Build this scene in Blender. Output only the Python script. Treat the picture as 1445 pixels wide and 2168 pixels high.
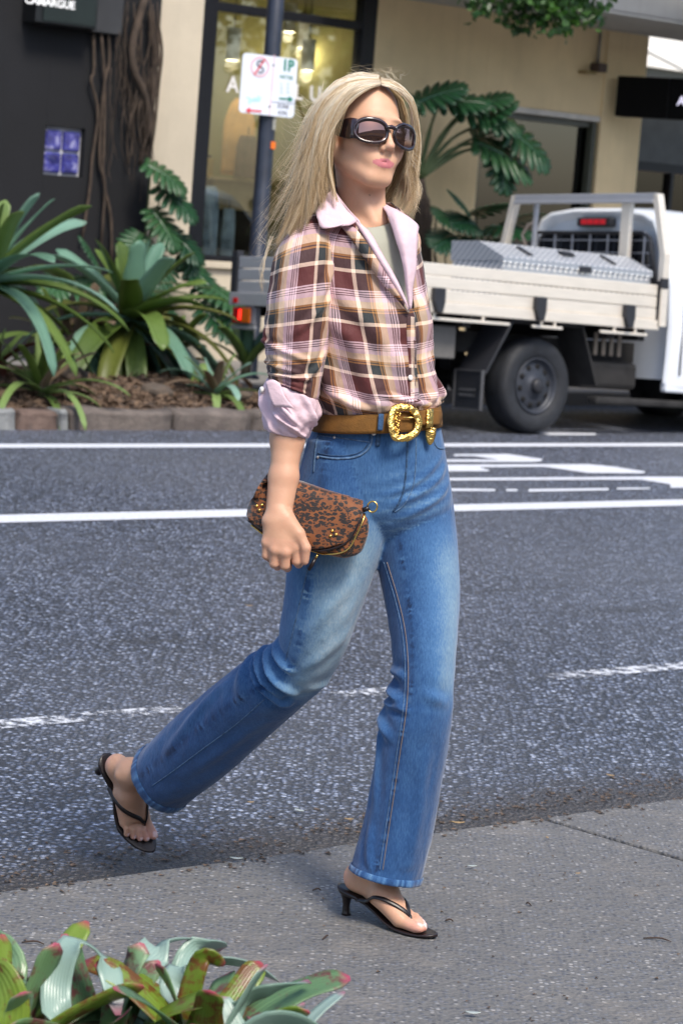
import bpy, bmesh, math, random
import numpy as np
from mathutils import Vector, Matrix, noise

for o in list(bpy.data.objects): bpy.data.objects.remove(o)
random.seed(7); np.random.seed(7)
SC = bpy.context.scene
COL = SC.collection
R = math.radians

# ---------------------------------------------------------------- camera
CAM_H, PITCH, ROLL, LENS = 1.5, R(7.15), R(4.5), 85.0
FPX, CX, CY = LENS/36*2168, 722.5, 1084.0
_fw = np.array([0, math.cos(PITCH), -math.sin(PITCH)])
_U = np.array([0, math.sin(PITCH), math.cos(PITCH)])
_cr = math.cos(ROLL)*np.array([1., 0, 0]) + math.sin(ROLL)*_U
_cu = -math.sin(ROLL)*np.array([1., 0, 0]) + math.cos(ROLL)*_U
CAMP = np.array([0, 0, CAM_H])
cam = bpy.data.cameras.new('camera'); camo = bpy.data.objects.new('camera', cam); COL.objects.link(camo)
camo.matrix_world = Matrix(((_cr[0], _cu[0], -_fw[0], 0), (_cr[1], _cu[1], -_fw[1], 0), (_cr[2], _cu[2], -_fw[2], CAM_H), (0, 0, 0, 1)))
cam.sensor_fit = 'VERTICAL'; cam.sensor_height = 36; cam.lens = LENS; cam.clip_end = 400; cam.clip_start = 0.1
cam.dof.use_dof = True; cam.dof.focus_distance = 5.0; cam.dof.aperture_fstop = 8.5
SC.camera = camo

# ---------------------------------------------------------------- sky, sun, exposure
SUN_AZ, SUN_EL = R(62), R(52)          # azimuth measured from +X towards -Y (behind the camera's right shoulder)
world = bpy.data.worlds.new('World'); SC.world = world; world.use_nodes = True
wn = world.node_tree; bg = wn.nodes['Background']
sky = wn.nodes.new('ShaderNodeTexSky'); sky.sky_type = 'NISHITA'; sky.sun_disc = False
sun_dir = np.array([math.cos(SUN_EL)*math.cos(SUN_AZ), -math.cos(SUN_EL)*math.sin(SUN_AZ), math.sin(SUN_EL)])
sky.sun_elevation = SUN_EL; sky.sun_rotation = math.atan2(sun_dir[0], sun_dir[1])
sky.air_density = 1.0; sky.dust_density = 2.0; sky.ozone_density = 1.0
wn.links.new(sky.outputs[0], bg.inputs[0]); bg.inputs[1].default_value = 0.15
sl = bpy.data.lights.new('sun', 'SUN'); so = bpy.data.objects.new('sun', sl); COL.objects.link(so)
sl.energy = 2.2; sl.angle = R(16); sl.color = (1.0, 0.93, 0.82)
so.rotation_euler = Vector(sun_dir).to_track_quat('Z', 'Y').to_euler(); so.location = (6, -8, 12)
SC.view_settings.view_transform = 'Standard'; SC.view_settings.look = 'None'
SC.view_settings.exposure = 0.74; SC.view_settings.gamma = 1.0
SC.view_settings.use_curve_mapping = False
SC.cycles.max_bounces = 8; SC.cycles.transparent_max_bounces = 12
SC.cycles.use_denoising = True

# ---------------------------------------------------------------- pixel helpers (a pixel is only a direction)
def ray(u, v):
    d = _fw*FPX + _cr*(u-CX) - _cu*(v-CY); return d/d[1]
def P(u, v, y): return CAMP + ray(u, v)*y                       # on the plane at distance y
def onz(u, v, z=0.0): d = ray(u, v); return CAMP + d*((z-CAM_H)/d[2])
TH = R(39.68); TX, TY = math.cos(TH), math.sin(TH)              # direction of the street
def W(s, q, z): return np.array([s*TX - q*TY, s*TY + q*TX, z])  # s along the street, q across it
def onq(u, v, q):
    d = ray(u, v); k = q/(-d[0]*TY + d[1]*TX); p = CAMP + d*k
    return p[0]*TX + p[1]*TY, p[2]
def S(r, g, b):
    f = lambda c: (c/255/12.92 if c/255 <= 0.04045 else ((c/255+0.055)/1.055)**2.4)
    return (f(r), f(g), f(b))

# ---------------------------------------------------------------- materials
def new_mat(name):
    m = bpy.data.materials.new(name); m.use_nodes = True
    return m, m.node_tree, m.node_tree.nodes['Principled BSDF']
def N(nt, kind, **kw):
    n = nt.nodes.new('ShaderNode'+kind)
    for k, v in kw.items():
        if k.startswith('i_'):
            key = k[2:]; key = int(key) if key.isdigit() else key
            n.inputs[key].default_value = v
        else: setattr(n, k, v)
    return n
def math_n(nt, op, a, b=None, c=None, clamp=False):
    n = nt.nodes.new('ShaderNodeMath'); n.operation = op; n.use_clamp = clamp
    for i, x in enumerate((a, b, c)):
        if x is None: continue
        if hasattr(x, 'links') or hasattr(x, 'is_linked'): nt.links.new(x, n.inputs[i])
        else: n.inputs[i].default_value = x
    return n.outputs[0]
def mixc(nt, fac, a, b, blend='MIX'):
    n = nt.nodes.new('ShaderNodeMix'); n.data_type = 'RGBA'; n.blend_type = blend
    for sock, x in ((n.inputs[0], fac), (n.inputs[6], a), (n.inputs[7], b)):
        if hasattr(x, 'is_linked'): nt.links.new(x, sock)
        elif isinstance(x, (int, float)): sock.default_value = x
        else: sock.default_value = (*x[:3], 1)
    return n.outputs[2]
def ramp(nt, fac, stops, interp='LINEAR'):
    n = nt.nodes.new('ShaderNodeValToRGB'); cr = n.color_ramp; cr.interpolation = interp
    while len(cr.elements) < len(stops): cr.elements.new(0.5)
    for e, (p, c) in zip(cr.elements, stops):
        e.position = p; e.color = (*c, 1) if hasattr(c, '__len__') else (c, c, c, 1)
    nt.links.new(fac, n.inputs[0]); return n.outputs[0]
def coords(nt, kind='Object'): return N(nt, 'TexCoord').outputs[kind]
def noise_t(nt, vec, scale, detail=4, rough=0.55, col=False):
    n = N(nt, 'TexNoise'); n.inputs['Scale'].default_value = scale; n.inputs['Detail'].default_value = detail
    n.inputs['Roughness'].default_value = rough
    if vec is not None: nt.links.new(vec, n.inputs['Vector'])
    return n.outputs['Color' if col else 'Fac']
def bump(nt, bs, h, strength=0.3, dist=0.01, prev=None):
    b = N(nt, 'Bump'); b.inputs['Strength'].default_value = strength; b.inputs['Distance'].default_value = dist
    nt.links.new(h, b.inputs['Height'])
    if prev is not None: nt.links.new(prev, b.inputs['Normal'])
    nt.links.new(b.outputs[0], bs.inputs['Normal']); return b.outputs[0]
def simple(name, col, rough=0.6, metal=0.0, var=0.15, scale=6.0, bmp=0.0, bscale=60.0, spec=0.5, coat=0.0):
    m, nt, bs = new_mat(name)
    oc = coords(nt)
    n = noise_t(nt, oc, scale)
    lo = tuple(c*(1-var) for c in col); hi = tuple(min(1, c*(1+var)) for c in col)
    nt.links.new(ramp(nt, n, [(0.3, lo), (0.7, hi)]), bs.inputs['Base Color'])
    bs.inputs['Roughness'].default_value = rough; bs.inputs['Metallic'].default_value = metal
    bs.inputs['Specular IOR Level'].default_value = spec; bs.inputs['Coat Weight'].default_value = coat
    if bmp: bump(nt, bs, noise_t(nt, oc, bscale, 3), bmp, 0.01)
    return m
def emit_mat(name, col, strength, base=(0.8, 0.8, 0.8)):
    m, nt, bs = new_mat(name); bs.inputs['Base Color'].default_value = (*base, 1)
    bs.inputs['Emission Color'].default_value = (*col, 1); bs.inputs['Emission Strength'].default_value = strength
    return m

# ---------------------------------------------------------------- objects
def tag(o, label=None, cat=None, group=None, kind=None):
    if label: o['label'] = label
    if cat: o['category'] = cat
    if group: o['group'] = group
    if kind: o['kind'] = kind
    return o
def thing(name, loc, label, cat, group=None, rot=None, mat4=None):
    o = bpy.data.objects.new(name, None); COL.objects.link(o); o.empty_display_size = 0.1
    if mat4 is not None: o.matrix_world = mat4
    else:
        o.location = loc
        if rot: o.rotation_euler = rot
    tag(o, label, cat, group); o['off'] = list(map(float, loc)) if mat4 is None else [0., 0., 0.]
    return o
def link(name, me, mat, parent=None, smooth=True):
    o = bpy.data.objects.new(name, me); COL.objects.link(o)
    if mat is not None and not me.materials: me.materials.append(mat)
    if parent is not None: o.parent = parent
    return o
def root_off(parent):
    while parent is not None:
        if 'off' in parent: return np.array(list(parent['off']))
        parent = parent.parent
    return np.zeros(3)
def mesh_obj(name, V, Fc, mat, parent=None, smooth=True, uv=None, col=None, local=False):
    """V in world coordinates (or local=True); uv per vertex; col dict name->(n,3 or n) per vertex"""
    V = np.asarray(V, dtype=float)
    if not local and parent is not None: V = V - root_off(parent)
    me = bpy.data.meshes.new(name)
    me.from_pydata(V.tolist(), [], [tuple(map(int, f)) for f in Fc])
    if smooth: me.polygons.foreach_set('use_smooth', [True]*len(me.polygons))
    if uv is not None:
        ul = me.uv_layers.new(name='UVMap'); li = np.empty(len(me.loops), dtype=np.int32); me.loops.foreach_get('vertex_index', li)
        ul.data.foreach_set('uv', np.asarray(uv, dtype=float)[li].ravel())
    if col:
        for k, a in col.items():
            a = np.asarray(a, dtype=float)
            if a.ndim == 1: a = np.stack([a]*3, 1)
            at = me.attributes.new(k, 'FLOAT_COLOR', 'POINT')
            at.data.foreach_set('color', np.concatenate([a, np.ones((len(a), 1))], 1).ravel())
    me.update()
    return link(name, me, mat, parent)
class MB:
    def __init__(s): s.V = []; s.F = []
    def add(s, V, F):
        b = len(s.V); s.V += [tuple(map(float, v)) for v in V]; s.F += [tuple(b+i for i in f) for f in F]; return s
    def box(s, c, d, M=None):
        x, y, z = [k/2 for k in d]
        v = [np.array([i*x, j*y, k*z]) for i in (-1, 1) for j in (-1, 1) for k in (-1, 1)]
        if M is not None: v = [M @ p for p in v]
        v = [p+np.array(c) for p in v]
        return s.add(v, [(0, 1, 3, 2), (4, 6, 7, 5), (0, 4, 5, 1), (2, 3, 7, 6), (0, 2, 6, 4), (1, 5, 7, 3)])
    def hexa(s, b, t):
        """bottom and top quads, same winding"""
        n = len(b)
        return s.add(list(b)+list(t), [tuple(range(n))[::-1], tuple(range(n, 2*n))] + [(i, (i+1) % n, n+(i+1) % n, n+i) for i in range(n)])
    def prism(s, poly, d):
        """poly: 3-D points of one face, d: offset vector"""
        return s.hexa(poly, [np.array(p)+np.array(d) for p in poly])
    def tube(s, pts, r, n=8, cap=True):
        pts = [np.array(p, float) for p in pts]; m = len(pts)
        rr = r if hasattr(r, '__len__') else [r]*m
        t0 = pts[1]-pts[0]; a = np.array([0, 0, 1.]) if abs(t0[2]) < 0.9*np.linalg.norm(t0) else np.array([1., 0, 0])
        V = []; nrm = None
        for i in range(m):
            t = pts[min(i+1, m-1)]-pts[max(i-1, 0)]; t = t/(np.linalg.norm(t)+1e-9)
            nrm = (a if nrm is None else nrm); nrm = nrm-t*(nrm@t); nrm = nrm/(np.linalg.norm(nrm)+1e-9); b = np.cross(t, nrm)
            for k in range(n):
                g = 2*math.pi*k/n; V.append(pts[i]+rr[i]*(math.cos(g)*nrm+math.sin(g)*b))
        F = [(i*n+k, i*n+(k+1) % n, (i+1)*n+(k+1) % n, (i+1)*n+k) for i in range(m-1) for k in range(n)]
        if cap: F += [tuple(range(n))[::-1], tuple((m-1)*n+k for k in range(n))]
        return s.add(V, F)
    def lathe(s, prof, o, ax, n=32, closed=False):
        """prof: (r, h) along axis ax from origin o"""
        ax = np.array(ax, float); ax /= np.linalg.norm(ax); a = np.array([0, 0, 1.]) if abs(ax[2]) < 0.9 else np.array([1., 0, 0])
        e = np.cross(ax, a); e /= np.linalg.norm(e); f = np.cross(ax, e); V = []
        for r, h in prof:
            for k in range(n):
                g = 2*math.pi*k/n; V.append(np.array(o)+ax*h+r*(math.cos(g)*e+math.sin(g)*f))
        m = len(prof); mm = m if closed else m-1
        F = [(i*n+k, i*n+(k+1) % n, ((i+1) % m)*n+(k+1) % n, ((i+1) % m)*n+k) for i in range(mm) for k in range(n)]
        return s.add(V, F)
    def grid(s, G, closed_j=False, closed_i=False):
        ni, nj = len(G), len(G[0]); V = [p for r in G for p in r]
        F = [(i*nj+j, i*nj+(j+1) % nj, ((i+1) % ni)*nj+(j+1) % nj, ((i+1) % ni)*nj+j) for i in range(ni if closed_i else ni-1) for j in range(nj if closed_j else nj-1)]
        return s.add(V, F)
    def build(s, name, mat, parent=None, smooth=False, bevel=0.0, local=False, seg=2, solid=0.0, recalc=True):
        o = mesh_obj(name, s.V, s.F, mat, parent, smooth, local=local)
        if recalc:
            bm = bmesh.new(); bm.from_mesh(o.data); bmesh.ops.recalc_face_normals(bm, faces=bm.faces); bm.to_mesh(o.data); bm.free()
        if solid:
            m = o.modifiers.new('solid', 'SOLIDIFY'); m.thickness = solid; m.offset = 0
        if bevel:
            m = o.modifiers.new('bevel', 'BEVEL'); m.width = bevel; m.segments = seg; m.limit_method = 'ANGLE'; m.angle_limit = R(40)
        return o
def catmull(K, n):
    """K (m,d) control rows -> (n,d) smooth rows (chord-length monotone-ish Catmull-Rom)"""
    K = np.asarray(K, float); m = len(K); t = np.linspace(0, m-1, n); i = np.clip(t.astype(int), 0, m-2); f = (t-i)[:, None]
    g = lambda j: K[np.clip(j, 0, m-1)]
    p0, p1, p2, p3 = g(i-1), g(i), g(i+1), g(i+2)
    p0 = np.where((i == 0)[:, None], 2*p1-p2, p0); p3 = np.where((i == m-2)[:, None], 2*p2-p1, p3)
    return 0.5*((2*p1)+(-p0+p2)*f+(2*p0-5*p1+4*p2-p3)*f**2+(-p0+3*p1-3*p2+p3)*f**3)
def text_mesh(body, size, fr, mat, parent, name='lettering', ext=0.004, bold=0.0, spacing=1.0, align='CENTER'):
    """flat lettering; fr(x, y, d) maps text-plane coordinates to world"""
    c = bpy.data.curves.new('t', 'FONT'); c.body = body; c.size = size; c.align_x = align; c.align_y = 'CENTER'; c.offset = bold; c.space_character = spacing
    c.resolution_u = 3
    o = bpy.data.objects.new('t', c); COL.objects.link(o); dg = bpy.context.evaluated_depsgraph_get()
    me = o.evaluated_get(dg).to_mesh(); V = [v.co.copy() for v in me.vertices]; F = [tuple(p.vertices) for p in me.polygons]
    o.evaluated_get(dg).to_mesh_clear(); bpy.data.objects.remove(o); bpy.data.curves.remove(c)
    ob = mesh_obj(name, [fr(v.x, v.y, ext) for v in V], F, mat, parent, smooth=False)
    m = ob.modifiers.new('solid', 'SOLIDIFY'); m.thickness = 0.003; m.offset = 0
    return ob
# ================================================================ GROUND
ZR = -0.10
def mat_asphalt():
    m, nt, bs = new_mat('asphalt'); oc = coords(nt)
    warp = N(nt, 'VectorMath', operation='ADD'); nz = N(nt, 'TexNoise'); nz.inputs['Scale'].default_value = 40; nt.links.new(oc, nz.inputs['Vector'])
    sc = N(nt, 'VectorMath', operation='SCALE'); sc.inputs['Scale'].default_value = 0.012; nt.links.new(nz.outputs['Color'], sc.inputs[0])
    nt.links.new(oc, warp.inputs[0]); nt.links.new(sc.outputs[0], warp.inputs[1])
    vo = N(nt, 'TexVoronoi'); vo.inputs['Scale'].default_value = 56; nt.links.new(warp.outputs[0], vo.inputs['Vector'])
    v2 = N(nt, 'TexVoronoi'); v2.inputs['Scale'].default_value = 150; nt.links.new(warp.outputs[0], v2.inputs['Vector'])
    sepc = N(nt, 'SeparateColor'); nt.links.new(vo.outputs['Color'], sepc.inputs[0])
    chip = ramp(nt, sepc.outputs[0], [(0.0, (0.032, 0.041, 0.064)), (0.4, (0.098, 0.122, 0.188)), (0.75, (0.22, 0.265, 0.39)), (1.0, (0.58, 0.65, 0.82))])
    gap = ramp(nt, vo.outputs['Distance'], [(0.30, 1.0), (0.62, 0.0)])
    c = mixc(nt, gap, (0.016, 0.017, 0.022), chip)
    big = noise_t(nt, oc, 0.9, 5); big2 = noise_t(nt, oc, 0.25, 3)
    c = mixc(nt, math_n(nt, 'MULTIPLY', ramp(nt, big, [(0.4, 0.0), (0.75, 1.0)]), 0.35), c, (0.06, 0.063, 0.075))
    c = mixc(nt, math_n(nt, 'MULTIPLY', ramp(nt, big2, [(0.4, 0.0), (0.6, 1.0)]), 0.25), c, (0.17, 0.18, 0.21))
    # dirt gathered against the near kerb and worn dark seams along the lane, as lines of their own shape
    sx = N(nt, 'SeparateXYZ'); nt.links.new(oc, sx.inputs[0])
    q = math_n(nt, 'ADD', math_n(nt, 'MULTIPLY', sx.outputs[0], -TY), math_n(nt, 'MULTIPLY', sx.outputs[1], TX))
    wob = math_n(nt, 'MULTIPLY', math_n(nt, 'SUBTRACT', noise_t(nt, oc, 2.2, 6, 0.7), 0.5), 0.36)
    dq = math_n(nt, 'ADD', q, wob)
    dirt = ramp(nt, math_n(nt, 'MULTIPLY', math_n(nt, 'SUBTRACT', dq, 4.2), 1.0), [(0.0, 0.95), (0.42, 0.9), (0.56, 0.45), (0.72, 0.0)])
    c = mixc(nt, dirt, c, mixc(nt, noise_t(nt, oc, 30, 4), (0.018, 0.015, 0.013), (0.075, 0.06, 0.05)))
    for qc, w, amp in ((7.05, 0.075, 0.75), (7.6, 0.05, 0.55)):
        band = math_n(nt, 'SUBTRACT', 1.0, math_n(nt, 'DIVIDE', math_n(nt, 'ABSOLUTE', math_n(nt, 'SUBTRACT', dq, qc)), w), clamp=True)
        msk = math_n(nt, 'MULTIPLY', band, ramp(nt, noise_t(nt, oc, 1.1, 4), [(0.42, 0.0), (0.6, amp)]))
        c = mixc(nt, msk, c, (0.028, 0.028, 0.032))
    nt.links.new(c, bs.inputs['Base Color']); bs.inputs['Roughness'].default_value = 0.5
    bs.inputs['Specular IOR Level'].default_value = 0.75
    h = math_n(nt, 'ADD', math_n(nt, 'MULTIPLY', gap, 1.0), math_n(nt, 'MULTIPLY', sepc.outputs[1], 0.9))
    h = math_n(nt, 'SUBTRACT', h, math_n(nt, 'MULTIPLY', v2.outputs['Distance'], 0.4))
    bump(nt, bs, h, 1.0, 0.009)
    return m
def mat_concrete():
    m, nt, bs = new_mat('exposed_aggregate_concrete'); oc = coords(nt)
    vo = N(nt, 'TexVoronoi'); vo.inputs['Scale'].default_value = 85; nt.links.new(oc, vo.inputs['Vector'])
    sepc = N(nt, 'SeparateColor'); nt.links.new(vo.outputs['Color'], sepc.inputs[0])
    stone = ramp(nt, sepc.outputs[0], [(0.0, (0.035, 0.038, 0.048)), (0.4, (0.095, 0.105, 0.135)), (0.8, (0.20, 0.212, 0.24)), (1.0, (0.48, 0.46, 0.44))])
    c = mixc(nt, ramp(nt, vo.outputs['Distance'], [(0.28, 1.0), (0.5, 0.0)]), (0.150, 0.145, 0.14), stone)
    c = mixc(nt, math_n(nt, 'MULTIPLY', noise_t(nt, oc, 220, 2), 0.4), c, (0.15, 0.15, 0.148))
    b1 = ramp(nt, noise_t(nt, oc, 1.6, 6, 0.65), [(0.35, 0.0), (0.7, 1.0)]); c = mixc(nt, math_n(nt, 'MULTIPLY', b1, 0.5), c, (0.10, 0.098, 0.097))
    b2 = ramp(nt, noise_t(nt, oc, 4.5, 5, 0.7), [(0.52, 0.0), (0.75, 1.0)]); c = mixc(nt, math_n(nt, 'MULTIPLY', b2, 0.55), c, (0.235, 0.21, 0.18)); b3 = ramp(nt, noise_t(nt, oc, 11, 5, 0.75), [(0.55, 0.0), (0.7, 1.0)]); c = mixc(nt, math_n(nt, 'MULTIPLY', b3, 0.4), c, (0.085, 0.08, 0.078))
    nt.links.new(c, bs.inputs['Base Color']); bs.inputs['Roughness'].default_value = 0.7
    h = math_n(nt, 'SUBTRACT', math_n(nt, 'MULTIPLY', noise_t(nt, oc, 60, 5), 1.2), vo.outputs['Distance'])
    bump(nt, bs, h, 0.8, 0.005)
    return m
M_ASPH, M_CONC = mat_asphalt(), mat_concrete()
def mat_paint(name, wear_lo, wear_hi):
    m, nt, bs = new_mat(name); oc = coords(nt)
    n = noise_t(nt, oc, 26, 6, 0.75); big = noise_t(nt, oc, 1.5, 3)
    f = math_n(nt, 'ADD', math_n(nt, 'MULTIPLY', n, 0.75), math_n(nt, 'MULTIPLY', big, 0.25))
    a = ramp(nt, f, [(wear_lo, 0.0), (wear_hi, 1.0)])
    nt.links.new(ramp(nt, noise_t(nt, oc, 90, 3), [(0.3, (0.52, 0.54, 0.60)), (0.7, (0.76, 0.78, 0.82))]), bs.inputs['Base Color'])
    bs.inputs['Roughness'].default_value = 0.6; nt.links.new(a, bs.inputs['Alpha']); bump(nt, bs, noise_t(nt, oc, 120, 3), 0.5, 0.004)
    return m
M_PAINT = mat_paint('road_paint', 0.30, 0.36); M_PAINTW = mat_paint('worn_road_paint', 0.47, 0.55)

g = MB(); L = 160
g.grid([[(x, y, ZR) for x in np.linspace(-L, L, 9)] for y in np.linspace(-L, L, 9)])
road = g.build('road', M_ASPH, smooth=False); tag(road, kind='structure', label='grey asphalt road with coarse stone chips')

# footpath the person steps onto: slabs parted by open joints
fp = thing('footpath', (0, 0, 0), 'grey exposed aggregate concrete footpath in big slabs', None); tag(fp, kind='structure')
JA = R(-58.7+1.5)                                                       # joints run a little askew to the kerb
edges = [-9, -4.6, -0.9, 4.29, 8.6, 13.0, 18]
for i in range(len(edges)-1):
    for q0, q1 in ((-1.2, 4.285), (-6.4, -1.21)):
        a, b = edges[i]+0.010, edges[i+1]-0.010
        sk = lambda s, q: s + (4.285-q)*0.12
        n = 40; front = []
        for k in range(n+1):
            s = a+(b-a)*k/n; q = q1
            if q1 > 4: q = q1 - 0.006 + 0.014*(noise.noise(Vector((s*3.1, 0, 0)))+0.6*noise.noise(Vector((s*11, 3, 0))))
            front.append(W(sk(s, q1), q, 0))
        poly = [W(sk(a, q0), q0, 0), W(sk(b, q0), q0, 0)] + front[::-1]
        m = MB(); m.prism([p+np.array([0, 0, -0.14]) for p in poly], (0, 0, 0.14))
        o = m.build('slab', M_CONC, fp, bevel=0.006)
jd = MB(); jd.prism([W(-9, -6.4, -0.2), W(18, -6.4, -0.2), W(18, 4.2, -0.2), W(-9, 4.2, -0.2)], (0, 0, 0.13))
tag(jd.build('joint_soil', simple('joint_soil', (0.022, 0.018, 0.014), 0.95), fp), None)

# painted markings, each a sheet 4 mm above the road
def line_q(name, px, mat, s0, s1, z=ZR+0.004):
    """px: (u, v_top, v_bottom) samples give the q of both edges"""
    qs = []
    for v in px[1:]:
        p = onz(px[0], v, ZR); qs.append(-p[0]*TY+p[1]*TX)
    m = MB(); ss = np.linspace(s0, s1, 30)
    m.grid([[W(s, q, z) for q in qs] for s in ss]); return m.build(name, mat, road, recalc=False)
line_q('edge_line', (700, 940, 947.5), M_PAINT, -5, 40)
line_q('lane_line', (200, 1087, 1103), M_PAINT, -5, 40)
pd = [onz(0, 1535, ZR), onz(330, 1505, ZR), onz(700, 1478, ZR), onz(1100, 1438, ZR), onz(1445, 1407, ZR)]
for (s0, s1) in ((3.0, 4.42), (5.05, 5.5), (6.02, 7.4)):
    m = MB(); m.grid([[W(s, 6.03+dq_, ZR+0.004) for dq_ in (-0.05, 0.05)] for s in np.linspace(s0, s1, 12)]); m.build('worn_dash', M_PAINTW, road, recalc=False)
def px_poly(name, pts):
    w = [onz(920+x*0.3633, 930+y*0.3633, ZR+0.004) for x, y in pts]
    m = MB(); m.add(w, [tuple(range(len(w)))]); o = m.build(name, M_PAINT, road, recalc=False)
    if o.data.polygons[0].normal.z < 0: o.data.flip_normals()
px_poly('arrow_marking', [(-330, 118), (370, 118), (230, 98), (110, 97), (110, 87), (420, 85), (480, 93), (625, 115), (620, 128), (560, 132), (-330, 131)])
px_poly('bicycle_marking', [(-300, 150), (640, 145), (900, 145), (1050, 160), (1225, 188), (1215, 198), (890, 196), (640, 160), (260, 163), (320, 180), (310, 186), (-200, 187)])
px_poly('arrow_marking', [(-300, 228), (940, 220), (1180, 218), (1390, 218), (1700, 226), (1700, 284), (1370, 282), (1370, 262), (1200, 235), (940, 235), (-300, 242)])
for a in ([(-100, 283), (350, 290), (350, 302), (-100, 300)], [(415, 290), (480, 290), (480, 302), (415, 302)], [(545, 290), (1010, 284), (1010, 297), (545, 305)], [(1060, 282), (1250, 282), (1250, 290), (1060, 292)]):
    px_poly('bar_marking', a)
w = [onz(u, v, ZR+0.004) for u, v in ((1080, 905), (1170, 916), (1260, 917), (1260, 921), (1165, 921), (1078, 908))]
MB().add(w, [tuple(range(6))]).build('bay_marking', M_PAINT, road, recalc=False)

# far side: kerb stones, mulch bed, far footpath
QK = 13.47; S_END = 10.95
def mat_stone(name, c0, c1):
    m, nt, bs = new_mat(name); oc = coords(nt)
    n = noise_t(nt, oc, 7, 6, 0.7)
    c = ramp(nt, n, [(0.25, c0), (0.55, c1), (0.8, tuple(x*1.35 for x in c1))])
    c = mixc(nt, ramp(nt, noise_t(nt, oc, 24, 4), [(0.55, 0.0), (0.8, 0.5)]), c, (0.10, 0.095, 0.09))
    nt.links.new(c, bs.inputs['Base Color']); bs.inputs['Roughness'].default_value = 0.85
    bump(nt, bs, noise_t(nt, oc, 22, 6, 0.7), 0.8, 0.02); return m
M_ST = [mat_stone('kerb_stone_grey', (0.075, 0.06, 0.055), (0.15, 0.125, 0.11)), mat_stone('kerb_stone_brown', (0.085, 0.055, 0.045), (0.16, 0.11, 0.09)), mat_stone('kerb_stone_pale', (0.14, 0.15, 0.16), (0.26, 0.27, 0.27))]
kb = thing('kerb', (0, 0, 0), 'rough hewn stone kerb along the planted bed', None); tag(kb, kind='structure')
ks = [8.05]
for u in (40, 128, 148, 370, 535): 
    s, _ = onq(u, 890, QK); ks.append(s)
ks.append(S_END)
ks = [3.2, 4.6, 5.9, 7.1] + ks
def stone(sa, sb, qa, qb, mat, z1=0.035, seed=0):
    m = MB(); ni, nj = 10, 5
    V = []
    bm = bmesh.new(); bmesh.ops.create_cube(bm, size=1); bmesh.ops.subdivide_edges(bm, edges=bm.edges, cuts=4, use_grid_fill=True)
    for v in bm.verts:
        x, y, z = v.co; f = 1-0.10*(abs(2*x)**6+abs(2*z)**6)*0.4
        p = W(sa+(sb-sa)*(x+0.5), qa+(qb-qa)*(0.5+y), ZR-0.05+(z1-ZR+0.05)*(z+0.5))
        nv = noise.noise_vector(Vector(p*5)+Vector((seed, 0, 0)))*0.034
        r = max(0, abs(2*z)-0.7)*max(0, abs(2*y)-0.7)
        p = p+np.array(nv)-np.array([0, 0, 0.25*r*(1 if z > 0 else 0)])
        v.co = p
    V = [tuple(v.co) for v in bm.verts]; bm.verts.index_update(); Fc = [tuple(v.index for v in f.verts) for f in bm.faces]; bm.free()
    mm = MB(); mm.add(V, Fc); return mm.build('stone', mat, kb, smooth=True)
for i in range(len(ks)-1):
    mt = M_ST[(2, 1, 2, 0, 0, 0)[(i-4) % 6]] if i >= 4 else M_ST[i % 2]
    stone(ks[i]+0.012, ks[i+1]-0.012, QK, QK+0.22, mt, seed=i*7)
for i, q in enumerate((13.9, 14.5, 15.1)): stone_a = None
for i in range(3):                                                     # the bed's end beside the parking bay
    q0 = QK+0.24+i*0.62
    stone(S_END-0.22, S_END, q0, q0+0.6, M_ST[i % 2], seed=40+i)
def mat_mulch():
    m, nt, bs = new_mat('bark_mulch'); oc = coords(nt)
    v = N(nt, 'TexVoronoi'); v.inputs['Scale'].default_value = 26; mp = N(nt, 'Mapping'); mp.inputs['Scale'].default_value = (1, 2.2, 1); nt.links.new(oc, mp.inputs[0]); nt.links.new(mp.outputs[0], v.inputs['Vector'])
    sp = N(nt, 'SeparateColor'); nt.links.new(v.outputs['Color'], sp.inputs[0])
    nt.links.new(ramp(nt, sp.outputs[0], [(0, (0.02, 0.014, 0.010)), (0.5, (0.075, 0.05, 0.035)), (0.9, (0.17, 0.11, 0.075)), (1.0, (0.28, 0.21, 0.16))]), bs.inputs['Base Color'])
    bs.inputs['Roughness'].default_value = 0.95; bump(nt, bs, sp.outputs[1], 1.0, 0.03); return m
m = MB(); ss = np.linspace(3.2, S_END-0.1, 70); qq = np.linspace(QK+0.16, 15.45, 26)
def bed_z(s, q): return 0.0+0.16*min(1, max(0, (q-QK-0.16)/0.7))+0.05*noise.noise(Vector((s*2, q*2, 0)))+0.025*noise.noise(Vector((s*9, q*9, 0)))
m.grid([[W(s, q, bed_z(s, q)) for q in qq] for s in ss]); tag(m.build('garden_bed', mat_mulch(), smooth=True), kind='structure', label='brown bark mulch garden bed behind the stone kerb')
# loose bark chips on the bed: nobody could count them
V, Fc = [], []
rng = np.random.default_rng(3)
for i in range(2600):
    s = rng.uniform(7.6, S_END-0.1); q = QK+0.2+rng.beta(1, 2.2)*1.5; p = W(s, q, bed_z(s, q)+0.008)
    a = rng.normal(size=3); a[2] *= 0.35; a /= np.linalg.norm(a); b = np.cross(a, rng.normal(size=3)); b /= np.linalg.norm(b); l, w_ = rng.uniform(0.015, 0.05), rng.uniform(0.006, 0.016)
    k = len(V); c = np.cross(a, b)*0.004
    V += [p-a*l-b*w_+c, p+a*l-b*w_*0.6, p+a*l*0.9+b*w_+c, p-a*l*0.8+b*w_]; Fc += [(k, k+1, k+2, k+3)]
o = mesh_obj('bark_chips', V, Fc, simple('bark', (0.13, 0.085, 0.055), 0.9, var=0.7, scale=30), smooth=False); tag(o, 'loose brown bark chips scattered over the garden bed', 'bark', kind='stuff')
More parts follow.
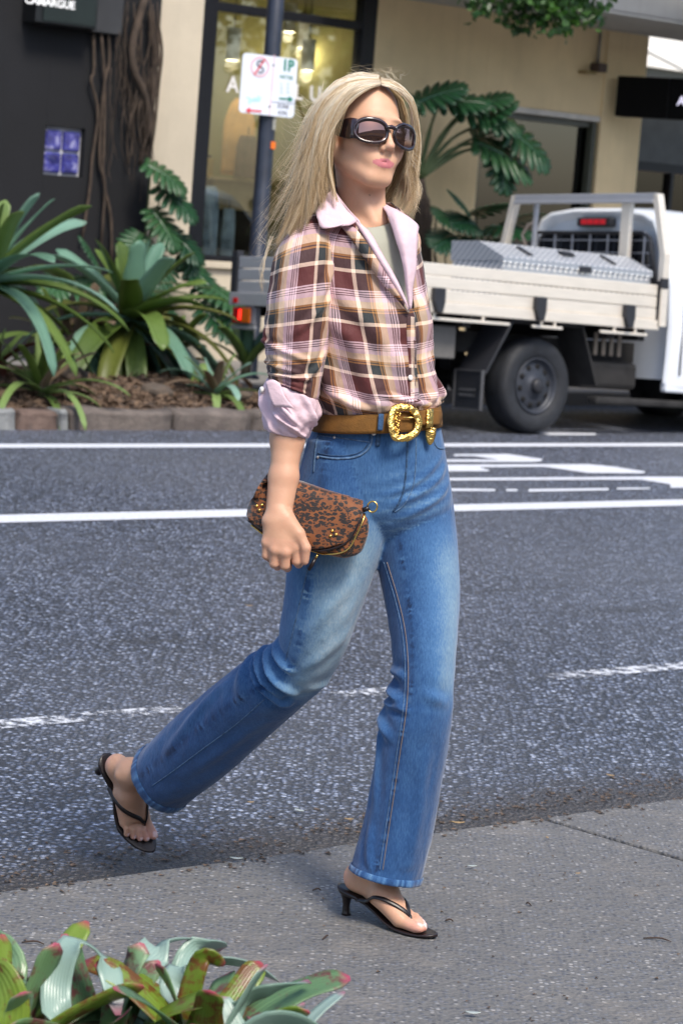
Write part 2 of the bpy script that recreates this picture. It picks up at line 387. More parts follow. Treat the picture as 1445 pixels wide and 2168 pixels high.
m = MB(); m.prism([W(-20, 15.45, ZR-0.05), W(60, 15.45, ZR-0.05), W(60, 40, ZR-0.05), W(-20, 40, ZR-0.05)], (0, 0, 0.17))
tag(m.build('far_footpath', simple('far_paving', (0.2, 0.19, 0.18), 0.8, scale=2)), kind='structure', label='far footpath behind the garden bed and the parking bay')
# ================================================================ BUILDINGS
def sbox(mb, s0, s1, q0, q1, z0, z1):
    b = [W(s0, q0, z0), W(s1, q0, z0), W(s1, q1, z0), W(s0, q1, z0)]
    return mb.prism(b, (0, 0, z1-z0))
def sb(name, s0, s1, q0, q1, z0, z1, mat, parent, bevel=0.0):
    return sbox(MB(), s0, s1, q0, q1, z0, z1).build(name, mat, parent, bevel=bevel)
def mat_render(name, col, var=0.12):
    m, nt, bs = new_mat(name); oc = coords(nt)
    c = ramp(nt, noise_t(nt, oc, 1.3, 5, 0.6), [(0.3, tuple(x*(1-var) for x in col)), (0.7, tuple(x*(1+var*0.6) for x in col))])
    mp = N(nt, 'Mapping'); mp.inputs['Scale'].default_value = (6, 6, 0.5); nt.links.new(oc, mp.inputs[0])
    c = mixc(nt, ramp(nt, noise_t(nt, mp.outputs[0], 1.0, 5, 0.7), [(0.5, 0.0), (0.85, 0.35)]), c, tuple(x*0.62 for x in col))
    nt.links.new(c, bs.inputs['Base Color']); bs.inputs['Roughness'].default_value = 0.9
    bump(nt, bs, noise_t(nt, oc, 55, 5, 0.6), 0.35, 0.01); return m
M_CREAM = mat_render('cream_render', (0.80, 0.62, 0.36)); M_CREAM2 = mat_render('grey_cream_render', (0.56, 0.49, 0.38))  # yellower cream carries the warm bounce light under the awning in its colour
M_DARK = mat_render('charcoal_render', (0.0065, 0.007, 0.0095), 0.25)
M_FRAME = simple('black_steel_frame', (0.007, 0.0075, 0.011), 0.45, 0.2, 0.2, 20)
M_SLAB = mat_render('concrete_awning_paint', (0.36, 0.35, 0.33))
def mat_glass(name, tint, refl=0.5, rough=0.02):
    m = bpy.data.materials.new(name); m.use_nodes = True; nt = m.node_tree; nt.nodes.clear()
    out = N(nt, 'OutputMaterial'); mx = N(nt, 'MixShader'); tr = N(nt, 'BsdfTransparent'); gl = N(nt, 'BsdfGlossy')
    tr.inputs[0].default_value = (*tint, 1); gl.inputs['Roughness'].default_value = rough
    lw = N(nt, 'Fresnel'); lw.inputs[0].default_value = 1.5
    f = math_n(nt, 'MULTIPLY', lw.outputs[0], refl*4, clamp=True)
    nt.links.new(f, mx.inputs[0]); nt.links.new(tr.outputs[0], mx.inputs[1]); nt.links.new(gl.outputs[0], mx.inputs[2]); nt.links.new(mx.outputs[0], out.inputs[0])
    return m
M_GLASS = mat_glass('shop_glass', (0.93, 0.94, 0.88), 0.45)
M_GLASS2 = mat_glass('office_glass', (0.5, 0.55, 0.5), 0.8)

QW = 18.0
# ---- cream building
cb = thing('cream_building', W(15, QW, 0), 'cream rendered shop building with black framed display window', 'building')
zt = 7.0
sb('wall', 12.352, 12.88, QW, QW+0.3, -0.1, zt, M_CREAM2, cb)
sb('wall', 12.882, 14.898, QW, QW+0.3, 3.95, zt, M_CREAM2, cb)
sb('wall', 12.882, 14.898, QW, QW+0.3, -0.1, 0.86, M_CREAM2, cb)
sb('wall', 14.90, 16.34, QW, QW+0.3, -0.1, zt, M_CREAM, cb)
sb('wall', 16.342, 17.97, QW, QW+0.3, 2.64, zt, M_CREAM, cb)
sb('wall', 16.342, 17.97, QW, QW+0.3, -0.1, 0.35, M_CREAM, cb)
sb('column', 17.972, 18.57, QW-0.02, QW+0.5, -0.1, 3.6, M_CREAM, cb)
sb('wall', 17.98, 18.54, QW, QW+0.45, 3.602, zt, M_CREAM, cb)
sb('window_sill', 12.9, 14.9, QW-0.05, QW+0.28, 0.862, 0.925, M_CREAM2, cb, 0.008)
# display window
wd = MB(); fr_ = thing
def window(parent, s0, s1, z0, z1, q, jamb, bars, glass, name='window', frame_mat=None, depth=0.14):
    m = MB()
    sbox(m, s0, s0+jamb, q-depth*0.4, q+depth*0.6, z0, z1); sbox(m, s1-jamb, s1, q-depth*0.4, q+depth*0.6, z0, z1)
    sbox(m, s0+jamb+0.001, s1-jamb-0.001, q-depth*0.36, q+depth*0.55, z0, z0+0.05); sbox(m, s0+jamb+0.001, s1-jamb-0.001, q-depth*0.36, q+depth*0.55, z1-0.06, z1)
    for zb in bars: sbox(m, s0+jamb+0.001, s1-jamb-0.001, q-depth*0.34, q+depth*0.5, zb-0.04, zb+0.04)
    w_ = m.build(name, frame_mat or M_FRAME, parent, bevel=0.006)
    lv = [z0+0.05]+[b for b in bars]+[z1-0.06]
    for a, b in zip(lv[:-1], lv[1:]):
        p = MB(); sbox(p, s0+jamb*0.8, s1-jamb*0.8, q+0.01, q+0.018, a, b); p.build('pane', glass, w_)
    return w_
window(cb, 12.882, 14.898, 0.926, 3.948, QW+0.06, 0.16, [3.215], M_GLASS)
window(cb, 16.345, 17.968, 0.352, 2.58, QW+0.1, 0.05, [], M_GLASS2, frame_mat=simple('grey_frame', (0.10, 0.105, 0.09), 0.5))
sb('window_head', 16.345, 17.96, QW-0.02, QW+0.05, 2.582, 2.638, simple('pale_trim', (0.6, 0.56, 0.5), 0.6), cb, 0.004)
sb('window_mullion', 17.88, 17.94, QW+0.0, QW+0.08, 0.36, 2.57, simple('olive_frame', (0.05, 0.052, 0.035), 0.5), cb, 0.004)
# rooms behind the glass
M_IN = simple('shop_wall', (0.30, 0.28, 0.12), 0.9, scale=1.0); M_INF = simple('shop_floor', (0.16, 0.12, 0.08), 0.5)  # olive tint of tree reflections and yellow lamp light put into the wall colour
sb('shop_back_wall', 12.7, 16.2, 21.0, 21.1, 0.0, 4.4, M_IN, cb); sb('shop_side_wall', 12.6, 12.7, QW+0.301, 21.1, 0.0, 4.4, M_IN, cb)
sb('shop_side_wall', 16.2, 16.3, QW+0.301, 21.1, 0.0, 4.4, M_IN, cb); sb('shop_ceiling', 12.6, 16.3, QW+0.301, 21.1, 4.4, 4.5, M_IN, cb)
sb('shop_floor', 12.6, 16.3, QW+0.301, 21.1, -0.12, -0.02, M_INF, cb)
M_IN2 = simple('office_wall', (0.22, 0.23, 0.18), 0.9, scale=1.0)
sb('office_back_wall', 16.31, 18.6, 20.0, 20.1, 0.0, 3.4, M_IN2, cb); sb('office_ceiling', 16.31, 18.6, QW+0.301, 20.0, 3.4, 3.5, M_IN2, cb); sb('office_floor', 16.31, 18.6, QW+0.301, 20.0, -0.12, -0.02, M_INF, cb)
sb('office_side_wall', 18.6, 18.7, QW+0.51, 20.1, 0.0, 3.4, M_IN2, cb)
sb('office_door', 17.05, 17.3, 19.9, 19.99, 0.0, 2.5, simple('dark_door', (0.02, 0.018, 0.016), 0.6), cb)
# letters on the display window
M_WHITE = simple('white_vinyl', (0.75, 0.73, 0.72), 0.6, var=0.05)
def wallfr(s0, z0, q): return lambda x, y, d: W(s0+x, q-d, z0+y)
for ch, sc_ in (('A', 13.30), ('L', 14.066), ('U', 14.264)): text_mesh(ch, 0.20, wallfr(sc_, 2.53, QW+0.06), M_WHITE, cb, 'window_letter', 0.002, 0.004)
# awning slab
sl_ = thing('concrete_awning', W(18, 17, 3.5), 'pale concrete awning slab jutting from the cream building', 'awning')
sb('slab', 14.2, 23, 16.36, QW-0.003, 3.52, 3.9, M_SLAB, sl_, 0.02)
sb('drip_edge', 14.25, 22.9, 16.36, 16.44, 3.497, 3.518, M_SLAB, sl_)
# security camera / conduit under the awning
cd = thing('wall_conduit', W(17.85, 17.95, 3.2), 'thin grey conduit with a small brown junction box under the awning', 'conduit')
MB().tube([W(17.83, 17.96, 3.5), W(17.83, 17.96, 3.16)], 0.015, 8).build('pipe', simple('conduit_grey', (0.2, 0.19, 0.18), 0.5), cd, True)
sb('junction_box', 17.76, 17.88, 17.86, 17.998, 3.08, 3.17, simple('box_brown', (0.09, 0.06, 0.05), 0.6), cd, 0.01)
sb('bracket', 17.60, 17.75, 17.88, 17.998, 3.05, 3.075, simple('brass', (0.3, 0.22, 0.1), 0.4, 0.7), cd, 0.004)
# black projecting sign box
p0_ = W(18.05, 17.86, 0); dv = np.array([0.857, -0.515, 0]); nv = np.array([-0.515, -0.857, 0])
bsn = thing('shop_sign', p0_+np.array([0, 0, 2.86]), 'black box sign with white letters beside the cream column', 'sign')
m = MB(); m.prism([p0_+nv*0.02, p0_+dv*2.0+nv*0.02, p0_+dv*2.0-nv*0.16, p0_-nv*0.16], (0, 0, 0.41))
bx = m.build('sign_box', simple('sign_black', (0.003, 0.003, 0.0035), 0.7, spec=0.15), bsn, bevel=0.008)
for v in (0,): bx.data.transform(Matrix.Translation((0, 0, 2.655)))
text_mesh('AR', 0.13, lambda x, y, d: p0_+dv*(0.69+x)+nv*(0.02+d)+np.array([0, 0, 2.835+y]), emit_mat('sign_letters', (0.8, 0.75, 1.0), 0.6), bsn, 'sign_letter', 0.006, 0.002, 1.35, 'LEFT')
m = MB(); m.prism([p0_+dv*0.58+nv*0.021, p0_+dv*0.586+nv*0.021, p0_+dv*0.586+nv*0.03, p0_+dv*0.58+nv*0.03], (0, 0, 0.40)); jn = m.build('panel_joint', M_FRAME, bsn); jn.data.transform(Matrix.Translation((0, 0, 2.66)))
# brown glazed shopfront past the column
rs = thing('recessed_shopfront', W(20, 18.6, 0), 'brown glazed shopfront recessed past the cream column', 'shopfront')
sb('glazing_frame', 18.575, 24, 18.75, 18.83, 2.16, 2.26, M_FRAME, rs); sb('head_panel', 18.575, 24, 18.76, 18.84, 2.262, 3.2, simple('grey_panel', (0.09, 0.095, 0.095), 0.6), rs)
sb('mullion', 19.05, 19.07, 18.74, 18.82, 0.0, 2.158, simple('mullion_tan', (0.25, 0.2, 0.17), 0.5), rs); sb('mullion', 19.9, 19.95, 18.74, 18.82, 0.0, 2.158, M_FRAME, rs)
sb('pane', 18.575, 24, 18.80, 18.81, 0.0, 2.158, mat_glass('brown_glass', (0.55, 0.45, 0.38), 0.4), rs)
sb('inner_wall', 18.72, 24, 20.2, 20.3, 0.0, 3.2, simple('brown_curtain', (0.30, 0.19, 0.13), 0.8, scale=3), rs)
sb('planter_box', 18.8, 21.5, 17.3, 17.6, 0.03, 1.55, simple('planter', (0.12, 0.1, 0.08), 0.7), rs, 0.01)
# white building far up the street
wb = thing('white_building', W(27, 29, 0), 'bright white building seen past the cream wall under the awning', 'building')
M_WB = simple('white_wall', (0.82, 0.80, 0.75), 0.8, var=0.04)
sb('wall', 24, 48, 30, 30.4, 0, 4.02, M_WB, wb); sb('wall', 24, 48, 30, 30.4, 4.36, 6.4, M_WB, wb)
sb('window_band', 24, 48, 30.2, 30.3, 4.0, 4.4, simple('band_glass', (0.05, 0.055, 0.05), 0.3), wb)
MB().tube([W(28.0, 29.6, 5.2), W(36.0, 29.6, 3.3)], 0.06, 8).build('railing', M_WB, wb, True)

# ---- charcoal building at left
db = thing('charcoal_building', W(10, 17.9, 0), 'charcoal painted building with small glass block window', 'building')
QD = 17.9
sb('wall', 4.0, 11.24, QD, 18.4, -0.1, 7, M_DARK, db); sb('wall', 11.64, 12.348, QD, 18.4, -0.1, 7, M_DARK, db)
sb('wall', 11.241, 11.639, QD, 18.4, -0.1, 1.585, M_DARK, db); sb('wall', 11.241, 11.639, QD, 18.4, 2.005, 7, M_DARK, db)
sb('window_back', 11.242, 11.638, QD+0.2, QD+0.22, 1.586, 2.004, simple('violet_room', (0.10, 0.09, 0.30), 0.8, var=0.6, scale=5), db)
def mat_gblock():
    m, nt, bs = new_mat('glass_block'); oc = coords(nt)
    c = ramp(nt, noise_t(nt, oc, 9, 3), [(0.35, (0.012, 0.012, 0.10)), (0.55, (0.05, 0.05, 0.28)), (0.68, (0.35, 0.35, 0.55)), (0.8, (0.7, 0.66, 0.7))])
    nt.links.new(c, bs.inputs['Base Color']); bs.inputs['Roughness'].default_value = 0.08; bs.inputs['Coat Weight'].default_value = 0.6
    bump(nt, bs, noise_t(nt, oc, 14, 2), 0.5, 0.03); return m
MG = mat_gblock()
for i in range(2):
    for k in range(2):
        s0 = 11.262+i*0.185; z0 = 1.605+k*0.192
        o = sb('glass_block', s0, s0+0.172, QD+0.035, QD+0.12, z0, z0+0.178, MG, db, 0.02)
sb('window_mortar', 11.245, 11.635, QD+0.06, QD+0.13, 1.588, 2.002, simple('mortar', (0.42, 0.42, 0.45), 0.8), db)
# black sign with white capitals
cs = thing('black_shop_sign', W(11.4, QD-0.1, 2.9), 'black box sign reading CAMARGUE on the charcoal wall', 'sign')
sb('sign_box', 10.93, 11.545, QD-0.22, QD-0.002, 2.84, 3.5, simple('sign_black_b', (0.008, 0.009, 0.010), 0.35), cs, 0.01)
sb('sign_panel', 11.0, 11.52, QD-0.232, QD-0.221, 2.865, 3.45, simple('sign_green_black', (0.008, 0.014, 0.013), 0.3), cs)
sb('side_block', 11.56, 11.87, QD-0.12, QD-0.002, 2.83, 3.5, simple('sign_side', (0.03, 0.031, 0.034), 0.6), cs, 0.006)
sc_, zc_ = onq(106, 6, QD-0.234); text_mesh('CAMARGUE', 0.092, wallfr(sc_, zc_, QD-0.234), emit_mat('sign_white', (1, 1, 1), 0.35), cs, 'sign_letter', 0.004, 0.001)

# ---- goods in the display window
M_DEN = simple('shop_denim', (0.30, 0.42, 0.60), 0.9, var=0.5, scale=9); M_DEN2 = simple('shop_denim_dark', (0.06, 0.13, 0.24), 0.9, var=0.5, scale=9)
M_TAN = simple('tan_cloth', (0.60, 0.34, 0.12), 0.85, var=0.25, scale=5); M_BRN = simple('brown_cloth', (0.10, 0.045, 0.03), 0.8, var=0.5, scale=12); M_OAK = simple('pale_oak', (0.42, 0.33, 0.19), 0.6, var=0.15)
def garment(name, u0, u1, v0, v1, q, mat, label, cat, top=0.55, grp=None, folds=5, thick=0.05):
    s0, za = onq(u0, v0, q); s1, _ = onq(u1, v0, q); _, zb = onq((u0+u1)/2, v1, q)
    t = thing(name, W((s0+s1)/2, q, zb), label, cat, grp)
    G = []; n = 26; rows = 14
    for i in range(rows):
        f = i/(rows-1); z = za+(zb-za)*f; w_ = (s1-s0)/2*(top+(1-top)*min(1, f*3)**0.6); c = (s0+s1)/2; ring = []
        for k in range(n):
            a = 2*math.pi*k/n; e = thick*(0.7+0.5*f)*(1+0.35*math.sin(a*folds+f*2+u0))
            ring.append(W(c+w_*math.cos(a), q+e*math.sin(a), z))
        G.append(ring)
    m = MB(); m.grid(G, True); m.F += [tuple(range(n))[::-1], tuple((rows-1)*n+k for k in range(n))]
    m.build('cloth', mat, t, True); MB().tube([W((s0+s1)/2, q, za-0.01), W((s0+s1)/2, q, za+0.08)], 0.006, 6).build('hanger', M_FRAME, t, True); return t
garment('long_coat', 478, 545, 205, 372, 18.75, M_TAN, 'long tan coat hanging high in the shop window', 'coat', 0.35)
garment('dark_top', 503, 548, 285, 378, 18.55, M_BRN, 'dark brown patterned top hanging before the tan coat', 'top', 0.7)
garment('denim_jeans', 430, 466, 392, 546, 18.5, M_DEN, 'pale blue jeans hanging at the left edge of the shop window', 'jeans', 0.5, None, 4)
garment('denim_jeans', 470, 500, 440, 546, 18.7, M_DEN, 'mid blue jeans hanging second from the left in the shop window', 'jeans', 0.7, None, 4)
garment('denim_jeans', 518, 545, 420, 542, 18.9, M_DEN2, 'dark teal jeans hanging beside the sign pole in the shop window', 'jeans', 0.7, None, 4)
garment('denim_jeans', 600, 650, 430, 560, 18.9, M_DEN2, 'dark garment hanging right of the sign pole in the shop window', 'jeans', 0.7, None, 4)
def shelf():
    s0, z0 = onq(432, 372, 18.7); s1 = s0+0.85
    t = thing('display_cabinet', W(s0+0.4, 18.8, 0), 'pale oak cabinet with shelf behind the hanging jeans', 'cabinet')
    sb('shelf_board', s0, s1, 18.62, 19.2, z0-0.03, z0, M_OAK, t, 0.004); sb('drawer_front', s0+0.18, s1-0.06, 18.78, 18.82, z0-0.30, z0-0.035, M_OAK, t, 0.004)
    sb('carcass', s0+0.02, s1-0.02, 18.83, 19.2, 0.0, z0-0.031, simple('cabinet_dark', (0.02, 0.016, 0.012), 0.7), t)
    return s0, z0
s0_, z0_ = shelf()
vs = thing('lantern', W(s0_+0.12, 18.8, z0_), 'small brass lantern standing on the oak shelf', 'lantern')
sb('lantern_body', s0_+0.06, s0_+0.15, 18.76, 18.85, z0_+0.001, z0_+0.17, simple('lantern_brass', (0.35, 0.24, 0.06), 0.3, 0.6), vs, 0.01)
sb('lantern_cap', s0_+0.08, s0_+0.13, 18.78, 18.83, z0_+0.172, z0_+0.20, M_FRAME, vs, 0.005)
M_LIT = emit_mat('lamp_lit', (1.0, 0.82, 0.5), 4)
for i, (u, v, q, lab) in enumerate(((492, 128, 18.42, 'white cylinder pendant lamp at the left of the shop window'), (650, 150, 18.42, 'white cylinder pendant lamp right of the parking sign'), (612, 68, 20.2, 'small glowing pendant lamp high behind the sign pole'), (640, 102, 20.6, 'faint far pendant lamp deep inside the shop'))):
    s, z = onq(u, v, q); t = thing('pendant_lamp', W(s, q, z), lab, 'lamp', 'pendant lamps in the shop')
    MB().lathe([(0.0, 0.30), (0.065, 0.30), (0.065, 0.0), (0.055, 0.0), (0.055, 0.28)], W(s, q, z), (0, 0, 1), 20).build('shade', simple('lamp_white', (0.55, 0.55, 0.52), 0.6), t, False)
    MB().lathe([(0.0, 0.012), (0.053, 0.012), (0.053, 0.03), (0.0, 0.03)], W(s, q, z), (0, 0, 1), 16).build('bulb', M_LIT, t)
    MB().tube([W(s, q, z+0.29), W(s, q, 4.4)], 0.005, 6).build('cord', M_FRAME, t)
    l = bpy.data.lights.new('pendant_light', 'POINT'); l.energy = 6.5; l.color = (1, 0.86, 0.62); l.shadow_soft_size = 0.06; lo = bpy.data.objects.new('pendant_light', l); COL.objects.link(lo); lo.location = W(s, q, z-0.05)

# ---- parking sign on its pole
pp = thing('sign_pole', W(11.87, 15.62, 0.07), 'dark steel pole carrying the parking sign before the shop window', 'pole')
M_POLE = simple('pole_paint', (0.022, 0.027, 0.042), 0.4, 0.1, 0.3, 8)
MB().lathe([(0.09, 0.0), (0.09, 0.02), (0.068, 0.03), (0.068, 2.2), (0.064, 5.2), (0.0, 5.2)], W(11.87, 15.62, 0.071), (0, 0, 1), 24).build('shaft', M_POLE, pp, True)
so_, zo_ = onq(578, 308, 15.55)
sb('orange_sticker', so_-0.022, so_+0.022, 15.545, 15.56, zo_-0.03, zo_+0.03, simple('sticker_orange', (0.8, 0.16, 0.01), 0.5), pp, 0.006)
sb('pale_sticker', so_-0.02, so_+0.01, 15.546, 15.558, zo_+0.12, zo_+0.36, simple('sticker_grey', (0.28, 0.28, 0.25), 0.7, var=0.6, scale=40), pp, 0.003)
ps = thing('parking_sign', W(11.79, 15.5, 2.42), 'white metal parking sign reading 1P METER with red and green arrows', 'sign')
def plate(s0, s1, z0, z1, r):
    pts = []
    for cx_, cz_, a0 in ((s1-r, z1-r, 0), (s0+r, z1-r, 90), (s0+r, z0+r, 180), (s1-r, z0+r, 270)):
        for k in range(6): a = R(a0+k*18); pts.append((cx_+r*math.cos(a), cz_+r*math.sin(a)))
    return pts
QS = 15.53
m = MB(); m.prism([W(a, QS, b) for a, b in plate(11.515, 12.065, 2.182, 2.648, 0.035)], W(0, 0.004, 0)); m.build('plate', simple('sign_white_enamel', (0.70, 0.74, 0.82), 0.35, var=0.04), ps)
sb('bracket', 11.80, 11.86, QS+0.004, 15.56, 2.25, 2.58, M_POLE, ps)
M_RED = simple('sign_red', (0.62, 0.03, 0.05), 0.5, var=0.1); M_GRN = simple('sign_green', (0.005, 0.20, 0.13), 0.5, var=0.1); M_BLK = simple('sign_ink', (0.06, 0.065, 0.10), 0.5); M_FRED = simple('sign_faded_red', (0.72, 0.42, 0.47), 0.5); M_TEAL = simple('graffiti_teal', (0.35, 0.70, 0.68), 0.6); M_FG = simple('sign_faded_ink', (0.42, 0.55, 0.60), 0.5)
sf = wallfr(0, 0, QS)
# flat print on the plate, from pixel positions on its plane
def spx(x, y): u, v = 500+x*160/1445, 100+y*160/1445; return onq(u, v, QS)
def stroke(pts, w_, mat, name='print', d=0.0025):
    q_ = [spx(*p) for p in pts]; m = MB()
    for (a, b), (c, e) in zip(q_[:-1], q_[1:]):
        t = np.array([c-a, e-b]); t /= np.linalg.norm(t)+1e-9; nn = np.array([-t[1], t[0]])*w_/2; t = t*w_*0.3
        m.prism([W(a-t[0]+nn[0], QS-0.0005, b-t[1]+nn[1]), W(c+t[0]+nn[0], QS-0.0005, e+t[1]+nn[1]), W(c+t[0]-nn[0], QS-0.0005, e+t[1]-nn[1]), W(a-t[0]-nn[0], QS-0.0005, b-t[1]-nn[1])], W(0, -d, 0))
        d += 0.00005
    return m.build(name, mat, ps)
stroke([(450+165*math.cos(a), 375+180*math.sin(a)) for a in np.linspace(0, 2*math.pi, 33)], 0.014, M_FRED, 'no_stopping_ring')
stroke([(520, 290), (485, 265), (435, 268), (395, 310), (410, 350), (460, 375), (510, 405), (515, 455), (475, 488), (425, 480)], 0.013, M_BLK, 'letter_s')
stroke([(540, 235), (345, 520)], 0.012, M_RED, 'no_stopping_slash', 0.005)
stroke([(730, 150), (632, 1300)], 0.008, M_FRED, 'divider'); stroke([(670, 1042), (1150, 1085)], 0.004, M_BLK, 'divider')
def arrow(x0, y0, x1, y1, mat):
    stroke([(x0, y0), (x1, y1)], 0.015, mat, 'arrow_shaft'); dx = 60 if x1 > x0 else -60
    stroke([(x1-dx*0.2, y1-34), (x1+dx*0.7, y1+2), (x1-dx*0.2, y1+34), (x1-dx*0.2, y1-34), (x1+dx*0.3, y1)], 0.014, mat, 'arrow_head', 0.004)
arrow(470, 1228, 235, 1208, M_RED); arrow(825, 980, 1020, 995, M_GRN)
def sign_text(txt, x, y, h, mat, bold=0.0, sp=1.0):
    s, z = spx(x, y); text_mesh(txt, h, wallfr(s, z, QS), mat, ps, 'sign_lettering', 0.002, bold, sp)
sign_text('1P', 985, 360, 0.125, M_GRN, 0.004, 0.95); sign_text('METER', 955, 580, 0.042, M_GRN, 0.0, 1.1)
sign_text('ZONE', 890, 1135, 0.044, M_BLK); sign_text('K392', 885, 1262, 0.044, M_BLK)
for yy in (710, 790, 870): stroke([(840, yy-30), (880, yy-5), (850, yy+20)], 0.006, M_FG, 'faded_print'); stroke([(960, yy-30), (1010, yy-10), (970, yy+20)], 0.006, M_FG, 'faded_print')
stroke([(195, 960), (260, 975), (240, 1080), (300, 990), (330, 1040), (350, 960), (390, 1040), (420, 920), (430, 1040), (480, 940)], 0.008, M_TEAL, 'graffiti_scrawl')
for x, y in ((712, 345), (635, 1138)):
    s, z = spx(x, y); MB().lathe([(0.0, 0.006), (0.008, 0.004), (0.009, 0.0)], W(s, QS, z), W(0, -1, 0), 10).build('bolt', M_POLE, ps)
# ================================================================ UTILITY TRUCK
UM = Matrix.Translation((0.904, 18.971, -0.105)) @ Matrix.Rotation(0.713, 4, 'Z') @ Matrix.Rotation(0.027, 4, 'Y') @ Matrix.Rotation(-0.056, 4, 'X')
ut = thing('utility_truck', (0, 0, 0), 'white utility truck with aluminium drop side tray parked at the far kerb', 'truck', mat4=UM)
def mat_alu(name, col, rough=0.35, metal=0.85):
    m, nt, bs = new_mat(name); oc = coords(nt); mp = N(nt, 'Mapping'); mp.inputs['Scale'].default_value = (1.5, 30, 30); nt.links.new(oc, mp.inputs[0])
    n = noise_t(nt, mp.outputs[0], 3, 5); n2 = noise_t(nt, oc, 4, 4)
    c = ramp(nt, n, [(0.3, tuple(x*0.86 for x in col)), (0.7, col)]); c = mixc(nt, ramp(nt, n2, [(0.5, 0.0), (0.8, 0.3)]), c, tuple(x*0.7 for x in col))
    nt.links.new(c, bs.inputs['Base Color']); bs.inputs['Roughness'].default_value = rough; bs.inputs['Metallic'].default_value = metal; return m
M_ALU = mat_alu('brushed_aluminium', (0.86, 0.79, 0.69), 0.5, 0.45); M_ALU2 = mat_alu('dull_aluminium', (0.50, 0.51, 0.55), 0.45, 0.5)
M_CAB = simple('white_car_paint', (0.72, 0.76, 0.82), 0.25, 0, 0.03, 2, coat=0.6)
M_BLK2 = simple('black_plastic', (0.016, 0.017, 0.022), 0.55); M_RUB = simple('tyre_rubber', (0.014, 0.016, 0.021), 0.7, var=0.3, scale=15, bmp=0.3, bscale=40)
M_CHAS = simple('chassis_grime', (0.016, 0.015, 0.015), 0.8, var=0.5); M_RIM = simple('grey_steel_rim', (0.04, 0.045, 0.058), 0.45, 0.3, 0.2); M_DGL = simple('dark_glass', (0.006, 0.008, 0.012), 0.06, spec=0.8)
def ub(name, x0, x1, y0, y1, z0, z1, mat, parent=ut, bevel=0.006):
    return MB().box(((x0+x1)/2, (y0+y1)/2, (z0+z1)/2), (x1-x0, y1-y0, z1-z0)).build(name, mat, parent, bevel=bevel, local=True)
XR, XF, TW, ZB, ZT = -1.675, 1.175, 0.90, 0.856, 1.185
ub('tray_floor', XR+0.02, XF, -TW+0.03, TW-0.03, ZB-0.02, ZB+0.05, M_ALU2)
ph = (ZT-ZB-0.05)/3
def planks(name, f):
    for i in range(3):
        z0 = ZB+0.052+i*ph; f(name, z0, z0+ph-0.006)
planks('side_plank', lambda n, a, b: ub(n, XR+0.03, XF-0.03, -TW, -TW+0.03, a, b, M_ALU))
planks('side_plank', lambda n, a, b: ub(n, XR+0.03, XF-0.03, TW-0.03, TW, a, b, M_ALU))
planks('tailgate_plank', lambda n, a, b: ub(n, XR, XR+0.028, -TW+0.01, TW-0.06, a, b, M_ALU2))
ub('side_rail', XR, XF, -TW-0.015, -TW+0.029, ZB-0.03, ZB+0.05, M_ALU); ub('side_rail', XR, XF, TW-0.029, TW+0.015, ZB-0.03, ZB+0.05, M_ALU)
ub('rear_rail', XR-0.02, XR+0.019, -TW+0.03, TW+0.012, ZB-0.05, ZB+0.05, M_ALU2)
ub('tailgate_post', XR-0.01, XR+0.05, TW-0.055, TW+0.02, ZB+0.05, ZT+0.04, M_BLK2); ub('tailgate_post', XR-0.01, XR+0.05, -TW-0.02, -TW-0.002, ZB+0.05, ZT+0.04, M_BLK2)
ub('front_post', XF-0.025, XF+0.02, -TW-0.02, -TW+0.03, ZB, ZT+0.03, M_BLK2); ub('front_catch', XF-0.04, XF+0.04, -TW-0.05, -TW-0.021, ZT-0.03, ZT+0.05, M_BLK2)
for x in (-1.22, -0.18, 0.80):
    m = MB(); m.prism([(x-0.05, -TW-0.004, ZB+0.15), (x+0.06, -TW-0.004, ZB+0.15), (x+0.06, -TW-0.004, ZB+0.05), (x+0.03, -TW-0.016, ZB-0.03), (x-0.02, -TW-0.016, ZB-0.03), (x-0.05, -TW-0.004, ZB+0.05)], (0, -0.045, 0)); m.build('latch', M_BLK2, ut, bevel=0.008, local=True)
for a, b in ((-1.55, -0.46), (-0.22, 0.10), (0.52, 1.05)):
    ub('tie_rail', a, b, -TW-0.012, -TW+0.016, ZB-0.085, ZB-0.062, M_ALU)
    for k in (0.3, 0.75): ub('tie_bracket', a+(b-a)*k-0.012, a+(b-a)*k+0.012, -TW-0.008, -TW+0.012, ZB-0.062, ZB-0.03, M_ALU)
# headboard frame
def post(y0, y1, name='headboard_post'):
    m = MB()
    for (za, ya), (zb, yb) in zip([(ZB, y0), (1.42, y0)], [(1.42, y0), (1.90, y1)]):
        m.hexa([(XF-0.02, ya-0.03, za), (XF+0.05, ya-0.03, za), (XF+0.05, ya+0.03, za), (XF-0.02, ya+0.03, za)], [(XF-0.02, yb-0.03, zb), (XF+0.05, yb-0.03, zb), (XF+0.05, yb+0.03, zb), (XF-0.02, yb+0.03, zb)])
    return m.build(name, M_ALU, ut, bevel=0.004, local=True)
post(-0.91, -0.79); post(0.91, 0.79)
ub('headboard_bar', XF-0.02, XF+0.06, -0.79, 0.79, 1.845, 1.905, M_ALU2); ub('headboard_bar_lip', XF-0.035, XF-0.021, -0.78, 0.78, 1.825, 1.85, M_ALU2)
ub('headboard_upright', XF-0.0, XF+0.045, -0.52, -0.42, ZB, 1.844, M_ALU); ub('headboard_upright', XF-0.0, XF+0.03, 0.53, 0.57, ZB, 1.844, M_ALU2)
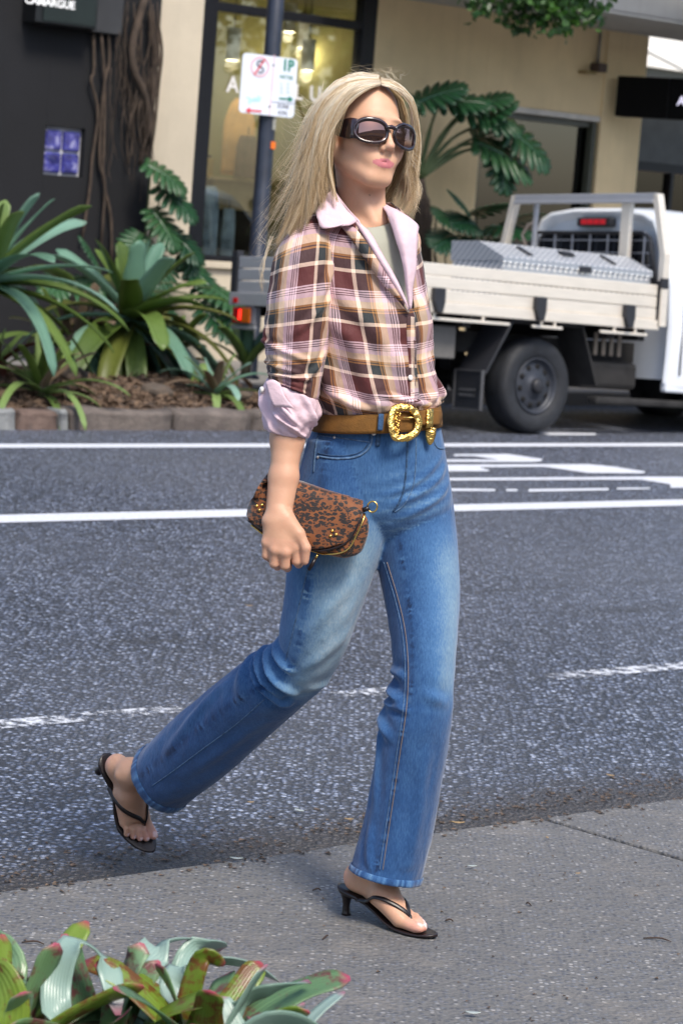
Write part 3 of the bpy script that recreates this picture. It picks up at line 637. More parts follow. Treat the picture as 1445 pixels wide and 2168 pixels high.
# window guard: bars each on their own
gx = XF+0.10
for k in range(7): y = -0.60+k*0.2; ub('guard_bar', gx, gx+0.012, y-0.006, y+0.006, 1.30, 1.61, M_ALU2, bevel=0.0)
for z in (1.34, 1.44, 1.54): ub('guard_bar', gx+0.013, gx+0.022, -0.66, 0.66, z-0.004, z+0.004, M_ALU2, bevel=0.0)
MB().tube([(gx, -0.72, 1.22), (gx, -0.66, 1.55), (gx, -0.58, 1.60), (gx, 0.60, 1.60), (gx, 0.70, 1.50), (gx, 0.74, 1.22)], 0.014, 8).build('guard_rail', M_BLK2, ut, True, local=True)
# cab: lofted shell, rounded in plan
cx0 = XF+0.16
def cab_ring(x, hw_b, hw_w, hw_t, zb, zw, zt_, r=0.12):
    """half section from the sill up over the roof, y from -w to +w"""
    pts = [(-hw_b, zb), (-hw_b-0.01, zb+0.2), (-hw_w-0.015, zb+0.45), (-hw_w, zw), (-hw_w+0.03, zw+0.06), (-hw_t-0.03, zt_-0.16), (-hw_t+0.02, zt_-0.06), (-hw_t+0.13, zt_-0.01), (-hw_t*0.4, zt_+0.022)]
    pts = pts+[(-y, z) for y, z in pts[::-1]]
    return [(x, y, z) for y, z in pts]
secs = [cab_ring(cx0+0.05, 0.80, 0.80, 0.60, 0.44, 1.16, 1.70), cab_ring(cx0+0.0, 0.84, 0.84, 0.64, 0.42, 1.18, 1.755), cab_ring(cx0+0.03, 0.87, 0.88, 0.68, 0.40, 1.18, 1.785), cab_ring(cx0+0.35, 0.88, 0.89, 0.70, 0.38, 1.18, 1.81), cab_ring(cx0+1.3, 0.88, 0.89, 0.69, 0.36, 1.16, 1.81), cab_ring(cx0+1.75, 0.88, 0.89, 0.62, 0.36, 1.14, 1.76), cab_ring(cx0+2.35, 0.88, 0.88, 0.70, 0.36, 1.10, 1.24), cab_ring(cx0+2.5, 0.87, 0.86, 0.72, 0.36, 1.04, 1.14), cab_ring(cx0+3.25, 0.84, 0.82, 0.68, 0.36, 0.95, 1.02), cab_ring(cx0+3.45, 0.72, 0.70, 0.55, 0.40, 0.85, 0.92)]
m = MB(); m.grid(secs); n_ = len(secs[0]); m.F += [tuple(range(n_))[::-1], tuple((len(secs)-1)*n_+k for k in range(n_))]
cab = m.build('cab', M_CAB, ut, True, local=True); 
sm = cab.modifiers.new('bev', 'BEVEL'); sm.width = 0.02; sm.segments = 3; sm.limit_method = 'ANGLE'; sm.angle_limit = R(35)
def rwin(x, sc, mat, name, t=0.01):
    pts = [(-0.70, 1.20), (-0.60, 1.56), (-0.55, 1.60), (0.55, 1.60), (0.60, 1.56), (0.70, 1.20), (0.65, 1.17), (-0.65, 1.17)]
    cy, cz = 0, 1.39
    return MB().prism([(x, y*sc, cz+(z-cz)*sc) for y, z in pts], (-t, 0, 0)).build(name, mat, ut, bevel=0.004, local=True)
rwin(cx0+0.0, 1.04, M_BLK2, 'rear_window_seal', 0.014); rwin(cx0-0.0141, 0.97, M_DGL, 'rear_window', 0.006)
ub('brake_light_housing', cx0-0.03, cx0+0.04, -0.19, 0.19, 1.655, 1.725, M_BLK2, bevel=0.012)
for k in range(4): ub('brake_lamp', cx0-0.037, cx0-0.031, -0.135+k*0.07, -0.075+k*0.07, 1.67, 1.71, emit_mat('brake_red', (0.7, 0.01, 0.02), 0.15, (0.45, 0.01, 0.02)), bevel=0.002)
for sgn in (-1, 1):
    s_ = lambda pts: [(x, sgn*y, z) for x, y, z in pts]
    MB().prism(s_([(cx0+0.22, 0.885, 1.22), (cx0+1.25, 0.885, 1.2), (cx0+1.25, 0.735, 1.68), (cx0+0.36, 0.735, 1.68)]), (0, 0.006*sgn, 0)).build('side_window', M_DGL, ut, bevel=0.004, local=True)
    MB().prism(s_([(cx0+1.3, 0.885, 1.2), (cx0+2.1, 0.885, 1.17), (cx0+1.72, 0.72, 1.64), (cx0+1.3, 0.73, 1.68)]), (0, 0.006*sgn, 0)).build('side_window', M_DGL, ut, bevel=0.004, local=True)
    for xg in (cx0+0.14, cx0+1.28): MB().box((xg, sgn*0.896, 0.84), (0.008, 0.012, 0.72)).build('door_gap', M_BLK2, ut, local=True)
    MB().box((cx0+1.12, sgn*0.915, 1.06), (0.16, 0.03, 0.03)).build('door_handle', M_CAB, ut, bevel=0.01, local=True)
    ub('sill_panel', cx0+0.02, cx0+2.3, *( (-0.87, -0.80) if sgn < 0 else (0.80, 0.87)), 0.34, 0.43, M_CAB, bevel=0.02)
    MB().prism(s_([(cx0+3.36, 0.55, 0.66), (cx0+3.2, 0.80, 0.66), (cx0+3.2, 0.79, 0.88), (cx0+3.36, 0.55, 0.86)]), (0.04, 0.02*sgn, 0)).build('headlight', simple('headlamp', (0.6, 0.62, 0.65), 0.1, coat=1), ut, bevel=0.01, local=True)
ub('windscreen_cowl', cx0+2.1, cx0+2.3, -0.6, 0.6, 1.10, 1.14, M_BLK2)
ub('bumper', cx0+3.36, cx0+3.56, -0.78, 0.78, 0.32, 0.60, M_BLK2, bevel=0.04)
# wheels
def wheel(x, y, sgn, z=0.36):
    t = MB(); o = (x, y, z); ax = (0, sgn, 0)
    t.lathe([(0.205, -0.24), (0.30, -0.25), (0.352, -0.22), (0.366, -0.16), (0.366, -0.06), (0.352, -0.012), (0.325, 0.004), (0.29, 0.006), (0.25, 0.0), (0.212, -0.02), (0.205, -0.03)], o, ax, 48)
    w_ = t.build('wheel', M_RUB, ut, True, local=True)
    MB().lathe([(0.212, -0.02), (0.216, -0.008), (0.205, -0.006), (0.196, -0.03), (0.185, -0.055), (0.17, -0.045), (0.12, -0.03), (0.085, -0.03), (0.07, -0.012), (0.0, -0.01)], o, ax, 40).build('rim', M_RIM, w_, True, local=True)
    MB().lathe([(0.205, -0.16), (0.1, -0.16), (0.0, -0.16)], o, ax, 24).build('brake_drum', M_CHAS, w_, local=True)
    MB().lathe([(0.06, -0.015), (0.058, 0.018), (0.042, 0.03), (0.0, 0.032)], o, ax, 20).build('hub_cap', M_BLK2, w_, True, local=True)
    hm = MB()
    for k in range(10):
        a = 2*math.pi*k/10+0.15; c = np.array([x+0.147*math.cos(a), y, z+0.147*math.sin(a)])
        hm.lathe([(0.0, -0.0325), (0.022, -0.0325), (0.022, -0.06)], c, ax, 12)
    hm.build('rim_holes', simple('hole_black', (0.003, 0.003, 0.004), 0.9), w_, True, local=True)
for k in range(8): pass
wheel(0, -0.78, -1, 0.335); wheel(0, 0.78, 1, 0.40); wheel(3.05, -0.80, -1, 0.42); wheel(3.05, 0.80, 1, 0.46)
# guards, flap, chassis
def plate_m(pts, y0, y1, mat, name, t=0.02):
    m = MB()
    for (x0, z0), (x1, z1) in zip(pts[:-1], pts[1:]):
        d = np.array([x1-x0, z1-z0]); nn = np.array([-d[1], d[0]])/np.linalg.norm(d)*t
        m.prism([(x0, y0, z0), (x1, y0, z1), (x1+nn[0], y0, z1+nn[1]), (x0+nn[0], y0, z0+nn[1])], (0, y1-y0, 0))
    return m.build(name, mat, ut, local=True, bevel=0.004)
for y0, y1 in ((-0.86, -0.56), (0.56, 0.86)):
    plate_m([(-0.62, 0.40), (-0.36, 0.82)], y0, y1, M_BLK2, 'mudguard'); plate_m([(0.36, 0.82), (0.56, 0.36)], y0, y1, M_CHAS, 'mudguard')
    plate_m([(-0.36, 0.80), (0.36, 0.80)], y0, y1, M_CHAS, 'mudguard')
    fl = ub('mudflap', -0.66, -0.645, y0+0.01, y1-0.01, 0.14, 0.42, M_BLK2)
    fr2 = MB()
    for a in ((y0, y0+0.012, 0.13, 0.43), (y1-0.012, y1, 0.13, 0.43), (y0+0.013, y1-0.013, 0.13, 0.142), (y0+0.013, y1-0.013, 0.418, 0.43)): fr2.box((-0.655, (a[0]+a[1])/2, (a[2]+a[3])/2), (0.03, a[1]-a[0], a[3]-a[2]))
    fr2.build('flap_trim', M_ALU2 if False else simple('flap_edge', (0.06, 0.06, 0.065), 0.6), fl, local=True)
    for zz in (0.24, 0.28): MB().box((-0.668, (y0+y1)/2, zz), (0.003, 0.17, 0.02)).build('flap_print', simple('flap_print', (0.07, 0.07, 0.075), 0.7, var=0.9, scale=90), fl, local=True)
for y in (-0.42, 0.42): ub('chassis_rail', XR+0.1, 3.2, y-0.05, y+0.05, 0.56, 0.72, M_CHAS)
for x in (-1.5, -0.8, 0.75, 1.1): ub('cross_member', x-0.04, x+0.04, -0.8, 0.8, 0.735, 0.83, M_CHAS)
MB().tube([(0, -0.6, 0.36), (0, 0.6, 0.36)], 0.06, 12).build('axle', M_CHAS, ut, True, local=True)
MB().lathe([(0.0, -0.16), (0.12, -0.1), (0.15, 0), (0.12, 0.1), (0.0, 0.16)], (0, 0, 0.36), (0, 1, 0), 16).build('differential', M_CHAS, ut, True, local=True)
ub('fuel_tank', 0.55, 1.2, -0.70, -0.15, 0.34, 0.56, M_CHAS, bevel=0.04); ub('tool_locker', -1.35, -0.85, -0.75, -0.3, 0.50, 0.74, simple('under_grey', (0.12, 0.115, 0.11), 0.6), bevel=0.01)
for k in range(4): ub('vent_slat', 0.66+k*0.09, 0.70+k*0.09, -0.72, -0.701, 0.6, 0.78, simple('slat_tan', (0.22, 0.18, 0.14), 0.7))
MB().tube([(-0.75, -0.5, 0.55), (-1.1, -0.55, 0.42), (-1.45, -0.5, 0.44)], 0.035, 10).build('exhaust', M_CHAS, ut, True, local=True)
ub('spare_wheel_carrier', -1.45, -0.8, -0.25, 0.35, 0.42, 0.56, M_CHAS, bevel=0.05)
ub('step', 0.60, 2.6, -0.84, -0.72, 0.22, 0.28, M_CHAS, bevel=0.02)
# tail light clusters
for y in (0.80, -0.80):
    h = ub('tail_light', XR+0.0, XR+0.06, y-0.19, y+0.07, 0.66, 0.80, simple('lamp_backing', (0.22, 0.22, 0.24), 0.5))
    ub('red_lens', XR-0.02, XR-0.001, y-0.045, y+0.06, 0.675, 0.79, simple('red_lens', (0.30, 0.006, 0.008), 0.12), h, 0.006); ub('amber_lens', XR-0.02, XR-0.001, y-0.15, y-0.05, 0.675, 0.79, simple('amber_lens', (0.42, 0.09, 0.008), 0.15), h, 0.006)
    ub('lit_lamp', XR-0.024, XR-0.0205, y-0.047, y-0.022, 0.70, 0.775, emit_mat('tail_glow', (1, 0.02, 0.01), 2.5, (0.8, 0.02, 0.02)), h, 0.001)
    ub('reflector', XR-0.026, XR-0.021, y+0.0, y+0.055, ZB-0.03, ZB+0.01, simple('reflector_red', (0.5, 0.01, 0.012), 0.2), h, 0.002)
    ub('plate_bracket', XR+0.0, XR+0.03, y-0.2, y+0.1, 0.625, 0.655, M_ALU2, h)
# ---- toolbox
def mat_tread():
    m, nt, bs = new_mat('tread_plate'); oc = coords(nt)
    sx = N(nt, 'SeparateXYZ'); nt.links.new(oc, sx.inputs[0])
    a = math_n(nt, 'SINE', math_n(nt, 'MULTIPLY', math_n(nt, 'ADD', sx.outputs[0], math_n(nt, 'ADD', sx.outputs[1], sx.outputs[2])), 52))
    b = math_n(nt, 'SINE', math_n(nt, 'MULTIPLY', math_n(nt, 'SUBTRACT', sx.outputs[0], math_n(nt, 'ADD', sx.outputs[1], sx.outputs[2])), 52))
    h = ramp(nt, math_n(nt, 'MULTIPLY', a, b), [(0.2, 0.0), (0.6, 1.0)])
    nt.links.new(ramp(nt, h, [(0, (0.40, 0.43, 0.48)), (1, (0.95, 0.94, 0.94))]), bs.inputs['Base Color']); bs.inputs['Metallic'].default_value = 0.5; bs.inputs['Roughness'].default_value = 0.35
    bump(nt, bs, h, 0.8, 0.008); return m
M_TREAD = mat_tread()
tb = thing('toolbox', (0, 0, 0), 'aluminium tread plate toolbox lying along the truck tray', 'toolbox', mat4=UM @ Matrix.Translation((0, 0, ZB+0.051)))
zz = ZB+0.051
prof = [(-0.855, 0.0), (-0.855, 1.245-zz), (-0.30, 1.245-zz), (-0.30, 0.0)]
MB().prism([(-0.52, y, z) for y, z in prof], (1.62, 0, 0)).build('toolbox_body', M_TREAD, tb, bevel=0.006, local=True)
lid = [(-0.868, 1.235-zz), (-0.868, 1.285-zz), (-0.60, 1.395-zz), (-0.29, 1.395-zz), (-0.29, 1.247-zz), (-0.856, 1.247-zz), (-0.856, 1.235-zz)]
lo_ = MB().prism([(-0.53, y, z) for y, z in lid], (1.64, 0, 0)).build('toolbox_lid', M_TREAD, tb, bevel=0.005, local=True)
for x in (-0.2, 0.72): MB().box((x, -0.745, 1.345-zz), (0.035, 0.16, 0.012), np.array(Matrix.Rotation(R(22), 3, 'X'))).build('lid_strap', M_BLK2, tb, local=True)
MB().box((0.28, -0.72, 1.362-zz), (0.13, 0.07, 0.02), np.array(Matrix.Rotation(R(22), 3, 'X'))).build('lid_handle', M_BLK2, tb, bevel=0.006, local=True)
MB().box((0.34, -0.874, 1.245-zz), (0.13, 0.012, 0.045)).build('lid_latch', M_BLK2, tb, bevel=0.004, local=True)
bcn = thing('yellow_tag', (0, 0, 0), 'small fluorescent yellow tag on a curved cable beside the rear window', 'tag', mat4=UM)
MB().tube([(XF+0.12, 0.72, 1.44), (XF+0.10, 0.78, 1.58), (XF+0.10, 0.72, 1.66), (XF+0.10, 0.62, 1.70)], 0.014, 8).build('cable', simple('cable_tan', (0.4, 0.32, 0.26), 0.6), bcn, True, local=True)
MB().lathe([(0.0, -0.03), (0.032, -0.028), (0.036, 0.0), (0.03, 0.028), (0.0, 0.03)], (XF+0.12, 0.72, 1.44), (-1, 0, 0), 14).build('disc', simple('fluoro', (0.55, 0.8, 0.02), 0.4), bcn, True, local=True)
# ================================================================ PLANTS
def mat_leaf(name, c0, c1, c2, rough=0.35, spots=None, tip=None, spec=0.5, trans=0.25):
    """colour from per-vertex 'lf': r along the leaf, g across, b random"""
    m, nt, bs = new_mat(name); at = N(nt, 'Attribute'); at.attribute_name = 'lf'
    sp = N(nt, 'SeparateColor'); nt.links.new(at.outputs['Color'], sp.inputs[0]); oc = coords(nt)
    c = ramp(nt, math_n(nt, 'ADD', math_n(nt, 'MULTIPLY', sp.outputs[2], 0.7), math_n(nt, 'MULTIPLY', noise_t(nt, oc, 7, 3), 0.3)), [(0.15, c0), (0.5, c1), (0.85, c2)])
    stripe = math_n(nt, 'SINE', math_n(nt, 'MULTIPLY', sp.outputs[1], 60)); c = mixc(nt, math_n(nt, 'MULTIPLY', ramp(nt, stripe, [(0.2, 0.0), (1.0, 0.18)]), 1.0), c, tuple(x*1.5 for x in c1))
    if spots:
        n = noise_t(nt, oc, 38, 4, 0.7); n2 = noise_t(nt, oc, 6, 2)
        f = ramp(nt, math_n(nt, 'ADD', math_n(nt, 'MULTIPLY', n, 0.65), math_n(nt, 'MULTIPLY', n2, 0.45)), [(0.56, 0.0), (0.63, 1.0)])
        c = mixc(nt, math_n(nt, 'MULTIPLY', f, 0.85), c, spots)
    if tip: c = mixc(nt, ramp(nt, sp.outputs[0], [(tip[1], 0.0), (min(1, tip[1]+0.12), 0.9)]), c, tip[0])
    nt.links.new(c, bs.inputs['Base Color']); bs.inputs['Roughness'].default_value = rough; bs.inputs['Specular IOR Level'].default_value = spec
    bump(nt, bs, stripe, 0.15, 0.004)
    if trans:
        tr = N(nt, 'BsdfTranslucent'); mx = N(nt, 'MixShader'); mx.inputs[0].default_value = trans; nt.links.new(c, tr.inputs[0])
        out = nt.nodes['Material Output']; nt.links.new(bs.outputs[0], mx.inputs[1]); nt.links.new(tr.outputs[0], mx.inputs[2]); nt.links.new(mx.outputs[0], out.inputs[0])
    return m
def strap_leaf(base, az, el, length, width, droop, fold=0.25, nseg=14, twist=0.0, curl=0.0, rnd=0.5, prof=None):
    """blade as a curved, gutter-folded strap; returns V, F, attributes"""
    d = np.array([math.cos(az)*math.cos(el), math.sin(az)*math.cos(el), math.sin(el)]); side = np.array([-math.sin(az), math.cos(az), 0.])
    p = np.array(base, float); V, A = [], []; ds = length/nseg; nc = 5
    for i in range(nseg+1):
        t = i/nseg
        w_ = width*(prof(t) if prof else (0.72+0.28*math.sin(math.pi*min(1, t*1.25+0.1)))*(1 if t < 0.86 else max(0.02, math.sqrt(max(0, 1-((t-0.86)/0.142)**2)))))
        up = np.cross(d, side); up /= np.linalg.norm(up); a = twist*t; sd = side*math.cos(a)+up*math.sin(a); uu = np.cross(d, sd)*(-1)
        for j in range(nc):
            c = j/(nc-1)*2-1
            V.append(p+sd*c*w_/2+up*fold*w_*(c*c)*(1-0.6*t)); A.append((t, j/(nc-1), rnd))
        k = droop*ds*(0.4+1.6*t); g_ = np.array([0, 0, -1.]); d = d+k*(g_-d*(g_@d))+curl*side*ds; d /= np.linalg.norm(d); side = np.cross(np.array([0, 0, 1.]), d) if abs(d[2]) < 0.93 else side
        side = side/np.linalg.norm(side); p = p+d*ds
    F = [(i*nc+j, i*nc+j+1, (i+1)*nc+j+1, (i+1)*nc+j) for i in range(nseg) for j in range(nc-1)]
    return V, F, A
def leaf_obj(VFA, mat, parent, name='leaf', th=0.002):
    V, F, A = VFA; o = mesh_obj(name, V, F, mat, parent, True, col={'lf': np.array(A)})
    m = o.modifiers.new('solid', 'SOLIDIFY'); m.thickness = th; m.offset = 0; return o
def bromeliad(name, base, n, length, width, label, mats, seed, el0=80, el1=5, droop=1.1, group=None, az_bias=None, fold=0.22, stem=True):
    rg = np.random.default_rng(seed); t = thing(name, base, label, 'plant', group)
    for i in range(n):
        f = (i+0.5)/n; az = i*2.39996+rg.uniform(-0.25, 0.25); el = R(el0+(el1-el0)*f**0.8+rg.uniform(-6, 6))
        L_ = length*(0.55+0.5*min(1, f*1.6))*rg.uniform(0.85, 1.12); w_ = width*rg.uniform(0.85, 1.12)
        b = np.array(base)+np.array([math.cos(az), math.sin(az), 0])*0.02*length+np.array([0, 0, 0.10*length*(1-f)])
        leaf_obj(strap_leaf(b, az, el, L_, w_, droop/length*(0.35+0.9*f)*rg.uniform(0.7, 1.3), fold, 14, rg.uniform(-0.5, 0.5), 0, rg.uniform(0, 1)), mats[int(rg.integers(len(mats)))], t)
    if stem: MB().tube([np.array(base)-np.array([0, 0, 0.06]), np.array(base)+np.array([0, 0, 0.12*length])], [0.05*length+0.01, 0.07*length], 10).build('stem', simple('plant_stem', (0.10, 0.085, 0.05), 0.9), t, True)
    return t
ML_A = mat_leaf('alcantarea_green', (0.075, 0.12, 0.022), (0.11, 0.18, 0.035), (0.16, 0.24, 0.055)); ML_B = mat_leaf('alcantarea_blue', (0.12, 0.24, 0.16), (0.17, 0.32, 0.23), (0.24, 0.40, 0.31)); ML_C = mat_leaf('alcantarea_olive', (0.085, 0.095, 0.02), (0.12, 0.145, 0.03), (0.18, 0.18, 0.045))
ML_D = mat_leaf('bromeliad_lime', (0.12, 0.19, 0.05), (0.18, 0.28, 0.08), (0.26, 0.36, 0.13)); ML_R = mat_leaf('bromeliad_bronze', (0.06, 0.02, 0.015), (0.12, 0.035, 0.02), (0.10, 0.06, 0.02)); ML_DRY = mat_leaf('dry_leaf', (0.12, 0.08, 0.05), (0.2, 0.14, 0.09), (0.28, 0.2, 0.13), rough=0.8)
def bed_pt(u, v, dz=0.0):
    """where the sight line meets the bed's surface"""
    d = ray(u, v); lo, hi = 14.0, 24.0
    best = None
    for y in np.linspace(14.5, 22, 400):
        p = CAMP+d*y; s = p[0]*TX+p[1]*TY; q = -p[0]*TY+p[1]*TX
        if q < QK+0.2: continue
        if p[2] <= bed_z(s, q)+dz: best = p; break
    return best if best is not None else CAMP+d*17
big = bed_pt(268, 790); print('big bromeliad', big)
bromeliad('giant_bromeliad', big+np.array([0, 0, 0.34]), 52, 1.0, 0.185, 'biggest blue green strap leaved bromeliad in the middle of the garden bed', [ML_A, ML_B, ML_B, ML_C, ML_A], 11, 85, -48, 1.3)
lt = W(*(lambda s: (s[0], 14.3))(onq(-30, 620, 14.3)), 0.0); lt[2] = 0.16
bromeliad('tall_bromeliad', lt+np.array([0, 0, 0.60]), 40, 1.02, 0.165, 'tall green bromeliad cut by the left edge of the picture', [ML_A, ML_B, ML_D, ML_A], 23, 84, -10, 1.0)
MB().tube([lt-np.array([0, 0, 0.1]), lt+np.array([0, 0, 0.75])], [0.07, 0.06], 10).build('trunk_stub', simple('stub', (0.09, 0.07, 0.05), 0.9), bpy.data.objects['tall_bromeliad'], True)
bromeliad('small_bromeliad', bed_pt(85, 838), 24, 0.62, 0.07, 'pale green small bromeliad with dry lower leaves left of the giant one', [ML_D, ML_A, ML_D, ML_DRY], 5, 80, 5, 1.3)
bromeliad('small_bromeliad', bed_pt(455, 842), 22, 0.50, 0.07, 'light green arching small bromeliad just left of the walking person', [ML_D, ML_B, ML_D, ML_DRY], 6, 80, 0, 1.5)
bromeliad('small_bromeliad', W(*(lambda s: (s[0], 14.9))(onq(523, 745, 14.9)), 0.22), 12, 0.55, 0.09, 'upright green bromeliad under the red tail light', [ML_A, ML_B], 7, 86, 35, 0.8)
bromeliad('bronze_bromeliad', bed_pt(20, 800)+np.array([-0.15, 0.35, 0]), 14, 0.5, 0.07, 'small green and red bromeliad low at the left edge of the bed', [ML_D, ML_R], 8, 80, 20, 1.0)
bromeliad('back_bromeliad', W(*(lambda s: (s[0], 15.2))(onq(165, 720, 15.2)), 0.2), 16, 0.75, 0.10, 'dark olive bromeliad standing behind the giant one', [ML_C, ML_A, ML_DRY], 9, 85, 25, 0.9)
bromeliad('back_bromeliad', W(*(lambda s: (s[0], 15.3))(onq(360, 720, 15.3)), 0.2), 14, 0.55, 0.10, 'dark green bromeliad at the back of the bed near the cream wall', [ML_A, ML_C], 10, 85, 25, 0.9)
M_ROCK = mat_stone('rock_brown', (0.05, 0.038, 0.03), (0.11, 0.085, 0.065))
# rocks / dry stems around them
for i, (u, v) in enumerate(((150, 800), (330, 835), (500, 840))):
    p = bed_pt(u, v); bm = bmesh.new(); bmesh.ops.create_icosphere(bm, subdivisions=3, radius=1)
    V = [np.array(p)+np.array([x*0.12, y*0.08, z*0.06+0.02])*(1+0.25*noise.noise(Vector((x*2+i*9, y*2, z*2)))) for x, y, z in [v_.co for v_ in bm.verts]]
    bm.verts.index_update(); F = [tuple(q.index for q in f.verts) for f in bm.faces]; bm.free()
    o = mesh_obj('garden_rock', V, F, M_ROCK, None, True); tag(o, ('rough brown rock left of the giant bromeliad', 'rough brown rock under the giant bromeliad', 'rough brown rock right of the giant bromeliad')[i], 'rock', 'rocks in the garden bed')
# ---- split-leaf climbers
ML_M = mat_leaf('monstera_green', (0.010, 0.045, 0.018), (0.018, 0.07, 0.028), (0.035, 0.10, 0.035), rough=0.3, trans=0.1); M_STEMG = simple('green_stem', (0.06, 0.09, 0.03), 0.6); M_ROOT = simple('root_brown', (0.055, 0.038, 0.027), 0.9, var=0.4, scale=10)
def split_leaf(root, tipdir, nrm, size, lobes, mat, parent, rnd, droop=0.25):
    """blade of separate fingers either side of a midrib"""
    t = np.array(tipdir, float); t /= np.linalg.norm(t); n = np.array(nrm, float); n = n-t*(n@t); n /= np.linalg.norm(n); s = np.cross(t, n); V, F, A = [], [], []
    def pt(a, b): # a along midrib, b sideways, in units of size
        r2 = a*a+b*b
        return np.array(root)+size*(t*a+s*b-n*(droop*a*a+0.35*b*b))
    for sg in (-1, 1):
        for k in range(lobes):
            f = (k+0.3)/lobes; a0 = -0.12+1.0*f; wl = 1.12/lobes*0.5*0.92; Lb = 0.52*(math.sin(math.pi*min(1, 0.18+0.80*f))**0.7); ang = R(100-75*f)
            rows = 6; b0 = len(V)
            for i in range(rows+1):
                g = i/rows; cx_ = a0+Lb*g*math.cos(ang+0.35*g*0); cy_ = sg*Lb*g*math.sin(ang); hw = wl*(0.9+0.25*math.sin(math.pi*g))*(1 if g < 0.75 else max(0.05, 1-((g-0.75)/0.26)**2))
                dx, dy = -math.sin(ang)*hw, sg*math.cos(ang)*hw
                for e in (-1, 0, 1):
                    q_ = pt(cx_-dx*e, max(0, sg*(cy_-dy*e))*sg); V.append(q_-n*size*0.015*(abs(e))); A.append((g, 0.5+e*0.5, rnd))
            F += [(b0+i*3+j, b0+i*3+j+1, b0+(i+1)*3+j+1, b0+(i+1)*3+j) for i in range(rows) for j in range(2)]
    b0 = len(V)
    for i in range(9):
        a = -0.15+1.1*i/8
        for e in (-1, 0, 1): V.append(pt(a, e*0.10*(1-0.6*i/8))+n*size*0.004*(1-abs(e))); A.append((0, 0.5, rnd))
    F += [(b0+i*3+j, b0+i*3+j+1, b0+(i+1)*3+j+1, b0+(i+1)*3+j) for i in range(8) for j in range(2)]
    return leaf_obj((V, F, A), mat, parent, 'leaf', 0.0015)
def pq(u, v, q): s, z = onq(u, v, q); return W(s, q, z)
rg = np.random.default_rng(4)
def climber(name, label, base_px, q, leaves, parent_mat=ML_M, stem_r=0.02):
    b = pq(*base_px, q); t = thing(name, b, label, 'plant')
    for (u, v, du, dv, size, rise) in leaves:
        r_ = pq(u, v, q-0.12); tip = pq(u+du, v+dv, q-0.30)
        split_leaf(r_, tip-r_, W(0, -1, 0)*0.6+np.array([0, 0, 0.8])*rise, size, 8, parent_mat, t, rg.uniform(0, 1))
        mid = (b+r_)/2+np.array([0, 0, 0.10]); MB().tube(catmull([b, mid, r_], 10), [stem_r*0.6]*5+[stem_r*0.4]*5, 6).build('petiole', M_STEMG, t, True)
    return t
climber('monstera', 'split leaved monstera climbing the cream wall below the hanging roots', (300, 600), 17.75, [(320, 350, 70, 35, 0.40, 1.0), (345, 400, 60, 40, 0.42, 0.9), (330, 450, 40, 50, 0.40, 0.7), (365, 490, 45, 35, 0.40, 0.9), (350, 550, -10, 50, 0.38, 0.8), (395, 560, 40, 25, 0.38, 0.9), (300, 500, -30, 40, 0.35, 0.9), (420, 590, 35, 30, 0.42, 0.8), (385, 520, 45, 55, 0.36, 0.5)])
climber('monstera', 'dark split leaved monstera low behind the bromeliads', (215, 640), 17.2, [(240, 590, 40, 20, 0.40, 1), (200, 600, -40, 10, 0.4, 1), (260, 560, 40, -20, 0.38, 0.8), (205, 555, -10, -40, 0.36, 0.7), (290, 620, 50, 20, 0.4, 1), (450, 610, 40, 20, 0.4, 1), (430, 650, 45, 35, 0.42, 1), (150, 590, -45, 20, 0.4, 1), (470, 640, 30, 30, 0.4, .9)])
tp = climber('tree_philodendron', 'tree philodendron with arching stalks and drooping split leaves against the cream wall', (885, 380), 17.3, [(880, 215, 55, -28, 0.50, 1.0), (985, 230, 90, 12, 0.62, 1.1), (1000, 225, 55, -25, 0.4, 1.0), (1020, 300, 95, 40, 0.66, 0.9), (1075, 270, 70, 45, 0.60, 0.7), (870, 200, -35, -15, 0.42, 1.0), (1010, 265, 40, -35, 0.45, 1.0), (1060, 310, 15, 60, 0.5, 0.4), (930, 215, 60, -10, 0.5, 1.1)], stem_r=0.035)
b = pq(885, 380, 17.3); MB().tube(catmull([W(*[(lambda s: (s[0], 17.35))(onq(905, 700, 17.35))][0], 0.0), pq(895, 480, 17.3), b], 14), [0.085]*5+[0.08]*5+[0.06]*4, 12).build('trunk', M_ROOT, tp, True)
for k in range(9):
    x = 880+k*6; pts = [pq(885+rg.uniform(-6, 10), 395+k*4, 17.22), pq(x+rg.uniform(-6, 6), 450, 17.12), pq(x+rg.uniform(-14, 14), 520, 17.1), pq(x+rg.uniform(-16, 18), 640, 17.15)]
    MB().tube(catmull(pts, 10), 0.008, 5).build('aerial_root', M_ROOT, tp, True)
climber('shade_plant', 'dark leafy shade plant behind the truck tray', (1000, 560), 16.9, [(1000, 470, -40, -15, 0.42, 1), (960, 500, -35, 10, 0.4, 1), (1010, 450, 30, -20, 0.42, 1), (1040, 480, 40, 0, 0.45, 1), (1000, 510, 10, 30, 0.4, 1), (960, 470, -30, -30, 0.36, .8), (1060, 510, 35, 20, .4, .9), (985, 440, -10, -30, .36, .8), (1080, 470, 30, -20, .4, .9)])
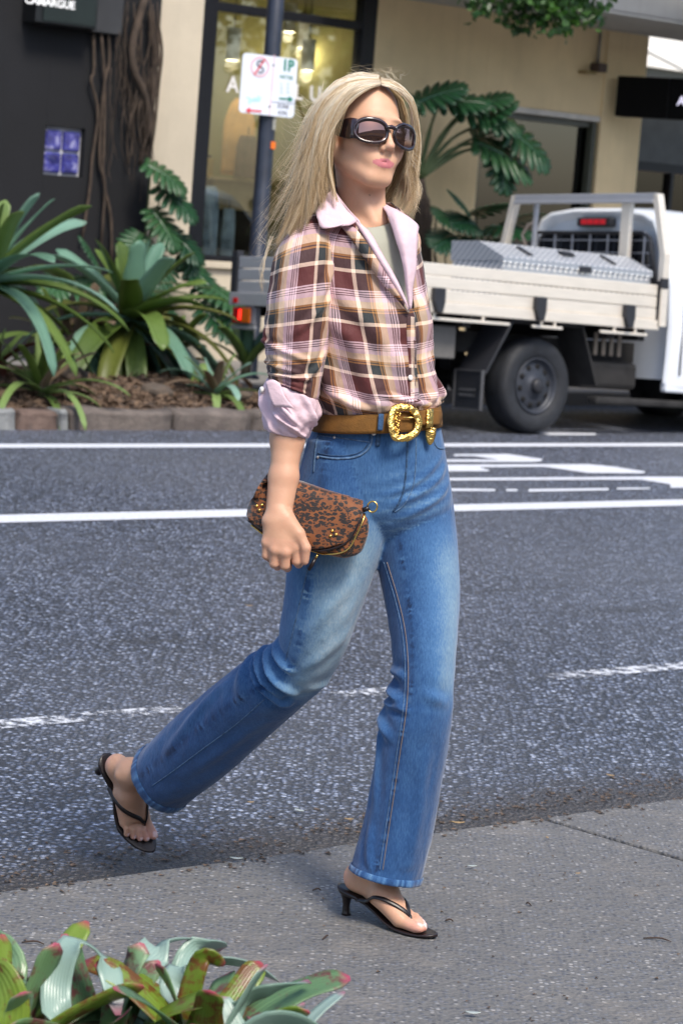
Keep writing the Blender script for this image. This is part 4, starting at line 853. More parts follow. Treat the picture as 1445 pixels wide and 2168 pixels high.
# pale leafy shrub behind the office window
def leaf_cloud(name, centers, n, lsize, mat, parent, seed, flat=0.6):
    rg2 = np.random.default_rng(seed); V, F, A = [], [], []
    C_ = np.array(centers)
    for i in range(n):
        c = C_[rg2.integers(len(C_))]; p = c[:3]+rg2.normal(size=3)*c[3]*np.array([1, 1, flat])
        d = rg2.normal(size=3); d[2] -= 0.3; d /= np.linalg.norm(d); s_ = np.cross(d, rg2.normal(size=3)); s_ /= np.linalg.norm(s_); l = lsize*rg2.uniform(0.7, 1.3); w_ = l*0.38; nn = np.cross(d, s_)
        k = len(V); r_ = rg2.uniform(0, 1); V += [p, p+d*l*0.5+s_*w_+nn*w_*0.3, p+d*l, p+d*l*0.5-s_*w_+nn*w_*0.3]; F += [(k, k+1, k+2), (k, k+2, k+3)]; A += [(0, 0.5, r_), (0.5, 1, r_), (1, 0.5, r_), (0.5, 0, r_)]
    o = mesh_obj(name, V, F, mat, parent, False, col={'lf': np.array(A)}); return o
ML_P = mat_leaf('pale_shrub', (0.10, 0.16, 0.12), (0.17, 0.25, 0.19), (0.24, 0.33, 0.25), trans=0.2); ML_T = mat_leaf('tree_leaf', (0.012, 0.045, 0.008), (0.025, 0.075, 0.012), (0.055, 0.14, 0.02), trans=0.3)
sh = thing('indoor_shrub', pq(1080, 600, 18.7)*np.array([1, 1, 0]), 'pale grey green shrub behind the far window', 'shrub')
cl = [(*pq(1085+random.uniform(-28, 28), 330+i*9, 18.7), 0.06+0.012*i*0.5) for i in range(16)]
leaf_cloud('foliage', cl, 900, 0.06, ML_P, sh, 3); MB().tube([pq(1085, 600, 18.7)*np.array([1, 1, 0]), pq(1085, 380, 18.7)], 0.02, 8).build('trunk', M_ROOT, sh, True)
# ---- street tree whose branch hangs into the picture; its trunk stands right of the frame
sgt = thing('street_tree', W(17.6, 15.9, 0.05), 'street tree branch of dark green leaves hanging at the top of the picture', 'tree')
tb_ = W(17.6, 15.9, 0.05)
MB().tube(catmull([tb_, tb_+np.array([0, 0, 2.2]), tb_+np.array([-0.2, 0.1, 4.2]), tb_+np.array([-0.3, 0, 5.6])], 16), list(np.linspace(0.17, 0.09, 16)), 14).build('trunk', M_ROOT, sgt, True)
rg = np.random.default_rng(9); cls = []
qb = 15.3
tips = [(1000, 20), (1040, -5), (1075, 45), (1110, 30), (1125, 5), (1150, 40), (1175, 62), (1190, 20), (1215, 50), (1240, 30), (1262, 15), (1285, -10), (1100, -30), (1180, -40), (1230, -30), (1030, -40), (1160, 15)]
hub = pq(1180, -260, qb)
MB().tube(catmull([tb_+np.array([-0.15, 0.05, 3.9]), (tb_+np.array([-0.15, 0.05, 3.9])+hub)/2+np.array([0, 0, 0.25]), hub], 10), list(np.linspace(0.07, 0.03, 10)), 8).build('limb', M_ROOT, sgt, True)
for i, (u, v) in enumerate(tips):
    e = pq(u, v, qb+rg.uniform(-0.25, 0.25)); MB().tube(catmull([hub, (hub+e)/2+np.array([0, 0, 0.12])+rg.normal(size=3)*0.05, e], 8), list(np.linspace(0.018, 0.004, 8)), 5).build('twig', M_ROOT, sgt, True)
    for k in range(6): f = 0.45+0.11*k; cls.append((*(hub+(e-hub)*f+rg.normal(size=3)*0.05), 0.065))
leaf_cloud('branch_foliage', cls, 3600, 0.08, ML_T, sgt, 12)
crown = [(*(tb_+np.array([rg.normal()*1.3, rg.normal()*1.3, 6.2+rg.normal()*0.8])), 0.35) for _ in range(50)]
leaf_cloud('crown', crown, 5000, 0.12, ML_T, sgt, 13)
for k in range(6):
    a = k*1.05; e = tb_+np.array([1.2*math.cos(a), 1.2*math.sin(a), 6.4]); MB().tube(catmull([tb_+np.array([-0.25, 0, 5.0]), tb_+np.array([0.5*math.cos(a)-0.2, 0.5*math.sin(a), 5.7]), e], 8), list(np.linspace(0.06, 0.02, 8)), 6).build('limb', M_ROOT, sgt, True)
# ---- hanging roots on the charcoal wall
vr = thing('hanging_roots', pq(300, 560, 17.85), 'tangled brown aerial roots hanging down the charcoal wall corner', 'vine')
rg = np.random.default_rng(14)
def root(pts, r, name='root', jit=3):
    w_ = [pq(u+rg.uniform(-jit, jit), v, q) for u, v, q in pts]; MB().tube(catmull(w_, 16), r, 6).build(name, M_ROOT, vr, True)
for pts in ([(196, 60, 17.84), (200, 150, 17.85), (192, 170, 17.84), (206, 240, 17.85), (195, 330, 17.86), (190, 400, 17.85), (172, 510, 17.84)], [(228, 60, 17.82), (232, 130, 17.84), (222, 170, 17.82), (212, 260, 17.85), (214, 350, 17.85), (222, 390, 17.84), (212, 530, 17.84)], [(215, 70, 17.82), (222, 180, 17.84), (222, 300, 17.84), (218, 380, 17.85), (232, 460, 17.85), (238, 560, 17.82)]): root(pts, 0.014)
root([(308, -10, 17.80), (290, 50, 17.78), (280, 100, 17.76), (284, 150, 17.76), (300, 185, 17.78), (312, 230, 17.82), (315, 300, 17.86)], 0.036, 'main_stem', 1)
for k in range(44):
    u = rg.uniform(232, 325); v0 = rg.uniform(-10, 210); L_ = rg.uniform(90, 300); pts = [(u, v0, 17.84)]
    drift = rg.uniform(-0.15, 0.12)
    for j in range(1, 5): pts.append((u+drift*L_*j/4*0.6+rg.uniform(-9, 9), v0+L_*j/4, 17.84+rg.uniform(-0.07, 0.01)))
    if pts[-1][1] > 430: continue
    root(pts, rg.uniform(0.0025, 0.0065))
for k in range(14):
    u = rg.uniform(316, 338); root([(u, rg.uniform(0, 60), 17.86), (u+6, 110, 17.82), (u+2, 190, 17.84), (u-12, 290, 17.86), (u-24, 350, 17.9)], 0.005)
# ---- bromeliads in front of the camera
ML_F = mat_leaf('near_bromeliad', (0.10, 0.20, 0.10), (0.17, 0.30, 0.13), (0.22, 0.36, 0.20), rough=0.3, spots=(0.17, 0.035, 0.05), tip=((0.52, 0.07, 0.16), 0.93)); ML_F2 = mat_leaf('near_bromeliad_lime', (0.14, 0.22, 0.025), (0.19, 0.29, 0.04), (0.25, 0.35, 0.07), rough=0.3, spots=(0.17, 0.04, 0.02), tip=((0.48, 0.06, 0.12), 0.94)); ML_F3 = mat_leaf('near_bromeliad_silver', (0.20, 0.32, 0.26), (0.28, 0.42, 0.36), (0.36, 0.48, 0.44), rough=0.3, tip=((0.52, 0.16, 0.26), 0.93))
nb = thing('near_bromeliad', onz(250, 2600, 0.0), 'clump of red flecked green bromeliads blurred at the bottom left corner', 'plant')
def near_leaf(pts, w_, mat, roll=0.0, fold=0.04, prof=None):
    """pts: (u, v, distance) along the midrib"""
    K = catmull([P(*p) for p in pts], 22); V, F, A = [], [], []; nc = 7; r_ = rg.uniform(0, 1)
    for i in range(22):
        t = i/21; d = K[min(i+1, 21)]-K[max(i-1, 0)]; d /= np.linalg.norm(d); s_ = np.cross(d, np.array([0, 0, 1.])); s_ = s_/(np.linalg.norm(s_)+0.15); s2 = np.cross(d, np.array([0.15, 1., 0.3])); s2 /= np.linalg.norm(s2)+1e-6; s2 = s2 if s2@s_ > 0 else -s2; kk = min(1, roll/1.5)*0.75+0.2; s_ = s_*(1-kk)+s2*kk; s_ /= np.linalg.norm(s_)+1e-6
        if i and s_@last < 0: s_ = -s_
        last = s_; n_v = np.cross(s_, d); ww = w_*(0.8+0.25*math.sin(math.pi*min(1, t*1.1)))*(1 if t < 0.82 else max(0.03, math.sqrt(max(0, 1-((t-0.82)/0.185)**2))))
        for j in range(nc):
            c = j/(nc-1)*2-1; V.append(K[i]+s_*c*ww/2*0.92+n_v*(fold*ww*c*c+0.0035*math.sin(t*9+r_*20)*c)); A.append((t, j/(nc-1), r_))
    F = [(i*nc+j, i*nc+j+1, (i+1)*nc+j+1, (i+1)*nc+j) for i in range(21) for j in range(nc-1)]
    leaf_obj((V, F, A), mat, nb, 'leaf', 0.002)
B1, B2, B3 = (180, 2420, 3.35), (420, 2400, 3.35), (20, 2400, 3.3)
rg = np.random.default_rng(21)
for pts, w_, mt, ro in (
    ([B2, (330, 2200, 3.4), (300, 2060, 3.45), (350, 2000, 3.5), (410, 1985, 3.55)], 0.058, ML_F3, 0.5),
    ([B2, (380, 2160, 3.4), (400, 2040, 3.5), (440, 1998, 3.55), (470, 2010, 3.6)], 0.05, ML_F3, 0.9),
    ([B2, (400, 2180, 3.35), (360, 2080, 3.38), (420, 2035, 3.4), (520, 2040, 3.45), (600, 2085, 3.5)], 0.036, ML_F3, 0.3),
    ([B2, (440, 2220, 3.3), (520, 2120, 3.3), (580, 2095, 3.3), (655, 2078, 3.35)], 0.030, ML_F3, 0.6),
    ([B1, (130, 2200, 3.25), (120, 2080, 3.28), (160, 1995, 3.3), (225, 2040, 3.3), (250, 2150, 3.25)], 0.045, ML_F3, 0.0),
    ([B3, (10, 2200, 3.3), (0, 2100, 3.35), (15, 2030, 3.4), (-10, 1980, 3.45)], 0.075, ML_F, 1.4),
    ([B3, (0, 2220, 3.2), (10, 2130, 3.2), (-5, 2070, 3.22), (-30, 2050, 3.25)], 0.075, ML_F2, 1.4),
    ([B2, (470, 2260, 3.15), (560, 2170, 3.12), (640, 2175, 3.15), (700, 2230, 3.2)], 0.052, ML_F3, 0.7)):
    near_leaf(pts, w_, mt, ro)
def near_rosette(b_, n, length, width, seed, mats):
    rg4 = np.random.default_rng(seed); c = P(*b_)
    for i in range(n):
        f = (i+0.5)/n; az = i*2.39996+rg4.uniform(-0.3, 0.3); el = R(80-72*f**0.8+rg4.uniform(-8, 8)); L_ = length*(0.65+0.4*f)*rg4.uniform(0.85, 1.15)
        VFA = strap_leaf(c+np.array([math.cos(az), math.sin(az), 0])*0.012, az, el, L_, width*rg4.uniform(0.8, 1.2), 1.15/length*(0.35+0.8*f)*rg4.uniform(0.6, 1.5), 0.16, 16, rg4.uniform(-0.9, 0.9), rg4.uniform(-1.5, 1.5), rg4.uniform(0, 1)); leaf_obj(VFA, mats[int(rg4.integers(len(mats)))], nb, 'leaf', 0.0018)
near_rosette((205, 2262, 3.32), 17, 0.27, 0.052, 61, [ML_F, ML_F2, ML_F3, ML_F]); near_rosette((430, 2255, 3.30), 18, 0.26, 0.052, 67, [ML_F, ML_F3, ML_F2, ML_F]); near_rosette((10, 2255, 3.28), 16, 0.27, 0.055, 71, [ML_F, ML_F2, ML_F3]); near_rosette((545, 2290, 3.25), 12, 0.20, 0.045, 73, [ML_F, ML_F3])
for k in range(4):
    b_ = (B1, B2, B3)[k % 3]; u0 = b_[0]+rg.uniform(-60, 90); hgt = rg.uniform(2010, 2120); du = rg.uniform(-70, 90); dd = rg.uniform(-0.12, 0.12)
    near_leaf([b_, ((b_[0]+u0)/2, 2230, b_[2]+dd*0.5), (u0, (2230+hgt)/2+20, b_[2]+dd), (u0+du*0.4, hgt, b_[2]+dd), (u0+du, hgt+rg.uniform(-15, 45), b_[2]+dd)], rg.uniform(0.020, 0.042), (ML_F, ML_F2, ML_F3)[k % 3 if k % 2 else 0], rg.uniform(0.4, 1.5))
for k, (u, v) in enumerate(((120, 1995), (60, 2105))): near_leaf([B1, (u+20, 2200, 3.4), (u+8, 2080, 3.45), (u-10, v, 3.5)], 0.014, ML_DRY, 1.0)
for b_ in (B1, B2, B3, (205, 2262, 3.32), (430, 2255, 3.30), (10, 2255, 3.28), (545, 2290, 3.25)):
    p = P(*b_); MB().tube([np.array([p[0], p[1], -0.02]), p+np.array([0, 0, 0.06])], [0.05, 0.04], 10).build('stem', simple('near_stem', (0.06, 0.07, 0.03), 0.9), nb, True)
# fine litter against the kerb and strewn grit: nobody could count it
V, Fc = [], []; rg = np.random.default_rng(31)
for i in range(1500):
    if i < 900: s_ = rg.uniform(2.6, 6.6); q_ = 4.28-abs(rg.normal(0, 0.03)) if i < 260 else 4.62+abs(rg.normal(0, 0.10)); z_ = 0.002 if i < 260 else ZR+0.002
    else: s_ = rg.uniform(2.2, 7.2); q_ = rg.uniform(2.9, 4.25); z_ = 0.002
    p = W(s_, q_, z_); a = rg.uniform(0, 6.28); l = rg.uniform(0.002, 0.007)*(1.5 if i < 900 else 0.7); w_ = l*rg.uniform(0.25, 0.7); d = np.array([math.cos(a), math.sin(a), 0]); e = np.array([-d[1], d[0], 0]); h = rg.uniform(0.001, 0.004); k = len(V)
    V += [p-d*l-e*w_, p+d*l-e*w_*0.5+np.array([0, 0, h]), p+d*l*0.8+e*w_, p-d*l*0.8+e*w_+np.array([0, 0, h])]; Fc.append((k, k+1, k+2, k+3))
gd = mesh_obj('gutter_litter', V, Fc, simple('litter', (0.10, 0.07, 0.05), 0.9, var=0.9, scale=45), smooth=False); tag(gd, 'fine brown leaf litter and grit along the kerb edge', 'litter', kind='stuff')
# ---- litter on the ground
ML_Y = simple('fallen_leaf_tan', (0.40, 0.27, 0.13), 0.7, var=0.3, scale=60); ML_G = simple('fallen_leaf_grey', (0.42, 0.47, 0.45), 0.7, var=0.2, scale=60); M_TW = simple('twig_brown', (0.05, 0.03, 0.022), 0.8)
def fallen(u, v, L_, ang, mat, z, lab):
    c = onz(u, v, z+0.004); V, F = [], []; n = 8
    d = np.array([math.cos(ang), math.sin(ang), 0]); s_ = np.array([-d[1], d[0], 0])
    for i in range(n+1):
        t = i/n; w_ = L_*0.2*math.sin(math.pi*min(0.98, t*0.96+0.03))
        for e in (-1, 0, 1): V.append(c+d*L_*(t-0.5)+s_*w_*e+np.array([0, 0, 0.004+0.10*L_*(abs(e)*0.5+(2*t-1)**2*0.6)]))
    F = [(i*3+j, i*3+j+1, (i+1)*3+j+1, (i+1)*3+j) for i in range(n) for j in range(2)]
    t_ = thing('fallen_leaf', c, lab, 'leaf', 'fallen leaves on the ground'); o = mesh_obj('blade', V, F, mat, t_, True); m = o.modifiers.new('s', 'SOLIDIFY'); m.thickness = 0.0012
    MB().tube([c-d*L_*0.5+np.array([0, 0, 0.07*L_+0.003]), c-d*L_*0.68+np.array([0, 0, 0.002])], 0.0008, 5).build('stalk', M_TW, t_)
for a in ((968, 1746, 0.035, 0.1, ML_Y, 0, 'curled yellow leaf on the kerb edge right of the jeans'), (888, 1745, 0.02, 0.8, ML_Y, 0, 'tiny tan leaf on the kerb edge by the jeans hem'), (1157, 1777, 0.014, 2, ML_Y, 0, 'small cream leaf just below the slab joint'), (633, 1720, 0.032, -0.6, ML_G, ZR, 'pale curled leaf on the asphalt between the feet'), (500, 1822, 0.032, 0.05, ML_G, 0, 'pale green leaf on the kerb edge between the feet'), (738, 1738, 0.025, 0.1, ML_Y, ZR, 'tan leaf on the asphalt left of the jeans'), (1000, 2150, 0.030, 0.0, ML_G, 0, 'pale flat leaf near the bottom edge of the footpath'), (998, 1838, 0.024, 0.2, ML_G, 0, 'pale leaf on the footpath right of the jeans hem'), (527, 1285, 0.03, 0.1, ML_Y, ZR, 'tan leaf on the asphalt left of the bag'), (1290, 1645, 0.028, -.5, ML_Y, ZR, 'tan leaf on the asphalt at the right'), (1222, 1853, 0.015, .5, ML_Y, 0, 'tiny brown leaf on the slab at the right'), (530, 1702, .02, .3, ML_Y, ZR, 'small brown leaf behind the lifted foot')):
    fallen(*a)
for u, v, L_, ang, z, lab in ((688, 1985, 0.03, 1.2, 0, 'small upright brown twig beside the sandal'), (950, 1950, 0.018, 0, 0, 'short dark twig right of the sandal toes'), (1390, 1990, 0.06, -0.15, 0, 'thin dark twig at the right of the footpath'), (1118, 1915, 0.02, -1.0, 0, 'tiny dark twig on the open footpath'), (670, 1885, 0.02, .3, 0, 'tiny pale twig left of the heel'), (70, 1997, 0.045, 0.0, 0, 'brown twig above the near bromeliads')):
    c = onz(u, v, z+0.003); d = np.array([math.cos(ang), math.sin(ang), 0])*L_/2
    o = MB().tube(catmull([c-d, c+d*0.2+np.array([0, 0, 0.004])+d[[1, 0, 2]]*0.15, c+d], 6), [0.0012, 0.002, 0.002, 0.0018, 0.0016, 0.001], 5).build('twig', M_TW, None, True); tag(o, lab, 'twig', 'twigs on the footpath')
# ================================================================ THE PERSON
from mathutils.bvhtree import BVHTree
from mathutils.kdtree import KDTree
foot_o = onz(730, 1937, 0.0)
person = thing('person', (float(foot_o[0]), float(foot_o[1]), 0.0), 'person with long blonde hair in plaid shirt and blue jeans striding onto the footpath', 'person')

def loft_rows(st, n):
    """stations (Lu, Lv, Ru, Rv, depth, half_depth) -> smooth centre, half-width vector, half-depth vector"""
    K = []
    for Lu, Lv, Ru, Rv, y, b in st:
        l, r_ = P(Lu, Lv, y), P(Ru, Rv, y); K.append(np.concatenate([(l+r_)/2, (r_-l)/2, [b]]))
    D = catmull(K, n); C_, A_ = D[:, :3], D[:, 3:6]; ax = np.gradient(C_, axis=0); ax /= np.linalg.norm(ax, axis=1)[:, None]
    yv = np.array([0, 1., 0])[None]-ax*ax[:, 1:2]; yv -= A_*((yv*A_).sum(1)/(A_*A_).sum(1))[:, None]; yv /= np.linalg.norm(yv, axis=1)[:, None]
    return C_, A_, yv*D[:, 6:7]
def loft_grid(st, n, m, disp=None, phi0=None, phi1=None, sq=1.0):
    """rows x columns of points; phi=0 image right, -90 toward camera"""
    C_, A_, B_ = loft_rows(st, n); G = np.zeros((n, m, 3)); PH = np.zeros((n, m)); T = np.zeros((n, m))
    closed = phi0 is None
    for i in range(n):
        t = i/(n-1)
        a0 = -math.pi if closed else phi0(t); a1 = math.pi*(1-2/m) if closed else phi1(t)
        ph = np.linspace(a0, a1, m); PH[i] = ph; T[i] = t
        c, s = np.cos(ph), np.sin(ph)
        if sq != 1.0: c, s = np.sign(c)*abs(c)**sq, np.sign(s)*abs(s)**sq
        pt = C_[i]+c[:, None]*A_[i]+s[:, None]*B_[i]
        if disp is not None:
            nr = np.cos(ph)[:, None]*A_[i]/np.linalg.norm(A_[i])+np.sin(ph)[:, None]*B_[i]/np.linalg.norm(B_[i]); pt = pt+nr*disp(t, ph)[:, None]
        G[i] = pt
    ln = np.concatenate([[0], np.cumsum(np.linalg.norm(np.diff(C_, axis=0), axis=1))]); rad = (np.linalg.norm(A_, axis=1)+np.linalg.norm(B_, axis=1))/2
    U = PH*rad.mean(); Vv = np.repeat(ln[:, None], m, 1)
    return G, U, Vv, T, PH
def fnoise(x, y, s=0.0): return noise.noise(Vector((x, y, s)))
def fold(t, ph, lines):
    """sum of soft ridges; line: (t0, phi0, t1, phi1, width, amp) in (t, phi) space"""
    o = np.zeros_like(ph)
    for t0, p0, t1, p1, w_, a in lines:
        dp, dt = (p1-p0)*0.12, (t1-t0); L2 = dp*dp+dt*dt+1e-9
        q = (ph-p0+math.pi) % (2*math.pi)-math.pi
        x, y = q*0.12, np.full_like(ph, t-t0); k = np.clip((x*dp+y*dt)/L2, 0, 1); d = np.sqrt((x-k*dp)**2+(y-k*dt)**2)
        o += 1.55*a*(np.exp(-(d/w_)**2)-0.45*np.exp(-((d-1.7*w_)/w_)**2))*np.sin(math.pi*np.clip(k*0.9+0.05, 0, 1))**0.5
    return o
def gridF(n, m, closed): return [(i*m+j, i*m+(j+1) % m, (i+1)*m+(j+1) % m, (i+1)*m+j) for i in range(n-1) for j in range(m if closed else m-1)]
def bvh_of(o):
    me = o.data; off = root_off(o); return BVHTree.FromPolygons([Vector(np.array(v.co)+off) for v in me.vertices], [tuple(p.vertices) for p in me.polygons])
def cast(bv, u, v, lift=0.0):
    d = ray(u, v); d = d/np.linalg.norm(d); h = bv.ray_cast(Vector(CAMP), Vector(d))
    if h[0] is None: return None, None
    n = np.array(h[1]); n = n if n@d < 0 else -n
    return np.array(h[0])+n*lift, n
def path_on(bv, px, lift, step=5):
    out = []; K = catmull(px, max(2, int(sum(math.dist(a, b) for a, b in zip(px[:-1], px[1:]))/step)))
    for u, v in K:
        p, n = cast(bv, u, v, lift)
        if p is not None: out.append((p, n))
    return out
def cord_on(name, bv, px, r, mat, parent, lift=0.0, step=5):
    pts = path_on(bv, px, lift, step)
    if len(pts) < 3: return None
    return MB().tube([p for p, n in pts], r, 6).build(name, mat, parent, True)
def patch_on(name, bv, rows, mat, parent, lift=0.003, th=0.002, n=(8, 8), smooth=True, uvs=None):
    """rows: list of px polylines (top to bottom); grid laid on the surface"""
    R_ = [catmull(r_, n[1]) for r_ in rows]; R_ = catmull(np.array(R_).reshape(len(rows), -1), n[0]).reshape(n[0], n[1], -1); V, UV = [], []
    for i in range(n[0]):
        for j in range(n[1]):
            u, v = R_[i, j, :2]; l = lift+(R_[i, j, 2] if R_.shape[2] > 2 else 0); p, nn = cast(bv, u, v, l)
            if p is None: p = P(u, v, (lastp[1] if V else 5.0)); nn = np.array([0, -1., 0])
            lastp = p; V.append(p); UV.append((u*0.00098, v*0.00098))
    o = mesh_obj(name, V, gridF(n[0], n[1], False), mat, parent, smooth, uv=UV)
    m = o.modifiers.new('s', 'SOLIDIFY'); m.thickness = th; m.offset = 0; return o
def free_patch(name, rows, mat, parent, th=0.002, n=(8, 8), wob=0.0):
    """rows of (u, v, depth) polylines: a cloth sheet hung in space"""
    R_ = [catmull([P(*p) for p in r_], n[1]) for r_ in rows]; R_ = catmull(np.array(R_).reshape(len(rows), -1), n[0]).reshape(-1, 3)
    if wob: R_ = np.array([p+np.array(noise.noise_vector(Vector(p*22)))*wob for p in R_])
    o = mesh_obj(name, R_, gridF(n[0], n[1], False), mat, parent, True, uv=[(p[0], p[2]) for p in R_]); m = o.modifiers.new('s', 'SOLIDIFY'); m.thickness = th; m.offset = 0; return o

# ---------------------------------------------------------------- materials worn
def mat_skin():
    m, nt, bs = new_mat('skin'); at = N(nt, 'Attribute'); at.attribute_name = 'tone'; oc = coords(nt)
    c = mixc(nt, ramp(nt, noise_t(nt, oc, 45, 4), [(0.35, 0.0), (0.75, 0.14)]), at.outputs['Color'], (0.42, 0.17, 0.12))
    nt.links.new(c, bs.inputs['Base Color']); bs.inputs['Roughness'].default_value = 0.48; bs.inputs['Specular IOR Level'].default_value = 0.4
    bs.inputs['Subsurface Weight'].default_value = 0.22; bs.inputs['Subsurface Radius'].default_value = (0.012, 0.005, 0.003); bs.inputs['Subsurface Scale'].default_value = 0.5
    bump(nt, bs, noise_t(nt, oc, 260, 3), 0.12, 0.002); return m
def mat_denim():
    m, nt, bs = new_mat('denim'); at = N(nt, 'Attribute'); at.attribute_name = 'fade'; sp = N(nt, 'SeparateColor'); nt.links.new(at.outputs['Color'], sp.inputs[0]); oc = coords(nt)
    n = noise_t(nt, oc, 20, 5); mp = N(nt, 'Mapping'); mp.inputs['Rotation'].default_value = (0, 0.5, 0.6); mp.inputs['Scale'].default_value = (380, 380, 90); nt.links.new(oc, mp.inputs[0])
    tw = noise_t(nt, mp.outputs[0], 1.0, 3, 0.6)
    f = math_n(nt, 'ADD', sp.outputs[0], math_n(nt, 'MULTIPLY', math_n(nt, 'SUBTRACT', n, 0.5), 0.22)); f = math_n(nt, 'ADD', f, math_n(nt, 'MULTIPLY', math_n(nt, 'SUBTRACT', tw, 0.5), 0.42))
    f = math_n(nt, 'ADD', f, math_n(nt, 'MULTIPLY', math_n(nt, 'SUBTRACT', sp.outputs[1], 0.5), 0.6))
    c = ramp(nt, f, [(0.0, (0.008, 0.028, 0.085)), (0.25, (0.020, 0.072, 0.20)), (0.5, (0.062, 0.158, 0.33)), (0.75, (0.19, 0.31, 0.43)), (1.0, (0.40, 0.49, 0.54))])
    nt.links.new(c, bs.inputs['Base Color']); bs.inputs['Roughness'].default_value = 0.85; bs.inputs['Sheen Weight'].default_value = 0.25; bs.inputs['Specular IOR Level'].default_value = 0.2
    b1 = bump(nt, bs, tw, 0.35, 0.002); mp2 = N(nt, 'Mapping'); mp2.inputs['Rotation'].default_value = (0.4, 0.6, 0.3); mp2.inputs['Scale'].default_value = (26, 26, 9); nt.links.new(oc, mp2.inputs[0]); bump(nt, bs, noise_t(nt, mp2.outputs[0], 1.0, 4, 0.55), 0.5, 0.010, b1); return m
def mat_plaid(name='plaid', period=0.108):
    m, nt, bs = new_mat(name); uv = N(nt, 'UVMap'); sx = N(nt, 'SeparateXYZ'); nt.links.new(uv.outputs[0], sx.inputs[0])
    cream, char, och, peach, pink, mar, dk = (0.88, 0.66, 0.52), (0.018, 0.024, 0.027), (0.42, 0.20, 0.06), (0.86, 0.62, 0.44), (0.80, 0.56, 0.62), (0.095, 0.016, 0.016), (0.05, 0.018, 0.02)
    def prof(a, sh):
        t = math_n(nt, 'FRACT', math_n(nt, 'ADD', math_n(nt, 'DIVIDE', a, period), sh))
        st = [(0.0, cream), (0.065, char), (0.25, och), (0.275, char), (0.295, och), (0.335, peach), (0.42, peach), (0.46, pink), (0.545, dk), (0.56, pink), (0.585, dk), (0.60, pink), (0.63, dk), (0.645, pink), (0.675, mar), (0.999, mar)]
        return ramp(nt, t, st, 'CONSTANT')
    a = prof(sx.outputs[0], 0.13); b = prof(sx.outputs[1], 0.0)
    c = mixc(nt, 0.5, a, b)
    # thread interleave: let the weft win on alternate fine diagonals
    f = math_n(nt, 'SINE', math_n(nt, 'MULTIPLY', math_n(nt, 'ADD', sx.outputs[0], sx.outputs[1]), 5200)); c = mixc(nt, math_n(nt, 'MULTIPLY', ramp(nt, f, [(0.3, 0.0), (0.7, 1.0)]), 0.12), c, b)
    nt.links.new(c, bs.inputs['Base Color']); bs.inputs['Roughness'].default_value = 0.75; bs.inputs['Sheen Weight'].default_value = 0.15
    oc = coords(nt); b1 = bump(nt, bs, noise_t(nt, oc, 500, 2), 0.15, 0.001); mp = N(nt, 'Mapping'); mp.inputs['Rotation'].default_value = (0.3, 0.5, 0.2); mp.inputs['Scale'].default_value = (34, 34, 15); nt.links.new(oc, mp.inputs[0]); bump(nt, bs, noise_t(nt, mp.outputs[0], 1.0, 4, 0.55), 0.55, 0.010, b1); return m
M_SKIN, M_DENIM, M_PLAID = mat_skin(), mat_denim(), mat_plaid()
M_PINK = simple('pink_cotton', (0.70, 0.52, 0.58), 0.8, var=0.06, scale=30, bmp=0.35, bscale=38); M_TEE = simple('sage_jersey', (0.40, 0.40, 0.33), 0.9, var=0.06, scale=20, bmp=0.15, bscale=500)
M_SUEDE = simple('brown_suede', (0.17, 0.075, 0.012), 0.9, var=0.2, scale=40, bmp=0.2, bscale=300); M_GOLD = simple('gold_metal', (0.85, 0.55, 0.16), 0.25, 1.0, 0.15, 60, bmp=0.6, bscale=110); M_GOLDS = simple('gold_smooth', (0.80, 0.52, 0.15), 0.25, 1.0, 0.1)
M_LEATH = simple('dark_brown_leather', (0.014, 0.008, 0.008), 0.35, var=0.3, scale=30); M_STITCH = simple('tan_thread', (0.20, 0.16, 0.14), 0.8); M_DSEAM = simple('denim_seam_dark', (0.030, 0.075, 0.16), 0.9, var=0.5, scale=120); M_LSEAM = simple('denim_seam_pale', (0.085, 0.155, 0.27), 0.9, var=0.5, scale=120)

# ---------------------------------------------------------------- body: one signed-distance field, one skin
def spaced(*segs):
    out = []
    for a, b, h in segs: out += list(np.linspace(a, b, max(2, int(round((b-a)/h))+1))[:-1])
    return np.array(out+[segs[-1][1]])
GX = spaced((-0.56, -0.33, 0.0026), (-0.33, -0.25, 0.006), (-0.25, 0.28, 0.0026)); GY = spaced((4.79, 5.24, 0.0026), (5.24, 5.34, 0.007), (5.34, 5.64, 0.0026)); GZ = spaced((-0.04, 0.34, 0.0026), (0.34, 0.74, 0.008), (0.74, 1.08, 0.0026), (1.08, 1.40, 0.008), (1.40, 1.80, 0.0024))
SD = np.full((len(GX), len(GY), len(GZ)), 0.2, np.float32)
def _slab(lo, hi):
    s = []
    for g_, a, b in zip((GX, GY, GZ), lo, hi): i0, i1 = np.searchsorted(g_, a), np.searchsorted(g_, b); s.append(slice(max(0, i0-1), min(len(g_), i1+1)))
    return tuple(s)
def _pts(sl): return GX[sl[0]][:, None, None], GY[sl[1]][None, :, None], GZ[sl[2]][None, None, :]
def _merge(sl, d, k, sub=False):
    cur = SD[sl]; d = d.astype(np.float32)
    if sub: d = -d; h = np.clip(0.5-0.5*(d-cur)/k*-1, 0, 1); SD[sl] = np.maximum(cur, d) if k <= 0 else (np.maximum(cur, d)+np.maximum(k-np.abs(cur-d), 0)**2/(4*k)); return
    SD[sl] = np.minimum(cur, d)-np.maximum(k-np.abs(cur-d), 0)**2/(4*k)
